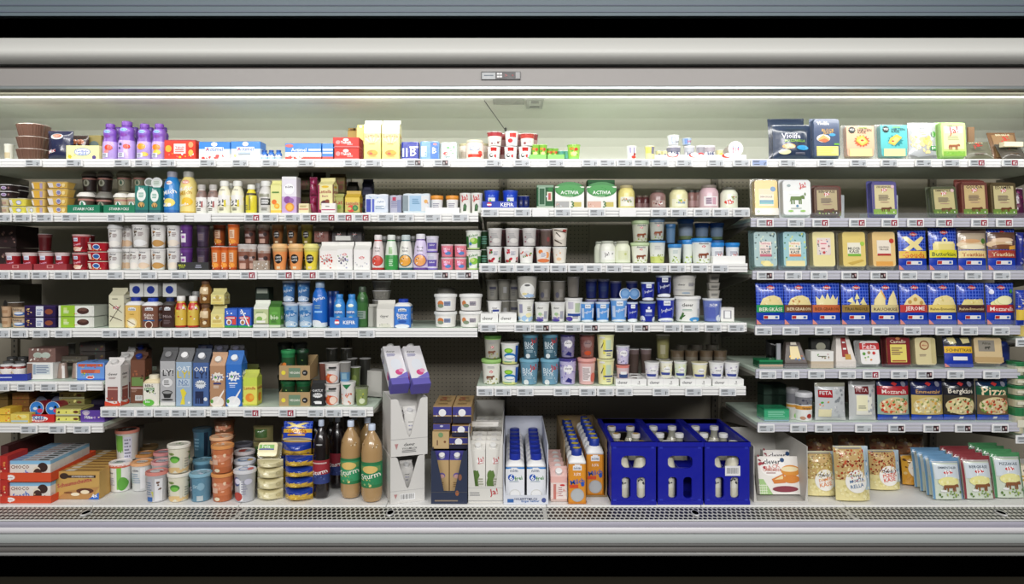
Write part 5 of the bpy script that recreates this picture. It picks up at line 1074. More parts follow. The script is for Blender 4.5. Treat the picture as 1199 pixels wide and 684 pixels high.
P(965.5, 269, 32, 'pack', 'pale yellow cheese slices with speckled square label', 'ece0a0', 'r .5 .58 .6 .5 e8dcd4; n .5 .58 .6 .5 d86a58/5a6a9a/3a4a4a/e8a0a0 26 .5; r .5 .6 .36 .3 f8e0dc; l .5 .66 .28 .06 e06a80 1; o .5 .4 .12 c33; l .5 .52 .24 .06 a34 1', rim='b0aca0', tilt=5, d=.035)
P(1001, 269, 33, 'pack', 'yellow cheese slices with white and green label', 'e8d078', 'r .5 .52 .56 .34 f4f0dc; t .5 .52 .5 333 MILDER; t .5 .44 .4 333 KÄSE; r .5 .33 .54 .07 7ab83a; o .84 .66 .18 a8d04a; p d0b050 .2,.1 .8,.2 .9,.16 .4,.04', rim='a8a490', tilt=5, d=.035)
P(1036, 269, 33, 'pack', 'orange-edged cheese slices with white and red label', 'ecca88', 'r .5 .54 .58 .44 f4ead8; t .5 .56 .44 433 ORIGINAL; t .5 .49 .4 433 TIROLER; r .5 .34 .56 .06 b8302a; o .82 .74 .2 c8402c; r .5 .07 .7 .14 e8a850', rim='a8a090', tilt=5, d=.035)
def sch(name, band, tcol, artw, y=.38, bg='17b', tw=.8): return (f'x .5 .73 1 .54 5a7ae8 9; p c83a3a .5,.95 .66,.89 .5,.83 .34,.89; t .5 .89 .24 fff SPAR; '.replace('SPAR', 'Schärd') + artw +
    f'r .5 {y} 1.0 .18 {band}; t .5 {y-.01} {tw} {tcol} {name}; r .5 .17 .56 .09 f0f0f0; r .3 .17 .14 .07 b33; r .68 .17 .1 .05 36b; p e08070 0,0 .18,0 0,.12; ')
def B(x, top, name, band, tcol, artw, label, w=33.5, bg='1038ae', tw=.8, **k): P(x, top, w, 'bag', label, bg, sch(name, band, tcol, artw, tw=tw), tilt=4, d=.03, **k)
B(1071, 269, 'Gouda', 'f0c850', 'd8602a', 'p f4e4a0 .1,.82 .25,.84 .5,.7 .78,.84 .9,.8 .65,.62 .85,.5 .6,.48 .48,.56 .3,.46 .12,.5 .35,.62; ', 'blue checked cheese pack with yellow band reading Gouda')
B(1107, 266.5, 'Butterkäse', 'e4dc30', '1a4a2a', 'r .5 .54 .8 .18 f0e090; r .5 .64 .7 .06 f8ecb0; e .5 .7 .2 .14 f8ecb0; e .5 .7 .08 .06 1440b8; ', 'blue checked cheese pack with bright yellow-green band', tw=.86)
B(1141, 268, 'Toastkäse', 'f0d898', 'a83a20', 'r .5 .7 1.0 .42 b8a890; e .4 .62 .9 .2 e8d0a8; e .5 .56 .9 .12 f4e8c8; e .4 .7 .7 .1 d8a878; e .88 .7 .2 .14 4a7a30; r .5 .95 1 .1 6a5a50; ', 'toast cheese pack with cream band and sandwich picture')
B(1176, 267.5, 'Toastkäse', 'a83a2a', 'f0dcb0', 'r .5 .7 1.0 .42 6a4a38; e .4 .62 .9 .2 d8b890; e .5 .72 .8 .1 e8c8a8; e .5 .56 .8 .1 7a4a30; e .7 .66 .3 .06 f4e4c8; p e8a840 .7,.56 1,.6 1,.5 .7,.48; ', 'toast cheese pack with red-brown band and dark picture')
P(1197, 272, 9, 'bag', 'dark blue cheese bag at right edge below dark purple bag', '26308a', 'n .5 .5 .8 .8 445/88b 6', d=.03, y=.03)
# ---------------------------------------------------------------- right shelf 3
on('R3')
pile = 'p f0e0a0 .1,.46 .2,.62 .4,.68 .6,.7 .85,.64 .98,.46; n .5 .56 .7 .2 f8ecb8/e0cc80/f4e0a0 14; '
B(903.5, 331.5, 'BERGKÄSE', '2a9a58', 'f0f0e0', pile, 'blue checked cheese pack with green band', tw=.84)
B(936.5, 331.5, 'BERGBARON', '7a4a28', 'e8d8b0', pile + 'n .5 .54 .7 .14 c88a50/f0dca0 8; ', 'blue checked cheese pack with dark brown band, left', tw=.86)
B(969.5, 331.5, 'BERGBARON', 'c8683a', '5a2f1a', 'p f0e4ac .12,.46 .1,.68 .22,.6 .32,.72 .42,.6 .5,.76 .6,.6 .7,.72 .8,.6 .92,.68 .88,.46; ', 'blue checked cheese pack with crown picture and orange band', tw=.86)
B(1004, 331.5, 'TRAUNGOLD', '9a7a3a', '221', 'p f0e8a8 .42,.6 .5,.76 .6,.62; p f4ecb4 .14,.56 .34,.66 .4,.5; p e8dc98 .2,.46 .44,.46 .4,.56; p f4ecb4 .42,.46 .5,.62 .6,.46; p f0e4a4 .6,.5 .75,.66 .82,.5; p e8dc98 .62,.46 .9,.46 .8,.55; ', 'blue checked cheese pack with gold band and cheese chunks', tw=.86)
B(1038.5, 331.5, 'RAUCHKÄSE', 'd8c890', '433', 'p f4e4a8 .08,.46 .1,.6 .3,.8 .46,.62 .46,.46; p f4e4a8 .54,.46 .6,.64 .78,.82 .92,.58 .94,.46; p e0a850 .3,.8 .34,.84 .5,.6 .46,.6; ', 'blue checked cheese pack with smoked cheese cones', tw=.86)
B(1072.5, 331.5, 'JEROME', 'c03a38', 'f8e8e0', 'p f0dca0 .1,.46 .2,.6 .5,.74 .8,.6 .92,.46; o .3 .54 .14 c8a058; o .5 .6 .14 c8a058; o .72 .52 .14 c8a058; ', 'blue checked cheese pack with red band and holed cheese', tw=.7)
B(1106, 331.5, 'Rahm-Emmentaler', 'e8d070', '322', pile, 'blue checked cheese pack with pale yellow band', tw=.9)
B(1140, 331.5, 'Rahm-Emmentaler', '4a2a2a', 'e8c890', 'p e8d890 .1,.46 .2,.6 .9,.6 .94,.46; n .5 .56 .7 .12 f4e8b0/d8c070 10; ', 'blue checked cheese pack with very dark maroon band', tw=.9)
B(1174.5, 331.5, 'Mozzarella', 'c03034', 'f8e8e0', 'e .35 .5 .5 .16 f0eca8; e .48 .54 .56 .2 d8dc90; e .48 .54 .52 .18 f4f0b8; e .6 .58 .6 .22 d8dc90; e .6 .58 .56 .2 f8f4c0; o .15 .78 .16 dde; e .85 .8 .14 .1 4a9a3a; ', 'blue checked mozzarella slice pack with red band', tw=.84)
P(1197, 340, 10, 'bag', 'blue checked pack with yellow patch at right edge', '1a3aa8', 'x .5 .7 1 .5 56c 4; r .5 .3 1 .3 e8c850; n .5 .6 .8 .3 ec8/fff 5', d=.03, y=-.01)
# ---------------------------------------------------------------- left shelf 3; dim and shaded copies carry shade in their colours
on('L3')
P(11, 333, 24, 'box', 'dull brown cardboard box with dark holes at far left back', '4a4438', 'e .3 .45 .2 .3 1a1612; e .7 .4 .16 .25 1a1612', y=.25, d=.15)
P(4, [371.5, 358.5], 11, 'cup', 'beige dessert cup cut by the left edge', 'c8a888', 'r .5 .5 .7 .3 b08a68', lc='9a7a5a')
P(19.5, [372, 359.5], 23, 'cup', 'beige pudding cup with blue badge, two-high', 'd0b898', 'b .85 1 c8b090; e .6 .35 .6 .4 3a6ab0; e .55 .4 .5 .24 dfe8f4; t .5 .75 .5 766 Pudding', lc='b89a78', tp=.85, d=.075)
P(13, 354, 17, 'cup', 'shaded cup on the pile behind the beige cups', '5a4a3c', '', z=371, y=.1)
nx = 'r .5 .5 .24 .9 e0e4ee; t .5 .62 .18 25a nöm; l .5 .3 .18 .3 67a 3; e .8 .45 .26 .5 8a4a34; n .14 .45 .24 .6 e8c890/c89858/875 6; b .9 1 3a2a58'
P(46.5, [371.5, 357.5], 37, 'box', 'dark violet dessert box with nuts and white centre', '2a1a4a', nx, d=.08, fin='l')
mz = 'r .27 .5 .4 1.0 9cc83a; r .2 .6 .1 .4 cde08a; l .25 .4 .2 .3 e8f4c8 3; e .7 .5 .34 .6 4a2f2a; e .7 .62 .24 .3 6a4a40; n .7 .16 .5 .2 d84838/eee 7; r .92 .5 .1 .9 e8e8e0; b .94 1 c8cfc0'
P(89, [371, 357.5], 42, 'box', 'white and lime green chocolate mousse box', 'eceee6', mz, d=.1, fin='l', side='r .5 .5 .9 .9 d8dcd0')
P(102, [371, 357.5], 42, 'box', 'second white-green mousse box just behind, shifted right', 'c8ccc0', '', d=.08, y=.13)
P(136, 337, 18, 'gable', 'cream vanilla milk carton with crossed dark pods', 'dcd8bc', 'e .5 .62 .4 .1 b33; T .5 .62 .3 fff Ja!; p 4a4030 .05,.75 .9,.45 .9,.47 .05,.78; p 4a4030 .1,.35 .9,.2 .9,.22 .1,.38; p 4a4030 .1,.2 .8,.7 .82,.69 .12,.18; l .5 .9 .5 .05 776 1', cap='', top='c8c4aa')
def nb(u, v, w): return f'r {u} {v} {w} .12 f0f2f6; r {u} {v+.06} {w*.6} .06 f0f2f6; t {u} {v} {w*.8} 136 nöm; '
P(154.5, 348, 18, 'tetra', 'yellow vanilla milk carton with white shoulder and blue cap', 'e8c068', nb(.5, .82, .5) + 't .5 .6 .3 a83 Vanille; o .5 .2 .7 f0dca0; o .5 .2 .5 f8f0d8; p 6a4a2a .2,.3 .7,.1 .72,.13 .22,.33', lc='1a2f90')
P(174.5, 349, 19, 'tetra', 'brown cocoa milk carton with white shoulder and blue cap', '7a5040', nb(.5, .84, .5) + 't .5 .58 .6 f0e4dc Kakao; t .5 .44 .5 f0e4dc Milch; r .5 .32 .7 .05 26a; o .5 .12 .5 e8d8c8; o .5 .12 .4 6a3a28', lc='1a3fb0')
P(196, 348.5, 14, 'tetra', 'dark cocoa milk carton with shadowed shoulder, right', '3f2a26', nb(.5, .84, .5) + 't .5 .5 .7 a99 Milch; l .5 .25 .6 .2 766 3', lc='1a2a60', top='4a4440', rf=.85)
dd = 'e .5 .5 .56 .56 1f3f9a; e .5 .5 .46 .46 16308a'
P([159.5, 176.5, 198.5], [331], 16.5, 'box', 'milk carton lying with white end and round blue cap facing', 'cfd0cc', dd, z=348, y=.06, d=.16, nm='milk_carton', cat='carton', fin='p')
P([209, 223.5], 346.5, 13.5, 'bottle', 'yellow red fruit drink bottle with cartoonish fruit print', 'd8b848', 'n .5 .5 .95 .5 c8302a/e8dc60/f0a030/fff 14; e .5 .62 .6 .14 c82a2a; b .68 .78 c83a2a; b 0 .06 b83028', pf='small', lc='eceae6')
P([207, 227], 341, 12, 'bottle', 'dim fruit drink bottle in second row', '9a4a30', 'n .5 .5 .9 .5 a83/842 6', pf='small', lc='9a9a98', y=.11)
P(238, [356, 328], 14, 'bottle', 'small amber drink bottle with brown cap, stacked', '8a6030', 'r .5 .55 .7 .3 e0c8a0; n .5 .3 .8 .3 a85/643 6; o .6 .2 .3 e8d8b8', pf='small', lc='6a4a34')
P(254.5, [357, 337.5], 16, 'gable', 'pale yellow dessert cream carton, two-high', 'e8dc90', 'e .5 .7 .6 .2 f4f0d8; l .5 .45 .7 .2 c8a850 3; r .5 .15 .8 .2 e0cc70; o .5 .75 .3 c8b060', cap='', top='d8d090', d=.06, rf=.85)
sp = 'b 0 .1 2a9a4a; r .5 .78 .8 .3 3a6ad0; e .5 .5 .9 .2 c8302c; t .5 .5 .7 fff %s; e .35 .28 .4 .3 f0f0f0; e .35 .26 .24 .2 a86a40; n .5 .8 .8 .2 fff/58d 6; r .75 .3 .3 .3 d84838'
P(270.5, 361, 15.5, 'box', 'bright blue box with red banner, left of pair', '1f5ac0', sp.replace('t .5 .5 .7 fff %s; ', 'l .5 .5 .7 .1 fff 1; '), d=.07)
P(286.5, 361, 15.5, 'box', 'bright blue box with red banner and white straw', '1f5ac0', sp.replace('t .5 .5 .7 fff %s; ', 'l .5 .5 .7 .1 fff 1; ') + '; p f4f4f4 .2,.95 .3,.95 .9,.05 .8,.05', d=.07)
P(305.5, 351.5, 17.5, 'gable', 'green and cream yogurt drink carton on white riser', 'c0cc98', 'e .5 .45 .8 .5 e8ecc8; e .4 .3 .4 .3 8ab85a; r .5 .12 .6 .14 f0f0e8; l .5 .7 .6 .1 7a9a5a 2; b .9 1 eef0e4', cap='', top='e8ece0', d=.055, z=379.5)
P(305.5, 379.5, 19, 'box', 'low white base block beneath the green cream carton', 'dcdcd8', '', d=.06)
P(307, [351, 336], 16, 'box', 'dark green pack in shade above green cream carton', '1c2e20', 'r .5 .7 .8 .4 a8b0a0', y=.15, d=.06)
P(321.5, 352.5, 13.5, 'gable', 'grass green carton beside the green cream carton', '5a9a3a', 'e .5 .7 .6 .14 6ab04a; t .5 .5 .7 e8f4d8 bio; b 0 .12 cdd8c0; l .5 .3 .6 .2 3a6a2a 3', cap='', top='3a6a2a')
ay = 'b .92 1 d8e0ec; e .5 .6 .9 .3 3a7ab8; T .5 .52 .7 e8f0f8 Ayran; e .5 .12 1 .3 c8d8e8; n .5 .7 .9 .3 9abada/5a8ac0 6; n .5 .2 .8 .2 6a9ac8/fff 5'
P([339, 356], 355.5, 17.5, 'cup', 'light blue ayran cup in the front lower row', '8ab0d4', ay, y=.02, lc='dde')
P([336, 353.5], [354, 328.5], 15.5, 'cup', 'darker blue ayran cup stacked behind the front pair', '4a7ab0', ay, y=.07)
P(372.5, 329.5, 17.5, 'bottle', 'large blue ayran bottle with white wavy foot', '1f6ac8', 'T .5 .62 .8 f4f8fc Ayran; b 0 .1 e8eef4; e .3 .1 .8 .12 e8eef4; l .5 .45 .5 .1 8ab 2; r .5 .34 .5 .04 9cf', pf='milk', lc='9ab0c8')
P([385, 392], 341, 12, 'bottle', 'dark blue bottle in shade beside the large ayran bottle', '123a8a', '', pf='milk', lc='1a3a78', y=.08)
P(402.5, 371, 33, 'tray', 'blue cardboard tray with white lettering under kefir bottles', '2f78c8', 't .7 .5 .44 fff KEFIR; y .26 .55 .2 .6 d44 8; r .26 .5 .16 .2 fff', d=.1)
kf = 'r .5 .45 .6 .12 2a68b8; t .5 .46 .7 fff KEFIR; e .5 .66 .5 .1 e8f0e0; b .0 .3 3a80cc; e .5 .28 .4 .1 e8dca8'
P([396, 410.5], 344.5, 13.5, 'bottle', 'blue kefir bottle standing in blue tray', '3f90d8', kf, pf='milk', lc='3a88d0', y=.025)
P(423, 335.5, 14, 'bottle', 'dark green drink bottle right of the kefir tray', '3a6a34', 'r .5 .3 .7 .2 8a9a90; b .6 .7 2a5a2a; l .5 .3 .6 .16 465 3', pf='milk', lc='4a5a48', y=.04)
P([436, 441], 356, 10, 'gable', 'dim white milk carton edge left of clever-type carton'.replace(' clever-type', ' plain white'), 'a8a8a0', '', y=.05, cap='')
P(451, 351.5, 20.5, 'gable', 'plain white small cream carton with tiny dark lettering', 'e4e2da', 't .45 .62 .5 444 clever; l .45 .52 .3 .04 999 1; e .5 .12 .6 .2 d8d8c8; n .5 .12 .7 .2 aaa/c8c8b8 6', cap='', top='dcdad2')
P(471, 350, 19.5, 'tetra', 'blue buttermilk carton with blue cap and white script', '3f80d8', nb(.5, .82, .5) + 't .5 .6 .66 fff Butter; t .5 .46 .56 fff Milch; e .5 .28 .5 .14 2a5ab0; e .5 .06 .9 .2 e8eef4', lc='1f3fa8', fin='l')
P(445, [351, 340, 329], 22, 'tub', 'crumpled white tub with wavy side stacked behind cream carton', '8a8880', 'n .5 .5 .9 .8 9a9890/7a7870 6', y=.12, d=.08, r=.03)
wt = 'r .45 .5 .76 .55 f6f4f0; e .3 .5 .3 .4 d8824a; e .3 .35 .3 .26 8a9a80; r .62 .5 .3 .3 %s; l .62 .5 .26 .26 667 3; b .84 1 f4f4f2'
P(520.5, [365, 344.5], 27, 'cup', 'white lidded spread tub with orange print, left stack', 'eeece8', wt % '8a9ac0', lid='cap', lc='f4f4f2', tp=.88, nm='spread_tub', cat='tub')
P(550.5, [364.5, 344.5], 27.5, 'cup', 'white lidded spread tub with orange print, right stack', 'eeece8', (wt % 'b0a8b0').replace('.3 .5 .3 .4 d8824a', '.2 .5 .2 .4 d8824a'), lid='cap', lc='f4f4f2', tp=.88, nm='spread_tub', cat='tub')
P(521, [366, 350, 337], 23, 'cup', 'shade-greyed spread tub behind left stack', '6a6860', '', y=.14, lid='cap', lc='5a5850', tp=.88, nm='spread_tub', cat='tub')  # white tub coloured grey, shade painted in
# ---------------------------------------------------------------- centre shelf 3; shade at the back is painted by greyer, darker cups
on('C3')
P([573, 594.5], 366.5, 21, 'tray', 'small white cardboard tray with round cup holes', 'f0f0ee', 't .4 .45 .6 333 clever; e .85 .5 .14 .3 eee', d=.11, holes=1)
P(579, 352.5, 18, 'cup', 'white cup with dark blue stripe in the small tray', 'f0f0ee', 'r .6 .3 .5 .16 2a3a8a; t .5 .5 .4 444 clever; r .3 .2 .1 .3 aaa', y=.04, z=369)
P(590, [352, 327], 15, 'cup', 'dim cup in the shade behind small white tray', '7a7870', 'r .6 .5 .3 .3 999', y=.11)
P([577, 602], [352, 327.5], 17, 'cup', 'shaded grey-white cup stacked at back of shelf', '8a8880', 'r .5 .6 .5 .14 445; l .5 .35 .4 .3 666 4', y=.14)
P(615.5, 350.5, 21, 'cup', 'white yogurt cup with blue and cream swirl print', 'eeeee8', 'r .2 .6 .2 .4 9a9ab8; e .6 .15 .8 .3 a8c8e8; e .7 .3 .4 .2 f0e8b8; l .75 .6 .3 .2 887 3', wrap=1)
P(617.5, 323, 25, 'cup', 'large grey cup with white round panel in upper row', 'b4b2aa', 'e .5 .35 .8 .7 f0f0ec; e .5 .6 .3 .1 666; e .6 .12 .6 .16 a8c4e4; e .35 .2 .3 .12 e8dca8', z=350, y=.03, lc='aaa')
cz = 'b .9 1 eeeeec; r .75 .35 .24 .4 aaa8b4; e .5 .9 .6 .1 eee; t .35 .72 .4 444 clever; e .35 .4 .3 .16 a8c898; r .35 .2 .5 .08 7a6ab0; e .3 .08 .6 .14 4a3a98; n .5 .3 .5 .3 dcd8c0/9ab 4'
P([635, 654], 353.5, 18, 'cup', 'white clear-lidded cup with violet foot print', 'e8e8e4', cz, lid='foil', lc='c8c8c8')
P(672.5, 349, 22, 'cup', 'taller white cup with green leaf and blue bar', 'ececea', 'r .7 .6 .3 .4 b8c8a8; r .3 .7 .3 .3 c8c4d4; r .5 .3 .8 .1 24489a; e .2 .12 .4 .2 4a3a98; l .65 .2 .5 .14 668 2', lc='e8e8e8')
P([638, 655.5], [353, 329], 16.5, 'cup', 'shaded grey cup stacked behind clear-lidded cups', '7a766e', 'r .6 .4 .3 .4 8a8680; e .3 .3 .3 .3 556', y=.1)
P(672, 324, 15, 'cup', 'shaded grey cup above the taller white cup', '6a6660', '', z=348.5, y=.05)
nb2 = 'b .92 1 dfe8f4; r .5 .8 .4 .2 f0f4fa; t .5 .8 .3 136 nöm; T .5 .5 .7 eef4fc Joghurt; e .5 .03 1 .16 f0f4f8; r .15 .45 .16 .5 c8d8f0; r .88 .45 .12 .5 dfe8f8'
P([688.5, 706.5], 353.5, 17.5, 'cup', 'light blue yogurt cup with white badge, small', '5a9ae0', nb2, lc='c8d8ea')
P(726, 349.5, 21.5, 'cup', 'light blue yogurt cup with white badge, wide', '6aa4e4', nb2, lc='d8e4f0')
nd = nb2.replace('eef4fc', 'dfe4f8').replace('r .88 .45 .12 .5 dfe8f8', 'r .88 .45 .12 .5 3a4ab8').replace('r .15 .45 .16 .5 c8d8f0', 'r .1 .45 .1 .5 3a4ab8').replace('e .5 .03 1 .16', 'e .5 .06 1.0 .22')
P(741.5, 353.5, 13.5, 'cup', 'narrow dark blue yogurt cup beside the wide light one', '1f2fa0', nd, lc='8a9ac8')
P(760, 353, 20, 'cup', 'dark blue yogurt cup with small white emblem', '1c2c9c', 'r .5 .55 .4 .14 e8ecf8; o .5 .7 .16 e8ecf8; l .5 .35 .5 .14 8a9ad8 2; e .1 .1 .3 .4 e8ecf4; e .9 .1 .3 .3 e8ecf4; b .92 1 9ab', lc='a8b4d8')
P(781.5, 349, 22, 'cup', 'tall dark blue yogurt cup with script and white hills', '1c2eaa', nd, lc='d8dce8')
P(760, 330, 16.5, 'cup', 'dark blue cup with snowy foot on front emblem cup', '1a2890', nd, z=352.5, y=.025, lc='8a94b8')
P(779, 322, 19, 'cup', 'dark blue tall cup in shade above the script cup', '16206a', nd, z=348.7, y=.03, lc='9aa')
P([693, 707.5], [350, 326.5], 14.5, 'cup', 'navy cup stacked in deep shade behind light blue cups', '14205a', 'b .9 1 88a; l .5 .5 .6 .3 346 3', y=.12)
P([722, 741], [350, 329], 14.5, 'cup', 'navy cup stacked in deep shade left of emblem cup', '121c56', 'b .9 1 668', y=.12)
P([733, 744], 337, 13, 'disc', 'pot lying with pale blue domed lid toward viewer', '2a4a8a', 'e .5 .5 .9 .9 5a8ac0; e .5 .55 .6 .5 7aa4d0', z=352, y=.06, d=.05)
P(808.5, 347, 31, 'cup', 'large white yogurt bucket with green leaf and blue splash', 'f0f0ec', 't .4 .72 .44 333 clever; e .4 .5 .5 .26 f4f4f0; p 4a7a3a .08,.1 .2,.4 .26,.36 .16,.08; p 3a6a30 .1,.2 .3,.3 .3,.26 .12,.1; e .72 .1 .5 .2 4a9ad8; l .4 .5 .4 .1 8a9 2; r .9 .4 .14 .3 c8c8c4; b .86 .9 dcdcd8', lid='cap', lc='f4f4f2', tp=.88, nm='yogurt_bucket', cat='bucket')
P(804, 322, 29, 'cup', 'large white bucket standing on the leaf-print bucket', 'cfcdc6', 't .3 .6 .3 444 clever; l .75 .6 .3 .2 667 3; r .5 .3 .9 .04 aaa; e .5 .15 .4 .1 9ab', z=347, y=.03, lid='cap', lc='c8c6c0', tp=.86, nm='yogurt_bucket', cat='bucket')
P(837, 349.5, 23, 'cup', 'blue-violet yogurt cup with white landscape print', '6a7ac0', 'b .92 1 e4e8f0; t .45 .75 .4 fff NÖM; l .45 .6 .5 .16 c8d0f0 3; r .3 .4 .5 .5 5a68b8; e .8 .15 .4 .3 dfe4f0; r .9 .5 .16 .6 8a9ad0', lc='e8ecf0')
P(837, [350, 340, 331, 321], 14, 'tub', 'small white pot in tower behind the violet cup', 'a8a49c', 'r .5 .5 .7 .4 88867e; l .5 .5 .6 .3 555 2', y=.08, d=.05, lc='aaa69e')
P(853, 360, 15.5, 'box', 'small white wrapped soft cheese block at shelf end', 'eceae6', 'r .5 .5 .6 .6 9a98a0; r .5 .5 .4 .5 f0f0f0; b .85 1 d8d6d2', d=.06, y=.04, rz=-8, nm='soft_cheese_block', cat='cheese')
# ---------------------------------------------------------------- centre shelf 4; rear cups have dark colours that stand in for shade
on('C4')
gl = 'b .9 1 8ac060; e .5 .55 .2 .12 c33; T .5 .55 .16 fff Ja!; n .5 .12 .9 .3 9a9a5a/b8b070/6a8a40 10; c .45 .3 .5 .2 7a4a30; l .5 .75 .4 .1 aaa 2'
P(575, 421, 23.5, 'cup', 'white cup with light green lid and cow meadow, lower', 'e6e6dc', gl, lid='cap', lc='a0cc78', y=.03)
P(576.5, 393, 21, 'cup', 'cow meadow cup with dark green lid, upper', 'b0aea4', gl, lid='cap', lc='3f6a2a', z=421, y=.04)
ck = 'b .93 1 eee; e .42 .66 .5 .24 6ab82a; e .42 .66 .36 .14 a8d848; e .5 .4 .7 .3 2a7ac0; e .5 .36 .6 .16 f0f4f4; r .9 .5 .14 .8 2a5ab0; b 0 .14 d8dc90; l .4 .12 .5 .08 6a8 1'
P(597, [427.5, 402], 22, 'cup', 'white curd cup with green and blue print, two-high', 'e8ebe4', ck, lid='foil', lc='e8e8e4')
P(601, 399, 18, 'cup', 'dark-lidded cup in shade behind the curd cups', '3a3f34', '', y=.12, lid='cap', lc='23281e')
lb = 'b .88 1 6aa0b8; T .72 .72 .4 c33 Ja!; t .4 .6 .6 e0ecf2 BIO; t .4 .45 .6 e0ecf2 SKYR; l .5 .3 .6 .1 b8d0dc 2; o .3 .1 .3 e8ecec; n .8 .2 .3 .2 8ab/fff 4'
P([620, 644.5], 421, 23, 'cup', 'grey-blue cup with light blue lid, lower row', '6f9cb4', lb, lid='cap', lc='7ab0c8')
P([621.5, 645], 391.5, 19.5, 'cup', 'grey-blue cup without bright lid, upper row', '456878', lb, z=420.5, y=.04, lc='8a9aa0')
cd = 'b .9 1 %s; e .5 .6 .6 .36 f4f2f6; t .5 .64 .44 334 clever; l .5 .52 .4 .08 889 2; n .5 .5 1 .9 %s 26 .5; e .5 .6 .5 .26 f6f4f8; t .5 .64 .4 334 clever; %s'
P(665.5, 420, 21.5, 'cup', 'lilac patterned cup with dark blue berries, lower', 'c0b8dc', cd % ('4a4090', '6a60b0/e0dcf0/8a80c8', 'p 2a2a7a .3,.12 .5,.28 .75,.2 .7,.08'), lc='3a3470')
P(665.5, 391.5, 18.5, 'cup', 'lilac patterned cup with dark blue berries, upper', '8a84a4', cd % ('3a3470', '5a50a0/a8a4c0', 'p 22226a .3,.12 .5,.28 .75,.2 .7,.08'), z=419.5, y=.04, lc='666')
P(688, 420, 22, 'cup', 'pink cup with white text panel and pink lid, lower', 'e4b8b4', 'b .88 1 d89088; r .45 .45 .5 .6 f0e4e4; l .45 .45 .44 .5 988 7; e .85 .3 .3 .4 d86a60', lid='cap', lc='e8a8a0')
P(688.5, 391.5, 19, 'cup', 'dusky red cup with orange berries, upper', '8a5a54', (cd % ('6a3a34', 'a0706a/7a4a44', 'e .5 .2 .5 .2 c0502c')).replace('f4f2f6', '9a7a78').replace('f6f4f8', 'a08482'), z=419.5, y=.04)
ylw = 'b .9 1 e8e8a8; r .62 .6 .3 .4 c8dcc0; r .35 .5 .14 .6 e8e060; r .6 .34 .6 .06 23408a; p 3a3a3a .15,.45 .3,.7 .33,.68 .2,.45; l .65 .18 .3 .16 889 2; e .25 .9 .3 .08 eee'
P(710.5, [421, 392], 21.5, 'cup', 'pale yellow cup with navy bar, two-high', 'ecebb4', ylw, lid='foil', lc='f0f0d0')
P(730.5, 405, 16.5, 'cup', 'small lilac berry cup standing on the pink one', 'd0c8e4', cd % ('cfd0e0', '7a70c0/eee', 'n .5 .2 .5 .2 336 3'), z=427.5, y=.035)
P(730.5, 428, 16.5, 'cup', 'small pink-lidded cup in the first white tray', 'd8c0c4', 'b .85 1 e88a80; r .5 .3 .7 .3 334a80; r .5 .5 .5 .2 eee', z=446, y=.035, lc='f0a098')
P([739, 776.5, 814.5, 852.5], 443.3, 36.8, 'tray', 'white holed cardboard tray for small dessert cups', 'efefed', 't .22 .5 .32 223 clever; r .5 .5 .01 .9 ddd; p 777 .74,.7 .78,.7 .76,.35; l .76 .3 .12 .2 aaa 2', d=.16, holes=2, y=.012)
def sc_(c): return f'b .9 1 f0f0ee; r .4 .3 .7 .1 3a4a98; e .5 .55 .4 .3 fff; t .5 .58 .36 334 clever; n .5 .6 1 .5 {c} 12 .5; e .5 .55 .5 .26 f8f8f8; t .5 .56 .4 334 clever; r .4 .25 .6 .08 3a4a98'
P(765, 424.5, 18, 'cup', 'small white dessert cup with lilac dots in second tray', 'f0eef0', sc_('c8b8dc/e0dcec'), z=446, y=.03, tp=.78)
P(781.5, 423, 16.5, 'cup', 'small cream dessert cup standing in second tray right', 'f0eedc', sc_('e8e4a8/dcd8b0'), z=444, y=.06, tp=.8, lc='d8d8c8')
P(798.5, 423.5, 15.5, 'cup', 'small green-tinted dessert cup in third tray left', 'e4ecd8', sc_('b8dca8/e0e8a0'), z=445, y=.045, tp=.8, lc='e0e8e0')
P(821.5, 425, 19, 'cup', 'small yellow-rimmed dessert cup in third tray right', 'f0ecc8', sc_('e8dc98/f4f0d0'), z=446.5, y=.03, tp=.72, lc='f0e8b8')
P([841.5, 859.5], 424.5, 18.5, 'cup', 'small white dessert cup with grey-lilac dots in last tray', 'f0f0f2', sc_('ccd/b8b0c8'), z=446, y=.03, tp=.72, lc='f0f0f0')
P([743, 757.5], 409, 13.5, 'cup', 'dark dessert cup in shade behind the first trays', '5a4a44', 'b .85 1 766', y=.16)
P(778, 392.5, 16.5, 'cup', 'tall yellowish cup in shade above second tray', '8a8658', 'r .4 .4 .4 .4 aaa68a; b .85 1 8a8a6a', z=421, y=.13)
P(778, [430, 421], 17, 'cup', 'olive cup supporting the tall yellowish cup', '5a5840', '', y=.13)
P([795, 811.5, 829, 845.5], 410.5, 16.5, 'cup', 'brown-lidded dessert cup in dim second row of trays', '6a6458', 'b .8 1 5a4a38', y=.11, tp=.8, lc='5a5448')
P([800, 818, 836], 404, 15, 'cup', 'dark dessert cup in dim third row of trays', '4a463e', '', y=.19, tp=.8, lc='4a463c')
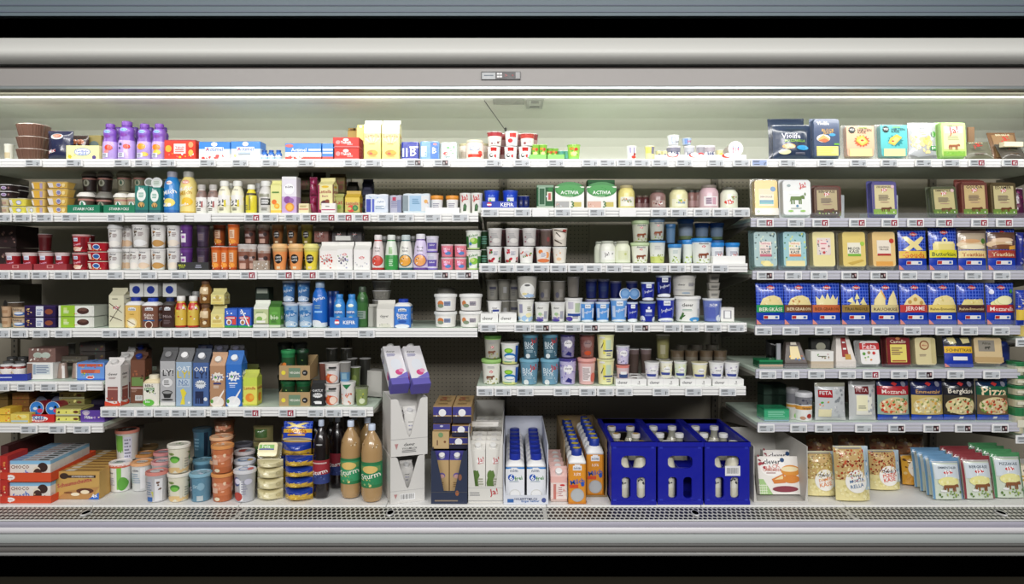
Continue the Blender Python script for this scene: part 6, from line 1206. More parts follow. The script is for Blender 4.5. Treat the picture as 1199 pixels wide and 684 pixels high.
# ---------------------------------------------------------------- right shelf 4
on('R4')
P(903, 421.5, 28, 'box', 'flat dark green cheese pack lying at left end', '14603c', 'r .5 .3 1 .3 c8a888; b .8 1 2a8a58; r .5 .1 1 .2 9a9a90', d=.08, fin='f')
P(912, 402, 5, 'box', 'thin silver film strip leaning beside flat green pack', 'a8aab0', '', d=.01, y=.04, rz=20)
P(909, 398, 22, 'bag', 'black shadowed cheese pack behind flat green pack', '0c0c0c', '', y=.14, d=.03)  # black body paints the shade behind the green pack
P(932.5, 402, 27, 'wedge', 'dark wrapped cheese wedge with cream and blue label', '5a504c', 'r .5 .6 .5 .5 ecd8a0; n .5 .4 .8 .2 36a/a53/fc5 7; r .5 .95 .4 .1 e8e0d0; b 0 .2 777', d=.07)
P(963, 411, 27, 'box', 'white soft cheese box with floral lettering', 'ecebe6', 'b 0 .4 c8b8a0; n .5 .7 .6 .3 98866a/caa/7a6 7 .6; l .5 .7 .4 .1 665 1', d=.06)
P(961, 396, 23, 'box', 'black and white box standing behind the floral box', '1e201e', 'e .5 .7 .5 .3 998; b 0 .12 ddd', y=.09, d=.03)
P(991, 394.5, 24, 'wedge', 'white cheese wedge with narrow red label', 'e4dcd4', 'r .5 .65 .36 .6 9a2a2c; r .5 .8 .2 .05 eee; r .5 .6 .2 .05 eee; r .62 .35 .3 .16 c89a40; b 0 .2 eee', d=.07)
P(1020, 400, 27.5, 'pack', 'white snack cheese pack with red band near centre', 'f0eeec', 'r .5 .78 1 .3 c02a2c; t .5 .78 .7 f0d8d8 Feta; l .5 .68 .5 .05 fcc 1; o .2 .45 .16 5a9a3a; o .45 .5 .16 a86; o .7 .48 .16 c33; n .5 .25 .7 .2 d84/eec/6a4 6', rim='ddd', tilt=12)
P(1053, 394.5, 32, 'pack', 'maroon framed hard cheese pack with yellow label', 'e4d468', 'r .5 .5 1 1 7a1c22; r .5 .42 .7 .66 e8d870; t .5 .86 .7 f0e0c0 Castello; e .5 .97 .2 .1 c85; l .45 .5 .5 .3 865 4; r .5 .14 .6 .05 a53', rim='5a1a1e', clear=0, tilt=7)
P(1085, 394.5, 30, 'pack', 'beige camembert pack with round brown stamp', 'dcd0a0', 'o .45 .72 .44 8a4a2a; o .45 .72 .34 d8c090; t .45 .72 .24 a33 Alma; l .4 .35 .4 .1 987 2; r .86 .5 .2 .9 c8bc88', rim='a8a080', tilt=7)
P(1125.5, 395, 33, 'bag', 'blue cheese bag with yellow band and two pale cubes', '1636a8', 'r .5 .85 1 .3 222a38; p e8dca0 .1,.95 .35,.98 .4,.78 .18,.74; p e8dca0 .55,.95 .85,.98 .9,.8 .62,.76; r .5 .57 1 .22 f0c030; t .5 .56 .9 223 SCHNITTKÄSE; r .5 .28 .5 .12 eee; p e08070 0,0 .18,0 0,.12', tilt=8, rz=-4)
P(1160.5, 396, 37, 'pack', 'beige cheese block with grey cow label, leaning', 'd0b88a', 'r .45 .68 .56 .44 8a8478; t .45 .78 .3 443 Alma; c .48 .6 .2 .14 221; r .5 .14 1 .2 b89a68', rim='b8a888', tilt=10, rz=-8, d=.045)
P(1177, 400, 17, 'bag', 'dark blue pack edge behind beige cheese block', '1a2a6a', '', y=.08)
# ---------------------------------------------------------------- right shelf 5
on('R5')
P(909.5, 478.5, 30, 'box', 'flat mint green cheese pack at left end, lower shelf', '3fa878', 'l .5 .6 .7 .5 8ad0b0 4; b .88 1 2a8a60; b 0 .1 8ab', d=.09, fin='f')
P([903, 912], [478, 463, 450], 18, 'box', 'dark green cheese pack in deep shade behind mint pack', '0c2a1c', '', y=.18, d=.08)  # green lowered almost to black to paint the deep shade
P(944.5, 460, 20, 'can', 'white shaker can with orange ring and dark band', 'ecebe8', 'b .66 1 7a7a80; n .5 .8 .9 .3 445/9ab 9; b .46 .62 dc9a3c; t .5 .54 .5 654 Grana; e .66 .2 .3 .2 a8342c; e .3 .12 .3 .14 b86', lc='c8c8cc')
P(930.5, 455, 14, 'can', 'second shaker can partly hidden behind the front one', 'bcbab4', 'b .6 1 6a6a70; b .46 .56 b8863c; e .6 .15 .3 .2 7a5', lc='8a8a8c', y=.05)
sa = 'r .5 .96 1 .1 998; r .3 .72 .44 .2 a8242c; t .3 .74 .36 eee FETA; n .3 .4 .4 .24 d83/eec/e86/5a4 6; r .28 .2 .4 .2 e8e0b8; n .78 .5 .4 .8 b8bcc0/8a8f94/e8e8e8 16; r .5 .04 1 .08 c8c8c8'
P(974.5, 449.5, 36, 'bag', 'clear pouch with white cheese, left of two, sparkling', 'c8ccce', sa, d=.04, tilt=3)
P(1012.5, 447.5, 32, 'bag', 'clear pouch with white cheese and dark red label', 'c4c6c6', 'r .42 .78 .5 .2 6a1a20; t .42 .78 .4 caa FETA; r .5 .4 .6 .5 ecebe0; r .42 .45 .4 .4 f0ecc8; n .8 .5 .35 .8 b8bcc0/9a9fa4 12; l .42 .35 .3 .1 998 2; r .5 .97 1 .1 777', d=.04, tilt=3)
def pz(name, band, tc, food, bg): return f'r .5 .76 1 .24 {band}; p c83a3a .5,.99 .6,.94 .5,.88 .4,.94; o .8 .93 .16 889; t .5 .74 .78 {tc} {name}; r .5 .4 1 .5 {bg}; e .5 .38 .92 .44 d8c898; n .5 .38 .84 .4 {food} 60 1.1; r .5 .07 1 .14 1a44b0; r .5 .07 .12 .06 eee'
P(1049, 447.5, 38, 'bag', 'grated mozzarella pouch with red band and sausage dish', '1a2450', pz('Mozzarella', 'b02430', 'f0e0d8', 'd8603a/e8a070/f4e8c8/5a8a3a/c84028', '9ab0a0'), d=.045, tilt=3)
P(1089, 447.5, 38, 'bag', 'grated cheese pouch with navy band and golden bake', '141e50', pz('Emmentaler', '1a2458', 'd8a860', 'e8d080/f4e8b0/d8a850/8a9a50/f8f0c8', 'c8b068'), d=.045, tilt=3)
P(1127, 447.5, 38, 'bag', 'grated cheese pouch with black band and bacon gratin', '10162e', pz('Bergkäse', '1c1c24', 'e8e0d0', 'e8dca0/f0e8b8/b8502c/4a6a30/d8cc90', '3a3428'), d=.045, tilt=3)
P(1166.5, 447.5, 38, 'bag', 'grated cheese pouch with green band and red topping', '123050', pz('Pizza', '14583c', 'f0d8b0', 'c8583a/d88a60/e8d8b8/8a3a2a/6a8a40', '6a5a40'), d=.045, tilt=3)
for i_, (x_, n_) in enumerate(((1050, 'red-banded'), (1090, 'navy-banded'), (1128, 'black-banded'), (1167, 'green-banded'))):
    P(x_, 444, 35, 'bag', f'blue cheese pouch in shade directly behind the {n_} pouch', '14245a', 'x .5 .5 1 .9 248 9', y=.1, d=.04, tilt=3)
# right-edge neighbour
on('Z5')
P(1197, [478, 464, 452, 440, 424], 14, 'tub', 'white round spread tub with green or blue lid, right edge', 'c8c4a8', 'b .7 1 2f7a4a; r .5 .4 .8 .3 e8e4d0', d=.08, y=-.01, r=.03, lc='3a8a5a')
on('Z3')
P(1200, 375, 12, 'tub', 'small yellow tub at right edge under checked pack', 'd8c070', 'b .7 1 e8e8e8', d=.06)
# ---------------------------------------------------------------- far left shelf 4; dim rear jars and boxes have shade put into colour
on('A4')
P(12, 437.5, 37, 'tray', 'royal blue cardboard tray holding red-rimmed jars', '2838a0', 'l .3 .5 .5 .3 c8d0f0 1', d=.13, rz=4)
P([3, 17], 427, 15, 'bottle', 'white dessert jar with red ring under white lid', 'f0ece6', 'b .72 .88 8a2a24; n .4 .35 .8 .4 c83/b86/eda 6 .7', pf='honey', lc='f0f0f0', y=.035, nm='dessert_jar', cat='jar')
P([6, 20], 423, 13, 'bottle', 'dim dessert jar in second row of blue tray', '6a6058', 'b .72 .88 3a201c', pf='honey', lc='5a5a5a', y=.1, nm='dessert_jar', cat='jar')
P([10, 23], 418, 12, 'bottle', 'shade-darkened dessert jar in third row of blue tray', '4a443e', '', pf='honey', lc='464646', y=.16, nm='dessert_jar', cat='jar')  # jar and lid colours lowered for third-row shade
P(46.5, 424.5, 31, 'box', 'white dessert pack with grey text panel and brown end', 'ecebe8', 'r .12 .5 .2 .9 8a6a5c; r .62 .6 .56 .6 d0d8dc; l .62 .6 .5 .5 6a7a9a 5; r .3 .6 .1 .6 9ab', d=.09, y=.05)
P(49, 407.5, 32, 'box', 'brown and cream marbled dessert pack on the white pack', '7a5c54', 'e .35 .5 .34 .44 b8c0b4; e .65 .5 .34 .44 c0c8bc; n .5 .5 1 .95 8a6a60/e4dcd4/a88a80 16; e .35 .5 .26 .34 a8b4a8; e .62 .5 .34 .34 b8c4b8', d=.09, y=.06, z=424)
for x_, w_, q_ in ((70, 12, 'left'), (86.5, 11, 'right')):
    P(x_, 425, w_, 'cup', f'upended taupe pudding pot with white rim, {q_}, beneath dark box', '9a857a', 'r .8 .5 .2 1 e8e4e0', y=.07, tp=.7, inv=1)
P([81, 95], 402, 9, 'cup', 'pale pot dimly seen at the back of the short shelf', '7a7870', '', y=.22, z=424, tp=.7)
P(84, 417, 38, 'box', 'dark dessert box bridging over the taupe pots', '4a443a', 'n .5 .5 .9 .8 5a5448/6a6450 6; l .5 .4 .6 .3 6a6a60 2', y=.1, d=.08, z=424.5)
P(106, 424.5, 32.5, 'box', 'light blue children dessert box with red-green lettering', '6a9ae0', 'r .5 .85 .9 .16 c85a40; n .5 .8 .8 .2 c84030/e8c040/58a 9; r .5 .5 .7 .2 d87a5a; l .5 .5 .6 .2 a33 2; n .4 .32 .7 .2 6ab04a/d8c84a 8; e .5 .16 .3 .2 f0e4e8; r .5 .16 .2 .1 c33; b 0 .08 3a6ad0', d=.1, y=.03, ltop='n .5 .5 .9 .9 c8a030/6a8a3a/433 14')
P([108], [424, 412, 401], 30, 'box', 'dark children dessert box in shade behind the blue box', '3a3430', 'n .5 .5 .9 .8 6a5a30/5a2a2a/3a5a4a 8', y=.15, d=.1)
on('A5')  # dim packs and cups here are coloured darker to paint shade
P(5, [486, 478], 14, 'box', 'orange and yellow snack pack cut by left edge', 'e8c040', 'n .5 .5 .9 .8 d84a20/f4e090/e87a30 8', d=.08)
P(23, 484.5, 22, 'box', 'yellow snack pack in front of shelf', 'e8d060', 'r .5 .2 .9 .2 b8d0d8; e .7 .7 .4 .4 f4e890; n .5 .5 .9 .7 e8b030/f4e8a0 7', d=.04, y=.0)
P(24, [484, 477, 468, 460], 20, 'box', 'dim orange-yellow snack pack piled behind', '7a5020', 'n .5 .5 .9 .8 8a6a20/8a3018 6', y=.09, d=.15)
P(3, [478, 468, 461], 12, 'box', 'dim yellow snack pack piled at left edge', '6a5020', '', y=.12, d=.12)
P(45.5, 484.5, 37, 'tray', 'bright red cardboard tray holding blue-lidded dessert cups', 'c82420', 'e .5 .45 .6 .7 f0f0f0; t .5 .55 .34 26a KIDS; t .5 .3 .5 c22 Pudding; r .5 .6 .4 .2 d8e4f4; t .5 .6 .34 26a Kids', d=.14)
P([38.5, 57.5], 471, 16.5, 'disc', 'dessert cup with round bright blue lid facing outward', 'a83040', 'e .5 .5 .95 .95 3a84d8; e .4 .5 .3 .2 dfe8f4; e .75 .35 .4 .3 d8406a; e .7 .6 .2 .2 123', z=487, y=.03, d=.05, nm='dessert_cup', cat='cup')
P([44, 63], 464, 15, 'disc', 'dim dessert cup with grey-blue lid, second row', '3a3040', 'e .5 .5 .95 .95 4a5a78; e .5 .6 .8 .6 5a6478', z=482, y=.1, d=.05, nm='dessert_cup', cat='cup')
P([49, 68], 459, 13, 'disc', 'shade-darkened dessert cup with navy lid, third row', '2a2430', 'e .5 .5 .95 .95 2a3458', z=478, y=.17, d=.05, nm='dessert_cup', cat='cup')  # red and blue dulled to paint the deeper shade
yb = 'n .5 .6 .9 .6 4a3a20/3a2f20/e8e08a 7; r .5 .1 1 .2 c8c8a0; b .85 1 a8a060; e .8 .5 .2 .4 6a3a20'
P(80, [487, 478], 30, 'box', 'yellow white banana snack box, lit at front', 'e4e070', yb, d=.09)
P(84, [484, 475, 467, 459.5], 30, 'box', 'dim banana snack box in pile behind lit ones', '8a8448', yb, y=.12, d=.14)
P(107, 480, 31, 'box', 'violet chocolate dessert box at the shelf end', '5a3a9a', 'e .3 .8 .3 .4 a098b8; e .3 .7 .2 .3 c8b8c8; n .6 .3 .7 .3 9a7ac8/e8d0c8 7; t .4 .4 .3 fff Milka; b 0 .1 7a5ab8', d=.12, ltop='r .5 .5 1 1 2a1c40')
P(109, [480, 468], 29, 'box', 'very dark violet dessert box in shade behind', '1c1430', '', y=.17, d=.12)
# ---------------------------------------------------------------- left middle shelf 4; file and rear-row colours darken to paint shade
on('B4')
P(132, 419.5, 18.5, 'gable', 'white cocoa drink carton with tumbler of chocolate picture', 'e4e0de', 't .5 .8 .6 222 clever; l .5 .7 .5 .06 988 2; r .5 .3 .66 .36 8a4a44; r .5 .42 .66 .04 c89a90; p d8482c 0,0 1,0 1,.08 .6,.05 0,.12; n .5 .14 .8 .14 c83a28/d85 5', cap='e4e2e0', d=.065, y=.02)
P([140, 143, 147], [414], 17, 'gable', 'white cocoa drink carton behind, one of a receding file', 'c0bcb8', 'r .6 .3 .6 .36 7a4a44', cap='c4c2c0', y=.1, d=.06) if 0 else None
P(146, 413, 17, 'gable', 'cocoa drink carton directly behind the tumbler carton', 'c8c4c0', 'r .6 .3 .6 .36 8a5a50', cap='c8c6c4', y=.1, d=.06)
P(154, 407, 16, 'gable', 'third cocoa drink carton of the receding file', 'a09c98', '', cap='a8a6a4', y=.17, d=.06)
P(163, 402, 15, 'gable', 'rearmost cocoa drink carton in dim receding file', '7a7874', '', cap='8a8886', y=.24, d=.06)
P(161, 413, 17, 'gable', 'brown chocolate drink carton standing back on shelf', '6f4430', 'r .5 .5 .8 .2 6a8a4a; n .5 .66 .8 .2 9a5a3a/4a2a1a 5; r .5 .35 .9 .03 caa; k .6 .12 .5 .12; l .3 .3 .4 .1 a87 3', y=.08, cap='223a8a', top='5a3828')
P(163, 403, 15, 'gable', 'brown carton with blue cap in shade behind', '4a3024', '', y=.18, cap='1a2a70', top='3a281f')
P(176, 439.5, 19, 'tetra', 'short white milk carton with orange cap and green leaf', 'f0ece0', 't .42 .9 .5 222 BERG; r .45 .75 .6 .12 4a8a3a; t .45 .76 .5 fff bauern; n .55 .5 .8 .4 333/8a6/eee 8; e .4 .15 .7 .3 6ac04a; t .35 .2 .3 fff bio', lc='f0e8d0', top='f0e0b8')
oat = 't .5 .78 .8 %s OAT; t .5 .62 .74 %s LY!; '
P(196, 407.5, 18, 'gable', 'grey oat drink carton with black cup drawing', 'b4b4b6', 't .5 .78 .8 e8e8e8 OAT; t .55 .74 .7 111 LY!; e .5 .52 .7 .2 dfdfe0; l .5 .52 .44 .12 666 3; e .5 .3 .7 .1 222; p 222 .2,.3 .8,.3 .7,.18 .3,.18; e .5 .3 .6 .06 9a9a9a; e .5 .14 .8 .04 222; b 0 .08 e0dfdc', cap='8a8a8c', top='58585a', y=.02, rf=.85)
P(215, 408, 18.5, 'gable', 'pale blue oat drink carton with yellow drawing', 'a0b8d0', 't .5 .85 .84 e8eef2 OAT; t .5 .72 .8 e0c830 LY!; r .5 .52 .8 .18 c0d0e0; t .5 .55 .6 5a7aa8 NO; t .5 .48 .7 5a7aa8 SUGARS; p e8d840 .3,.04 .6,.04 .56,.2 .7,.3 .5,.4 .3,.36 .42,.2; o .86 .08 .14 e8eef2', cap='f4f4f4', top='6f7072', y=.015, rf=.85)
P(235, 409, 18.5, 'gable', 'dark blue oat drink carton with navy glass drawing', '47659e', 't .5 .85 .84 f0f0f0 OAT; t .5 .72 .8 1a2448 LY!; y .5 .5 .76 .22 dfe4ec 14; t .5 .52 .5 234 HAFER; r .42 .2 .52 .28 16224a; r .42 .12 .04 .12 47659e; r .3 .12 .04 .12 47659e; o .82 .16 .24 dfe4ec', cap='eef0f4', top='48505e', y=.015, rf=.85)
P(237, 404, 17, 'gable', 'navy oat drink carton rising in shade behind blue one', '1f2c50', 't .5 .8 .8 667 OAT', cap='445', top='1a2442', y=.12)
P(254.5, 413, 18, 'gable', 'light brown soy drink carton with milk splash', 'b58a68', 'y .5 .72 .96 .26 f0e8dc 10; t .48 .72 .76 1f3a8a Joya; o .4 .71 .14 5aa83a; r .5 .56 .5 .04 2a3a7a; l .5 .48 .5 .08 e8d8c8 2; e .5 .1 .9 .28 efe6dc; p f8f0e8 .4,.1 .95,.42 .95,.36 .55,.08; e .15 .12 .2 .1 5a9a3a', cap='f0ece4', top='c8a080', y=.015, rf=.85)
P(273.5, 411, 18.5, 'gable', 'bright blue soy drink carton with milk splash', '2a70c8', 'y .5 .72 .96 .26 f0f4f8 10; t .48 .72 .76 1f3a8a Joya; o .4 .71 .14 5aa83a; l .5 .55 .6 .05 fff 1; l .5 .48 .5 .08 cdf 2; e .5 .1 .9 .28 f0f2f4; p f8f8f8 .4,.1 .95,.42 .95,.36 .55,.08; e .15 .12 .2 .1 5a9a3a', cap='eef2f8', top='3a74c0', y=.015, rf=.85)
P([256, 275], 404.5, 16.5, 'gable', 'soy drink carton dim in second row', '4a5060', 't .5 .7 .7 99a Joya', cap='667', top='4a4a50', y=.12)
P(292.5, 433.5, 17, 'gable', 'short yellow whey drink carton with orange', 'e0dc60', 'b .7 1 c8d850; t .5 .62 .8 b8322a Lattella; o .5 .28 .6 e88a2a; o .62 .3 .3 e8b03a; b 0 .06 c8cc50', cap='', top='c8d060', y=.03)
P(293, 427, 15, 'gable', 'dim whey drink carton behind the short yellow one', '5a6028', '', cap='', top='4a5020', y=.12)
for nm_, z_, t_, b_ in (('upper', 460.5, 427.5, 443.5), ('lower', None, 458.5, 475)):
    P(345, t_ if z_ is None else t_ , 36.5, 'tray', f'brown kraft tray with grey-green vegan sign, {nm_}', 'b09468', 'o .14 .5 .14 e8d840; r .5 .5 .38 .66 6f8a70; t .5 .5 .32 f0ece0 VEGAN; o .84 .5 .18 1a1a1a; l .84 .5 .1 .1 ddd 2', d=.12, z=443.7 if nm_ == 'upper' else 476.5, back=1.5, y=.025)
P([335, 353], 446.5, 17, 'cup', 'dark green vegan spread jar in lower kraft tray', '1f3f24', 'n .4 .4 .7 .6 c85a30/2a5a30/9ac060 8; r .6 .4 .4 .3 2a4a48; b .85 1 1a5a34', y=.04, lid='cap', lc='1a5a34', tp=.92, nm='spread_jar', cat='jar')
P(335, 410.5, 16.5, 'cup', 'green-lidded vegan spread jar in upper kraft tray, lit', '24502c', 'e .35 .35 .6 .5 d8803a; r .7 .35 .4 .4 2a4a40; b .8 1 2a7a48', y=.04, z=441.5, lid='cap', lc='2f8a50', tp=.92, nm='spread_jar', cat='jar')
P(352, 410, 15, 'cup', 'dim vegan spread jar at right in upper kraft tray', '16281a', 'n .5 .4 .8 .6 5a7a30/3a2a1a 8', y=.07, z=441, lid='cap', lc='123a20', tp=.92, nm='spread_jar', cat='jar')
P([331, 349], [440, 426, 402], 17, 'cup', 'shade-darkened jar at the back behind kraft trays', '101810', '', y=.16, lid='cap', lc='0e160e', nm='spread_jar', cat='jar')  # body and lid coloured near black as painted shade
P(372, 446, 16, 'gable', 'small black oat drink carton with white lettering', '1a1a1c', 't .5 .85 .8 eee OATLY; y .5 .58 .8 .3 e8e8e8 12; t .5 .6 .5 222 HAFER; e .5 .22 .6 .1 e8e8e8; r .55 .18 .5 .14 f0f0f0', cap='', top='2a2a2a', d=.05)
vr = 'b .88 1 ddd8d4; r .6 .8 .5 .1 333; l .55 .7 .6 .1 777 2; e .5 .25 .9 .45 d8603c; e .65 .25 .5 .36 f0d8c8; n .3 .3 .4 .4 e88a48/c84028 4; e .3 .7 .2 .1 9a9'
P(387, [450, 425.5], 18.5, 'cup', 'white and red vegan yogurt cup, two-high', 'e4dedc', vr, y=.02, lc='e8e4e0')
P(378, [450, 425], 12, 'cup', 'dim red vegan yogurt cup behind the red stack', '7a4a40', '', y=.1)
P(405.5, 447.5, 18.5, 'cup', 'white vegan cup with green leaf and peach lower half', 'e6e2de', 'b .9 1 f0f0ec; p 2a7a4a .2,.9 .5,.7 .8,.92; n .5 .3 .95 .5 d87a58/e8a888/c85a40 12; r .3 .6 .4 .2 ddd', y=.02, lc='f0f0ec')
P(402.5, 424, 14, 'cup', 'grey and blue cup on the green-leaf cup', '8a9aa0', 'b .5 1 8a8884; b 0 .5 5a8ab0; r .5 .3 .5 .3 8ab', z=447, y=.04)
P([414.5], [452, 430], 13, 'cup', 'dim olive green cup in shade, two-high', '5a6a38', 'e .5 .4 .5 .4 7a8a48', y=.1)
P(422, 453, 16, 'cup', 'clear olive-green dessert cup at shelf end', '8a9a60', 'n .4 .6 .7 .5 c8c850/6a7a3a/a8b878 8; e .6 .25 .5 .3 d8e0c0; b .9 1 8a9078', y=.02, lc='6a7058')
P([410, 426], 420, 14, 'cup', 'shade-darkened cup at the rear right of shelf', '2c2c28', '', y=.2)  # dark grey paints the shade at the shelf back
P([387, 404], 408, 14, 'cup', 'shade-darkened cup at the rear above red cups', '24241f', '', y=.2)  # cup colour blackened in place of rear shade
# ---------------------------------------------------------------- bottom deck, left to right; dim rear things have shade in their colours
on('D')
ch = 't .28 .68 .44 7a3a20 CHOCO; T .3 .3 .4 2a6ac8 fresh; e .82 .66 .24 .5 3a2420; e .68 .5 .18 .4 e8dcc8; e .7 .35 .2 .5 4a2f28; n .72 .25 .4 .3 c8a880/4a3028 6; b .82 1 8ac0e4; r .86 .12 .1 .16 333'
P(4, [562, 534], 9, 'box', 'red chocolate snack box cut by the left edge', 'b82a24', 'n .5 .6 .8 .6 7a1a18/e8c0a0/d84 7; b 0 .3 c83a24', py=590, d=.12)
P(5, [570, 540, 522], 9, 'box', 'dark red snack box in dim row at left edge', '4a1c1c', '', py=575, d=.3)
P(34.5, 580, 56, 'tray', 'orange-red cardboard tray holding chocolate milk slices, lower', 'd8502a', 'e .14 .5 .2 .6 f0d8d0; e .14 .5 .17 .46 f4f4f4; t .14 .5 .12 a33 kinder; p f4e4dc .1,.3 .18,.3 .14,.1', py=589.5, d=.3, back=1.3, sl=-.05)
TT = ZD + .0
P(34.5, 565, 50, 'box', 'white and blue chocolate snack box in lower orange tray', 'e8e4dc', ch, py=588.5, z=587, d=.03, rows=9, gap=.0015, sl=-.05, ltop='r .5 .5 1 1 dde2e6; r .16 .5 .3 .8 6aa8d8; l .5 .5 .3 .5 a66 2; r .8 .5 .24 .5 333')
P(34.5, 553, 56, 'tray', 'orange-red cardboard tray holding chocolate milk slices, upper', 'd8502a', 'e .14 .5 .2 .6 f0d8d0; e .14 .5 .17 .46 f4f4f4; t .14 .5 .12 a33 kinder; p f4e4dc .1,.3 .18,.3 .14,.1', py=589.5, z=564.5, d=.3, back=1.3, sl=-.05)
P(34.5, 539.5, 50, 'box', 'white and blue chocolate snack box in upper orange tray', 'e8e4dc', ch, py=588.5, z=562.5, d=.03, rows=9, gap=.0015, sl=-.05, ltop='r .5 .5 1 1 dde2e6; r .16 .5 .3 .8 6aa8d8; l .5 .5 .3 .5 a66 2; r .8 .5 .24 .5 333')
P(91, 552, 52, 'box', 'golden brown chocolate-coated cake box with red script', 'c8a058', 'r .6 .82 .64 .1 3a2a22; t .62 .82 .5 f0e8e0 SCHWEDENBOMBEN; e .2 .84 .2 .22 3a2a20; T .44 .6 .8 b03048 Schaumschnitte; p b88850 0,0 .8,0 1,.45 .3,.3; e .68 .3 .4 .2 5a3020; e .68 .26 .2 .14 f0e0c0; e .46 .18 .2 .12 f0e4c8; p 2a6ac8 .76,0 1,0 1,.24; T .9 .13 .13 fff 4x; e .3 .24 .2 .06 7a4a28', py=585, d=.04, rows=8, gap=.002, sl=-.09, ltop='r .5 .5 .9 .3 a07040; r .3 .5 .2 .7 e8e0c8')
gw = 'r .3 .4 .34 .8 e8e8e4; r .66 .5 .2 .8 7ac04a; e .8 .3 .4 .5 5aa03a; t .25 .72 .3 334 clever; l .3 .4 .3 .3 aab 5; r .5 .95 1 .1 d86a50'
P(134.5, 543, 25, 'cup', 'white and green yogurt cup with white lid, front left', 'e4e4e0', gw, py=578, lid='cap', lc='f0e8e4', ltop='e .5 .5 .9 .9 f0f0f0; e .5 .5 .5 .3 567; e .5 .3 .5 .2 9a9', tp=.84)
P(142, 505, 26, 'cup', 'green and white yogurt cup stacked high on others', 'dcdcd6', 'r .35 .45 .4 .9 78b84a; r .75 .45 .3 .8 dde; l .75 .45 .25 .7 889 6', py=571, z=541, lid='cap', lc='d88a78', ltop='e .5 .5 .9 .9 3a3a3a; n .5 .5 .6 .6 eee/333 5', tp=.84)
P(142.5, 541, 25, 'cup', 'yogurt cup carrying the high green and white cup', 'cfd0ca', gw, py=569, lid='cap', lc='e8c8c0', ltop='e .5 .5 .9 .9 e8e8e8', tp=.84)
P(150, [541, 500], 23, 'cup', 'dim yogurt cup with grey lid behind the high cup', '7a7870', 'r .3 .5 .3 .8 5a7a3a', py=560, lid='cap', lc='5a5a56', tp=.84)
P(160, 543, 25, 'cup', 'yogurt cup with orange and white lid beside green one', 'd4d6d6', 't .4 .8 .3 334 nöm; l .4 .5 .6 .4 9ab 5; r .75 .5 .2 .8 e8e8ea', py=577, lid='cap', lc='e8b080', ltop='e .5 .5 .95 .95 f0a860; e .5 .5 .6 .6 f0e8e0; t .5 .5 .6 234 clever', tp=.84)
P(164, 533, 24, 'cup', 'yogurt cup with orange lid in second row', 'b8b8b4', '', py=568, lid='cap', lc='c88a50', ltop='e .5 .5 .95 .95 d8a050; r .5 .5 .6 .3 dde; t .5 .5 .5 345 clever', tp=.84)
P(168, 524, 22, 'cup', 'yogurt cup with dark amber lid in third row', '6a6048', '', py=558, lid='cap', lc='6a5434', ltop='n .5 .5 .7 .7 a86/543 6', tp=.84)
P(177.5, 554, 25, 'cup', 'white-grey yogurt cup with pink-rimmed lid, nearest front', 'c8c8cc', 'r .3 .45 .4 .8 b8b8c0; l .3 .5 .34 .5 789 6; r .5 .2 .1 .4 c8c84a; r .78 .45 .3 .8 e4e4e8; n .8 .6 .3 .3 6a4a3a 3; r .35 .12 .3 .16 36a', py=590, lid='cap', lc='d88a80', ltop='e .5 .5 .95 .95 d89088; e .5 .5 .7 .7 f4f0f0; t .5 .6 .5 234 clever; e .8 .4 .2 .2 c33', tp=.84)
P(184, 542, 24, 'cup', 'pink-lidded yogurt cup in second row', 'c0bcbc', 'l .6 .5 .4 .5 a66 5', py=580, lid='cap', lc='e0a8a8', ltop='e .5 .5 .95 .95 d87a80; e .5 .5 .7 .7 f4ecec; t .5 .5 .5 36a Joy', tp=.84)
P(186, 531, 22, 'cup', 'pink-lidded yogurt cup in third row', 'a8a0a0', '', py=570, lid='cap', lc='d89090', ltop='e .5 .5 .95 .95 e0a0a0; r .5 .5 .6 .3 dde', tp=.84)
ap = 'e .5 .55 .5 .26 4a8a3a; e .5 .5 .4 .18 7ac050; e .35 .75 .3 .1 8a9a5a; e .5 .12 .9 .24 e0c088; p 6a7a4a .1,.8 .4,.7 .38,.78; r .8 .4 .1 .5 dcd8c8; l .15 .4 .2 .4 aa9 4'
P(203.5, [556, 522], 25.5, 'cup', 'cream yogurt cup with green apple print, two-high', 'e0dcc8', ap, py=589.5, lid='cap', lc='ece8dc', ltop='e .5 .5 .95 .95 e8e4d8; n .55 .5 .5 .5 6aa04a/4a8a3a 5', tp=.84, wrap=1)
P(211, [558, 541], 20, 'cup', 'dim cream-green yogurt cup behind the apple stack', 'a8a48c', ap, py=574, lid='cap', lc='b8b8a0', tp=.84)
bl = 'r .16 .5 .16 .8 2a4a64; t .16 .5 .12 dde S; T .5 .6 .4 b8d4e0 Skyr; r .65 .14 .3 .2 b8c4c8; e .7 .6 .3 .3 88b0c4'
P(229.5, 556, 26, 'cup', 'grey-blue yogurt cup with silver blue lid, front', '5f8ca4', bl, py=589.5, lid='cap', lc='8ab8cc', ltop='e .5 .5 .95 .95 a0c4d4; n .5 .5 .7 .7 eef/5a8aa0 7', tp=.84)
P(233, 541, 24, 'cup', 'blue-lidded grey-blue yogurt cup in second row', '4a7288', bl, py=581, lid='cap', lc='6a9ab0', ltop='e .5 .5 .95 .95 7aaabc; n .5 .5 .7 .7 b8d4e0/48708a 6', tp=.84)
P(232.5, [537, 503], 22, 'cup', 'blue yogurt cup stacked tall with dark lid at back', '3f6a80', 'r .85 .5 .16 .9 16283a; l .4 .5 .4 .5 6a94a8 4', py=571, lid='cap', lc='2a4654', ltop='e .5 .5 .95 .95 3a5464', tp=.86)
og = 'e .5 .6 .9 .3 d89070; n .5 .6 .9 .5 e8b090/c86a48/f0d0b0 9; b 0 .25 b8683f; e .4 .12 .3 .14 e8dcc0; r .3 .45 .3 .2 e0b8a0'
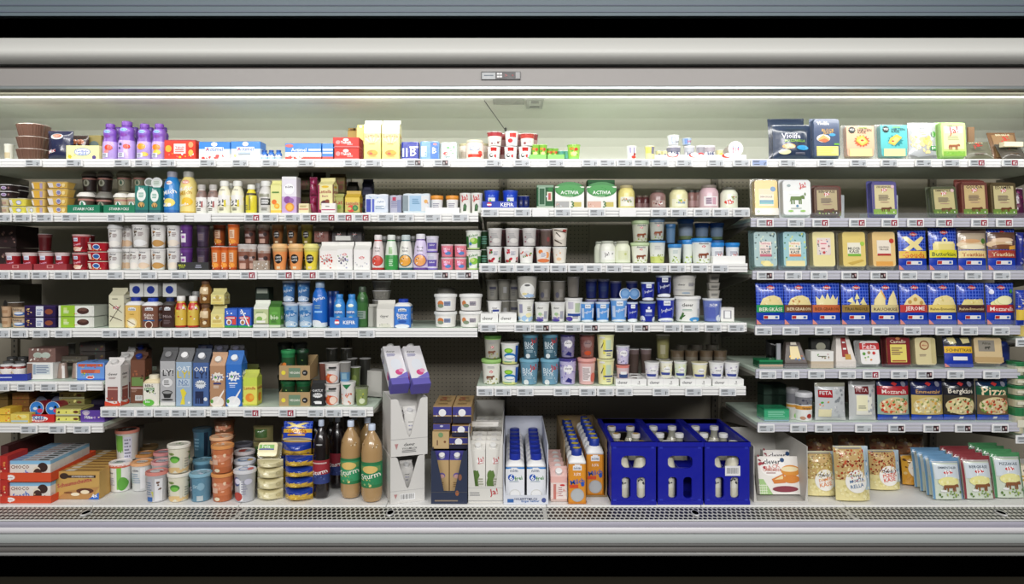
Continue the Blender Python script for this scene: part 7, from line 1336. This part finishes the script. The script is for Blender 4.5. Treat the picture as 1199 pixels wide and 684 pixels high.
P(255.5, [556, 523], 25.5, 'cup', 'orange-brown fruit yogurt cup, two-high at front', 'c8764c', og, py=589.5, lid='cap', lc='e09a5a', ltop='e .5 .5 .95 .95 e8a870; n .5 .5 .8 .8 f0e8e0/e88a50 6', tp=.84, wrap=1)
P(254, [541, 513], 26, 'cup', 'orange fruit yogurt cup with pale patterned lid behind', 'a86844', og, py=581, lid='cap', lc='e8b890', ltop='e .5 .5 .95 .95 f0c8a0; n .5 .5 .8 .8 e87a40/f4f0ec 7', tp=.84)
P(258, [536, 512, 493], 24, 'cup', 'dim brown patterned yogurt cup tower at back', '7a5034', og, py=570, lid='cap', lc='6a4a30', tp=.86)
wr = 'e .25 .7 .4 .3 4a5a8a; e .3 .72 .3 .2 dde; r .5 .4 .16 .7 e8eaee; e .3 .2 .5 .3 b84a40; l .65 .5 .3 .5 99a 6; e .8 .7 .3 .2 ccd'
P(282, 552, 26, 'cup', 'silver-white yogurt cup with blue-red lid, front', 'b8bac0', wr, py=590, lid='cap', lc='dcdce0', ltop='e .5 .5 .95 .95 dfe4ec; e .42 .5 .5 .6 3a78c8; e .42 .5 .4 .45 e8ecf4; e .78 .55 .3 .5 e0502c', tp=.84)
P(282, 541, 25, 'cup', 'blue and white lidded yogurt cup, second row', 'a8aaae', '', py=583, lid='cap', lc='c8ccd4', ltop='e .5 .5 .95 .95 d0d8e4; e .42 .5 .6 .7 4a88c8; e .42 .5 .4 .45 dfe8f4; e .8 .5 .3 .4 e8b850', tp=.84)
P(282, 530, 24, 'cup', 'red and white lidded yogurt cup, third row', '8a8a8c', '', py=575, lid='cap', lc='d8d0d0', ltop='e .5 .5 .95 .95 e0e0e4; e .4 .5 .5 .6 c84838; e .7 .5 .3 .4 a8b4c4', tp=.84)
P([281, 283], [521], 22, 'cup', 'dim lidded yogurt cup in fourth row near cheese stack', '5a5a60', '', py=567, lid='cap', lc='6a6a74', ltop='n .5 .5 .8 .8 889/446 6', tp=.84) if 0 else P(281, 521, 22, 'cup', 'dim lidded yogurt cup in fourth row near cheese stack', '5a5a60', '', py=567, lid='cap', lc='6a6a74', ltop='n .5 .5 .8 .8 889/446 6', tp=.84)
vc = 'n .5 .5 .9 .8 ece4bc/c8bf90 5'
P(312, [576, 563, 550, 541], 31, 'bag', 'vacuum-packed pale cheese block lying in stack', 'ddd4a8', vc, py=588, d=.09, seal='e4e0cc', flatw=1, nm='cheese_block_pack', cat='cheese pack')
P(312, 522, 28, 'pack', 'pale vacuum cheese with green and white label, standing', 'ece2b0', 'r .45 .66 .74 .36 f0f0e8; r .45 .7 .74 .28 7ab84a; t .42 .72 .4 e8f4d8 Feta; r .45 .5 .74 .1 2a3a8a; l .45 .57 .5 .05 567 1', py=584, z=541, rim='ddd8b8', tilt=22, nm='vacuum_cheese')
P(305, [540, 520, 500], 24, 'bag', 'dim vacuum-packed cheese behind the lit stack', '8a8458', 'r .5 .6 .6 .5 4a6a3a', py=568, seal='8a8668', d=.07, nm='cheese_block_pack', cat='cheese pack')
gy = 'r .5 .3 1 .4 c8a030; n .5 .3 1 .5 d8b848/a88020/e8cc60 10; r .5 .75 1 .5 1a3a9a; p d8b040 .1,.6 .9,.65 .8,.4 .2,.4; n .5 .6 .9 .2 1a3a9a/e8d070 5'
P(346.5, [574, 561.5, 549, 536], 33, 'bag', 'glossy gold and blue cheese packet lying in stack', 'c8a030', gy, py=589, d=.09, seal='c8a838', flatw=1, nm='cheese_packet', cat='cheese pack')
P(344.5, 519.5, 33, 'bag', 'gold and blue crinkled cheese packet under the top one', 'caa238', 'r .5 .72 1 .5 1a3aa0; n .5 .3 .9 .5 e0c058/1a3a9a/b08a28 10', py=586, z=536, d=.09, seal='c8a838', flatw=1, nm='cheese_packet', cat='cheese pack')
P(346, 497, 35, 'bag', 'blue checked gouda packet with yellow band on top', '1a44c0', 'x .5 .8 1 .36 5a7ae8 8; p f4e090 .1,.95 .3,.95 .5,.82 .75,.95 .9,.92 .65,.76 .85,.66 .6,.66 .45,.72 .25,.64 .1,.68 .35,.78; r .5 .5 1 .2 f0c040; t .5 .5 .7 b85a20 Gouda; r .5 .28 .6 .1 d8a040; e .5 .05 1 .2 d0c8b0', py=584, z=519.5, d=.05, tilt=14, seal='1a44c0', nm='cheese_packet', cat='cheese pack')
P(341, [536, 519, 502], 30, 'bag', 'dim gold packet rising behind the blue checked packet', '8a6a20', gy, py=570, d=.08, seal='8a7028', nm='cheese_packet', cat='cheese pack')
sd = ('sd',)
P(373.5, 493.5, 20, 'bottle', 'dark cola-brown cider bottle with red and blue label, front', '160e10', 'e .5 .7 .4 .02 aaa', pf='pet', lc='b8c4d8', py=586, fin='s', lab=(.2, .5, '9a2430', 'b 0 .4 2a3a78; T .5 .5 .86 f4f0f0 Sturm; r .5 .88 .8 .06 caa; n .5 .2 .9 .3 4a5a98/1a2a60 8'), nm='cider_bottle')
P(393, 489, 19, 'bottle', 'dark cola-brown cider bottle behind, right', '140c0e', '', pf='pet', lc='b8c4d8', py=574, fin='s', lab=(.2, .5, '8a2030', 'b 0 .4 2a3a78; T .5 .5 .86 f4f0f0 Sturm; n .5 .2 .9 .3 4a5a98/1a2a60 8'), nm='cider_bottle')
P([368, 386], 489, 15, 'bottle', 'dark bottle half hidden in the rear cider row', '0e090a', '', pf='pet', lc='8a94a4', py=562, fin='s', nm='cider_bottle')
lg = 'b .9 1 2a7a48; b 0 .12 2a7a48; r .5 .75 .9 .2 6a9a5a; e .5 .72 .7 .3 e0c070; T .5 .48 .9 f0f0e0 Sturm; n .5 .2 .9 .3 8ab070/3a8a58/d8c880 10'
P(408, 494.5, 24, 'bottle', 'amber cider bottle with green label, left front', 'b08e60', 'n .5 .72 .8 .06 e8d8b8/8a6a40 8', pf='pet', lc='d0dcf0', py=586, fin='s', lab=(.2, .53, '3a9a68', lg), nm='cider_bottle')
P(433, 499, 25, 'bottle', 'amber cider bottle with green label, nearest front right', 'b29062', 'n .5 .74 .8 .06 e8d8b8/8a6a40 8', pf='pet', lc='d0dcf0', py=590.5, fin='s', lab=(.2, .53, '2a8a58', lg), nm='cider_bottle')
P(428, 490.5, 22, 'bottle', 'amber cider bottle between and behind the front pair', '9c7e50', 'n .5 .74 .8 .06 e8d8b8/8a6a40 8', pf='pet', lc='c8d4e8', py=576, fin='s', lab=(.2, .53, '2a7a50', lg), nm='cider_bottle')
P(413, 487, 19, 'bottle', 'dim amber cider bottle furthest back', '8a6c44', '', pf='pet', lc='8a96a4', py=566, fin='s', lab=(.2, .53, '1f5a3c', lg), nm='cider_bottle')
# white shelf-ready boxes with cartons
cb = 't .5 .12 .3 222 clever; p c55 .1,.16 .2,.16 .15,.07; l .5 .08 .3 .05 777 2; '
P(467, 534, 41, 'vbox', 'white cardboard display box with barcode, lower', 'd6d4d0', 'k .5 .13 .44 .14; p b88 .1,.2 .2,.2 .15,.1; r .5 .27 1 .006 aaa', py=589, d=.2, liph=.3, vin=.05, vout=.62, vp=1, fh=1, rz=20)
cm = 't .5 .8 .4 222 clever; t .5 .7 .3 55a MILCH; b 0 .3 d8d8e8; l .5 .6 .3 .06 778 2'
P([458, 473.5], 541, 15, 'gable', 'white milk carton standing inside the lower display box', 'e0deda', cm, py=584, z=582.5, d=.065, rz=20, cap='ddd')
P(469, 466, 44, 'vbox', 'white cardboard display box with dark lettering, upper', 'dcdad6', 't .5 .2 .3 222 clever; t .5 .13 .4 444 VOLLMILCH; l .5 .08 .4 .05 777 2; p b88 .1,.22 .2,.22 .15,.12; r .5 .3 1 .006 aaa', py=588, z=534, d=.2, liph=.32, vin=.05, vout=.62, vp=1, fh=1, rz=20)
P([461, 477.5], 477, 15.5, 'gable', 'white milk carton standing inside the upper display box', 'e6e4e0', cm, py=586, z=531, d=.065, rz=20, cap='ddd')
lc_ = 't .35 .85 .5 223 clever; l .35 .76 .5 .08 77a 3; e .5 .5 .6 .3 e8ecf4; e .55 .3 .4 .14 d8508a; e .7 .34 .3 .1 e8a0c0; b 0 .16 6a62b8; p 7a72c8 .3,.16 1,.16 1,.3'
P([467, 492], 397, 22, 'gable', 'white and violet milk carton lying tilted on top of box', 'eceaee', lc_, py=586, z=464, d=.06, rz=24, tilt=50, cap='f4f4f4', rf=.2)
P(440, 434, 22, 'box', 'torn white cardboard flap behind the tilted cartons', 'c8c6c0', '', py=566, z=465, d=.06, rz=-20)
# cream oat stack
P(526, 527, 43, 'vbox', 'dark navy display box with V opening and copper spots', '26304a', 'e .72 .2 .1 .1 a0603a; e .8 .5 .1 .12 8a5a40; l .45 .06 .7 .05 8a7a6a 1; r .5 .22 1 .008 555; e .2 .12 .01 .01 333', py=590, d=.3, liph=.24, vin=.3, vout=.78, vp=1, fh=1, sdes='')
kt = 'e .5 .62 .5 .14 6a5aa0; e .5 .6 .4 .1 d8a8a0; l .5 .4 .5 .14 8a6a40 3; n .5 .12 .8 .2 6a5a3a/e8e0d0/8a4a3a 8'
P([517, 535], 530, 17.5, 'gable', 'kraft brown milk carton with purple top in navy box', 'c2a373', kt, py=587, d=.065, top='43408f', cap='e8e8ea')
def lying(x, top, z, label, w=22, body='c0a070', roof='3a3a88', py=584, **k):
    P(x, top, w, 'box', label, body, f'r .5 .72 1 .5 {roof}; o .5 .62 .4 f0f0f2; n .12 .4 .2 .3 d88a70/eee 4; r .5 .2 1 .4 1c1a34', py=py, z=z, d=.24, nm='milk_carton', cat='carton', ltop='l .5 .5 .6 .8 a8885a 3; n .5 .6 .7 .4 b03a30/8a7a50 5', **k)
lying(518, 475.5, 496, 'lying kraft milk carton with round white cap, top left')
lying(541, 475.5, 496, 'lying kraft milk carton with round white cap, top right')
lying(540, 498, 512, 'lying kraft milk carton turned sideways, middle right')
lying(537, 512.5, 526, 'lying kraft milk carton, lowest right above navy box')
P(516, 505, 20, 'box', 'kraft carton end with green cap and purple flap, left', 'c4a878', 'r .5 .3 .9 .5 c8ac7c; r .3 .35 .06 .3 5a3020; o .75 .4 .14 7a4a2a; o .5 .8 .3 7a9a6a', py=584, z=526, d=.24, nm='milk_carton', cat='carton')
P(517, 496.5, 20, 'box', 'purple-topped kraft carton between top left and flap', 'b89868', 'r .5 .6 1 .8 47448f; e .5 .7 .2 .3 c8c8e0', py=584, z=505, d=.24, nm='milk_carton', cat='carton')
# white organic milk boxes
P(568.5, 500, 41, 'vbox', 'white display box of organic milk with red script', 'd9d7d1', 'r .5 .2 1 .006 bbb; T .74 .14 .24 b83038 Ja!; l .2 .12 .3 .06 999 2; r .5 .03 1 .01 aaa', py=589, d=.58, liph=.22, vin=.62, vout=.96, vp=1, fh=1, sl=.0)
om = 'e .66 .78 .5 .1 f8f8f8; T .7 .8 .44 c03038 Ja!; T .7 .74 .4 c03038 Natürlich; p 5a7a38 .05,.35 .2,.55 .5,.6 .62,.5 .5,.4 .6,.2 .5,.1 .2,.1; e .3 .5 .4 .2 5f7f3c; l .7 .35 .4 .2 aa9 4; r .5 .03 .9 .03 ccc'
P([559.5, 577.5], 518, 17.8, 'gable', 'white organic milk carton with green leaf figure', 'e8e6e0', om, py=586.5, d=.075, rows=7, gap=.002, cap='f0f0ee', top='e4e2dc', rlabel='white organic milk carton')
P(568, 494, 32, 'box', 'white carrying handle strip across organic milk cartons', 'e0deda', 'r .5 .5 .6 .3 d0cec8', py=575, z=500, d=.02, nm='cardboard_strip', cat='cardboard')
# blue-capped milk in files
lf = nb(.5, .88, .5) + 'r .5 .5 1 .9 eef0f4; b .86 1 4a90d8; ' + nb(.45, .9, .5) + 'o .3 .7 .34 2a5ab8; t .3 .7 .2 fff 6; T .68 .68 .4 3a8a3a frei; l .5 .58 .6 .04 9ab 1; %s; r .5 .02 1 .04 5a8ac8'
P([603, 628], 533, 22.5, 'tetra', 'lactose-free milk carton with dark blue cap', 'dfe6ee', lf % 'e .5 .2 .6 .3 dcdcd8; e .5 .22 .5 .2 f4f4f2', py=587, d=.072, rows=7, gap=.001, lc='1a30a0', fin='l', rlabel='blue-capped milk carton')
P(615.7, 520, 53.5, 'vbox', 'white cardboard tray with price text holding blue-capped milk', 'd8dce6', 'r .16 .06 .14 .06 36a; t .5 .09 .5 2a3a68 HALBFETTMILCH; t .6 .05 .4 36a länger_haltbar; e .9 .07 .1 .08 4a5a98', py=590.5, d=.54, liph=.15, vin=.93, vout=1, vp=1, fh=.5)
pk = 'b .75 1 e8b8b0; n .5 .4 .9 .6 e8c8c0/f0e4dc/d89a90 14; r .25 .4 .16 .6 c87a70; r .6 .4 .3 .5 eae0dc; l .6 .4 .26 .4 b88 5; e .7 .66 .3 .08 c33; b 0 .1 c8b0a8'
P(654.5, 548, 20, 'gable', 'pale pink coffee-cream carton with white cap', 'ecdcd6', pk, py=588, d=.06, rows=5, gap=.004, cap='f0f0f0', top='e8c4be', rlabel='pale pink cream carton')
ml = nb(.5, .9, .5) + 't .5 .74 .4 fff 3,5%; T .5 .56 .8 2a5ab8 Milch; r .3 .44 .5 .08 d8502a; o .5 .22 .76 aeb2b4; o .5 .22 .66 b8bcbe; e .8 .5 .2 .12 2a5ab8; r .5 .02 1 .04 c87a20'
P(676, 527, 21, 'tetra', 'orange milk carton with blue-yellow cap, nearest, left', 'e2962e', ml, py=590.5, d=.072, rows=8, gap=.002, lc='1f3a98', ltop='e .5 .5 .8 .8 e8d040', fin='l', rlabel='orange milk carton, left')
P(697, 515, 20.5, 'tetra', 'orange milk carton with blue-yellow cap, set back, right', 'e2962e', ml, py=581, d=.072, rows=7, gap=.002, lc='1f3a98', ltop='e .5 .5 .8 .8 e8d040', fin='l', rlabel='orange milk carton, right')
P(685.5, 514, 51, 'vbox', 'brown cardboard tray around the orange milk cartons', '8a7450', '', py=582, d=.48, liph=.03, vin=.95, vout=1, vp=1, fh=.3)
# blue crates with glass bottles
for cx_, n_, py_ in ((742, 'left', 591.5), (796.5, 'middle', 591), (851.5, 'right', 591)):
    P(cx_, 517, 52.8, 'crate', f'royal blue plastic milk crate, {n_} of three', '10189a',
      'r .07 .93 .07 .07 2a38b8; r .93 .93 .07 .07 2a38b8; r .07 .05 .07 .08 2a38b8; r .93 .05 .07 .08 2a38b8; ' + ('r .62 .54 .34 .16 e8e8ea; k .62 .54 .3 .12' if n_ == 'right' else ''), py=py_, d=.42)
    Yc = (ZC - SH['z']) * FP / (py_ - VY) - D0
    for r_i in range(3):
        for c_i in (0, 1):
            if n_ == 'middle' and (r_i, c_i) == (0, 1): continue
            Yb = Yc + .02 + r_i * .135; xw = WX(cx_, Yc) + (-.0425 + .084 * c_i); k_ = FP / (D0 + Yb)
            P(VX + xw * k_, VY - (SH['z'] + .243 - ZC) * k_, .07 * k_, 'bottle', f'glass milk bottle in {n_} blue crate, {("front", "middle", "back")[r_i]} {("left", "right")[c_i]}', 'e6e2cc', 'r .5 .3 .7 .2 eceadc; n .5 .3 .6 .16 444/666 6; b .78 1 9a9a8c',
              pf='glass', lc='d8d4cc' if n_ == 'left' else 'e4e4e2', y=Yb, fin='s', z=VY - (SH['z'] + .013 - ZC) * k_, ltop='e .5 .5 .8 .8 %s' % ('c8a060' if n_ == 'left' else 'f0f0f0'), nm='milk_bottle')
# right part of the deck
P(914, 522, 64, 'vbox', 'white cardboard bin with open front at right of crates', 'c4c2bc', '', py=588, d=.34, liph=.02, vin=.9, vout=.99, vp=1, fh=.5, nm='cardboard_bin', cat='box')
cmb = 'r .5 .5 1 1 f0ece6; e .35 .72 .6 .5 fbf8f4; t .34 .86 .4 223 clever; T .34 .72 .36 d88a80 BACK; t .36 .64 .5 c86a5a CAMEMBERT; l .34 .56 .3 .06 b99 1; o .58 .9 .1 234a78; e .76 .62 .46 .3 e0963c; e .74 .66 .4 .14 f4e4b8; p d8823a .3,.4 .6,.55 .62,.3 .35,.28; p f0d8a0 .36,.38 .56,.5 .58,.4; e .76 .4 .4 .22 d88634; e .6 .14 .6 .16 8a3a48; n .1 .8 .2 .5 8a2030/b03040 6; p a8cc8a 0,0 .3,0 .1,.4 0,.4; x .08 .14 .2 .26 e8f0d8 4'
P(915, 538, 51, 'box', 'white baked camembert box with golden cheese picture', 'f0ece6', cmb, py=582, d=.035, tilt=14, fin='l')
P(921, 530, 50, 'box', 'second baked camembert box leaning behind the first', 'c8c4be', cmb, py=574, d=.035, tilt=12, fin='l')
def sh(name, n2, c, tc, bot): return f'r .42 .68 .84 .6 c8a870; n .42 .66 .84 .62 {c} 170 .85; n .5 .15 1 .28 {bot}/f4ecb8/d8cc88 40 .9; r .92 .6 .2 .8 b8ccd8; n .94 .55 .14 .5 4a8ac0/fff 5; o .55 .36 .66 f4f2ec; t .5 .48 .4 223 clever; T .55 .38 .44 {tc} {name}; T .55 .28 .4 {tc} {n2}; l .5 .97 .9 .05 999 1'
P(966, 533, 38, 'bag', 'grated cheese pouch with orange lettering, bin neighbour', 'e8dca0', sh('DAMEN', 'KÄSE', 'd8c880/b8a050/f0e8b8/7a6a3a', 'e0884a', 'ece2a8'), py=584, d=.06, tilt=8, flatb=1, seal='b8bcb8')
P(1003, 527, 41, 'bag', 'grated mozzarella pouch with blue lettering, nearest front', 'e8dca0', sh('MOZZA', 'RELLA', 'a83a28/e8d8a8/c85a3a/d8cc98/7a2a20', '3a6a98', 'f0e6ac'), py=590, d=.06, tilt=8, flatb=1, seal='b8bcb8')
P(1041, 531, 36, 'bag', 'grated pizza cheese pouch with red lettering', 'e8dca0', sh('PIZZA', 'KÄSE', '8a2a20/c8583a/e0c890/5a1a18', 'd8402c', 'ece09a'), py=577, d=.06, tilt=8, flatb=1, seal='a8aca8')
P(1077, 537, 32, 'bag', 'grated cheddar pouch with orange cheese and round badge', 'e0a840', 'n .5 .6 1 .7 b87a30/e8c888/c89038/6a4a28 50 .8; b 0 .36 dca03c; n .5 .2 1 .3 e8b050/d09030 20; o .5 .56 .7 f0e8dc; t .5 .7 .4 223 clever; t .5 .58 .5 c8503a CHEDDAR; t .5 .46 .4 c8503a KÄSE', py=571, d=.06, tilt=8, flatb=1, seal='a8a498')
P([965, 1003, 1040, 1072], 512, 33, 'bag', 'dim grated cheese pouch standing behind front pouches', '6a4a34', 'n .5 .6 1 .7 8a5a38/5a2a20/a08a60 40 .9; o .5 .4 .6 9a8a7a; T .5 .42 .4 833 KÄSE', py=560, d=.06, tilt=6, flatb=1, seal='5a5a58')
zb_ = lambda f, s: f'r .5 .94 1 .12 {f}; r .5 .9 1 .02 ccc; r .03 .5 .06 1 {f}; r .97 .5 .06 1 {f}; r .5 .66 .84 .36 d4dde4; t .5 .76 .6 345 {s}; e .5 .64 .3 .08 c33; T .5 .64 .24 fff Ja!; e .5 .42 .7 .24 ece8a0; n .5 .45 .7 .2 f4f0b8/e8e090 8; n .5 .12 .86 .2 7a9a4a/a8b860/5a7a3a 16; c .55 .28 .56 .2 8a5a3c; e .3 .2 .2 .05 eee'
for x_, t_, f_, s_, n_, pyy in ((1113, 540, '6a94b8', 'EMMENTALER', 'blue', 588), (1150, 538, '8a3a40', 'BERGKÄSE', 'red', 587.5), (1186, 534, '4a8a5a', 'PIZZAKÄSE', 'green', 586)):
    P(x_, t_, 36, 'bag', f'{n_}-edged zip pouch of grated cheese with cow', 'cfd8c8', zb_(f_, s_), py=pyy, d=.04, tilt=12, flatb=1, seal=f_, rows=4, gap=.012, sl=.10, rlabel=f'{n_}-edged zip pouch of grated cheese')
P(1199, 545, 10, 'box', 'cream coloured box with dark letter at right edge', 'e8dcc4', 't .6 .8 .5 333 G; n .5 .4 .8 .4 c8a040/d8c8a0 5', py=575, d=.06)
finish()
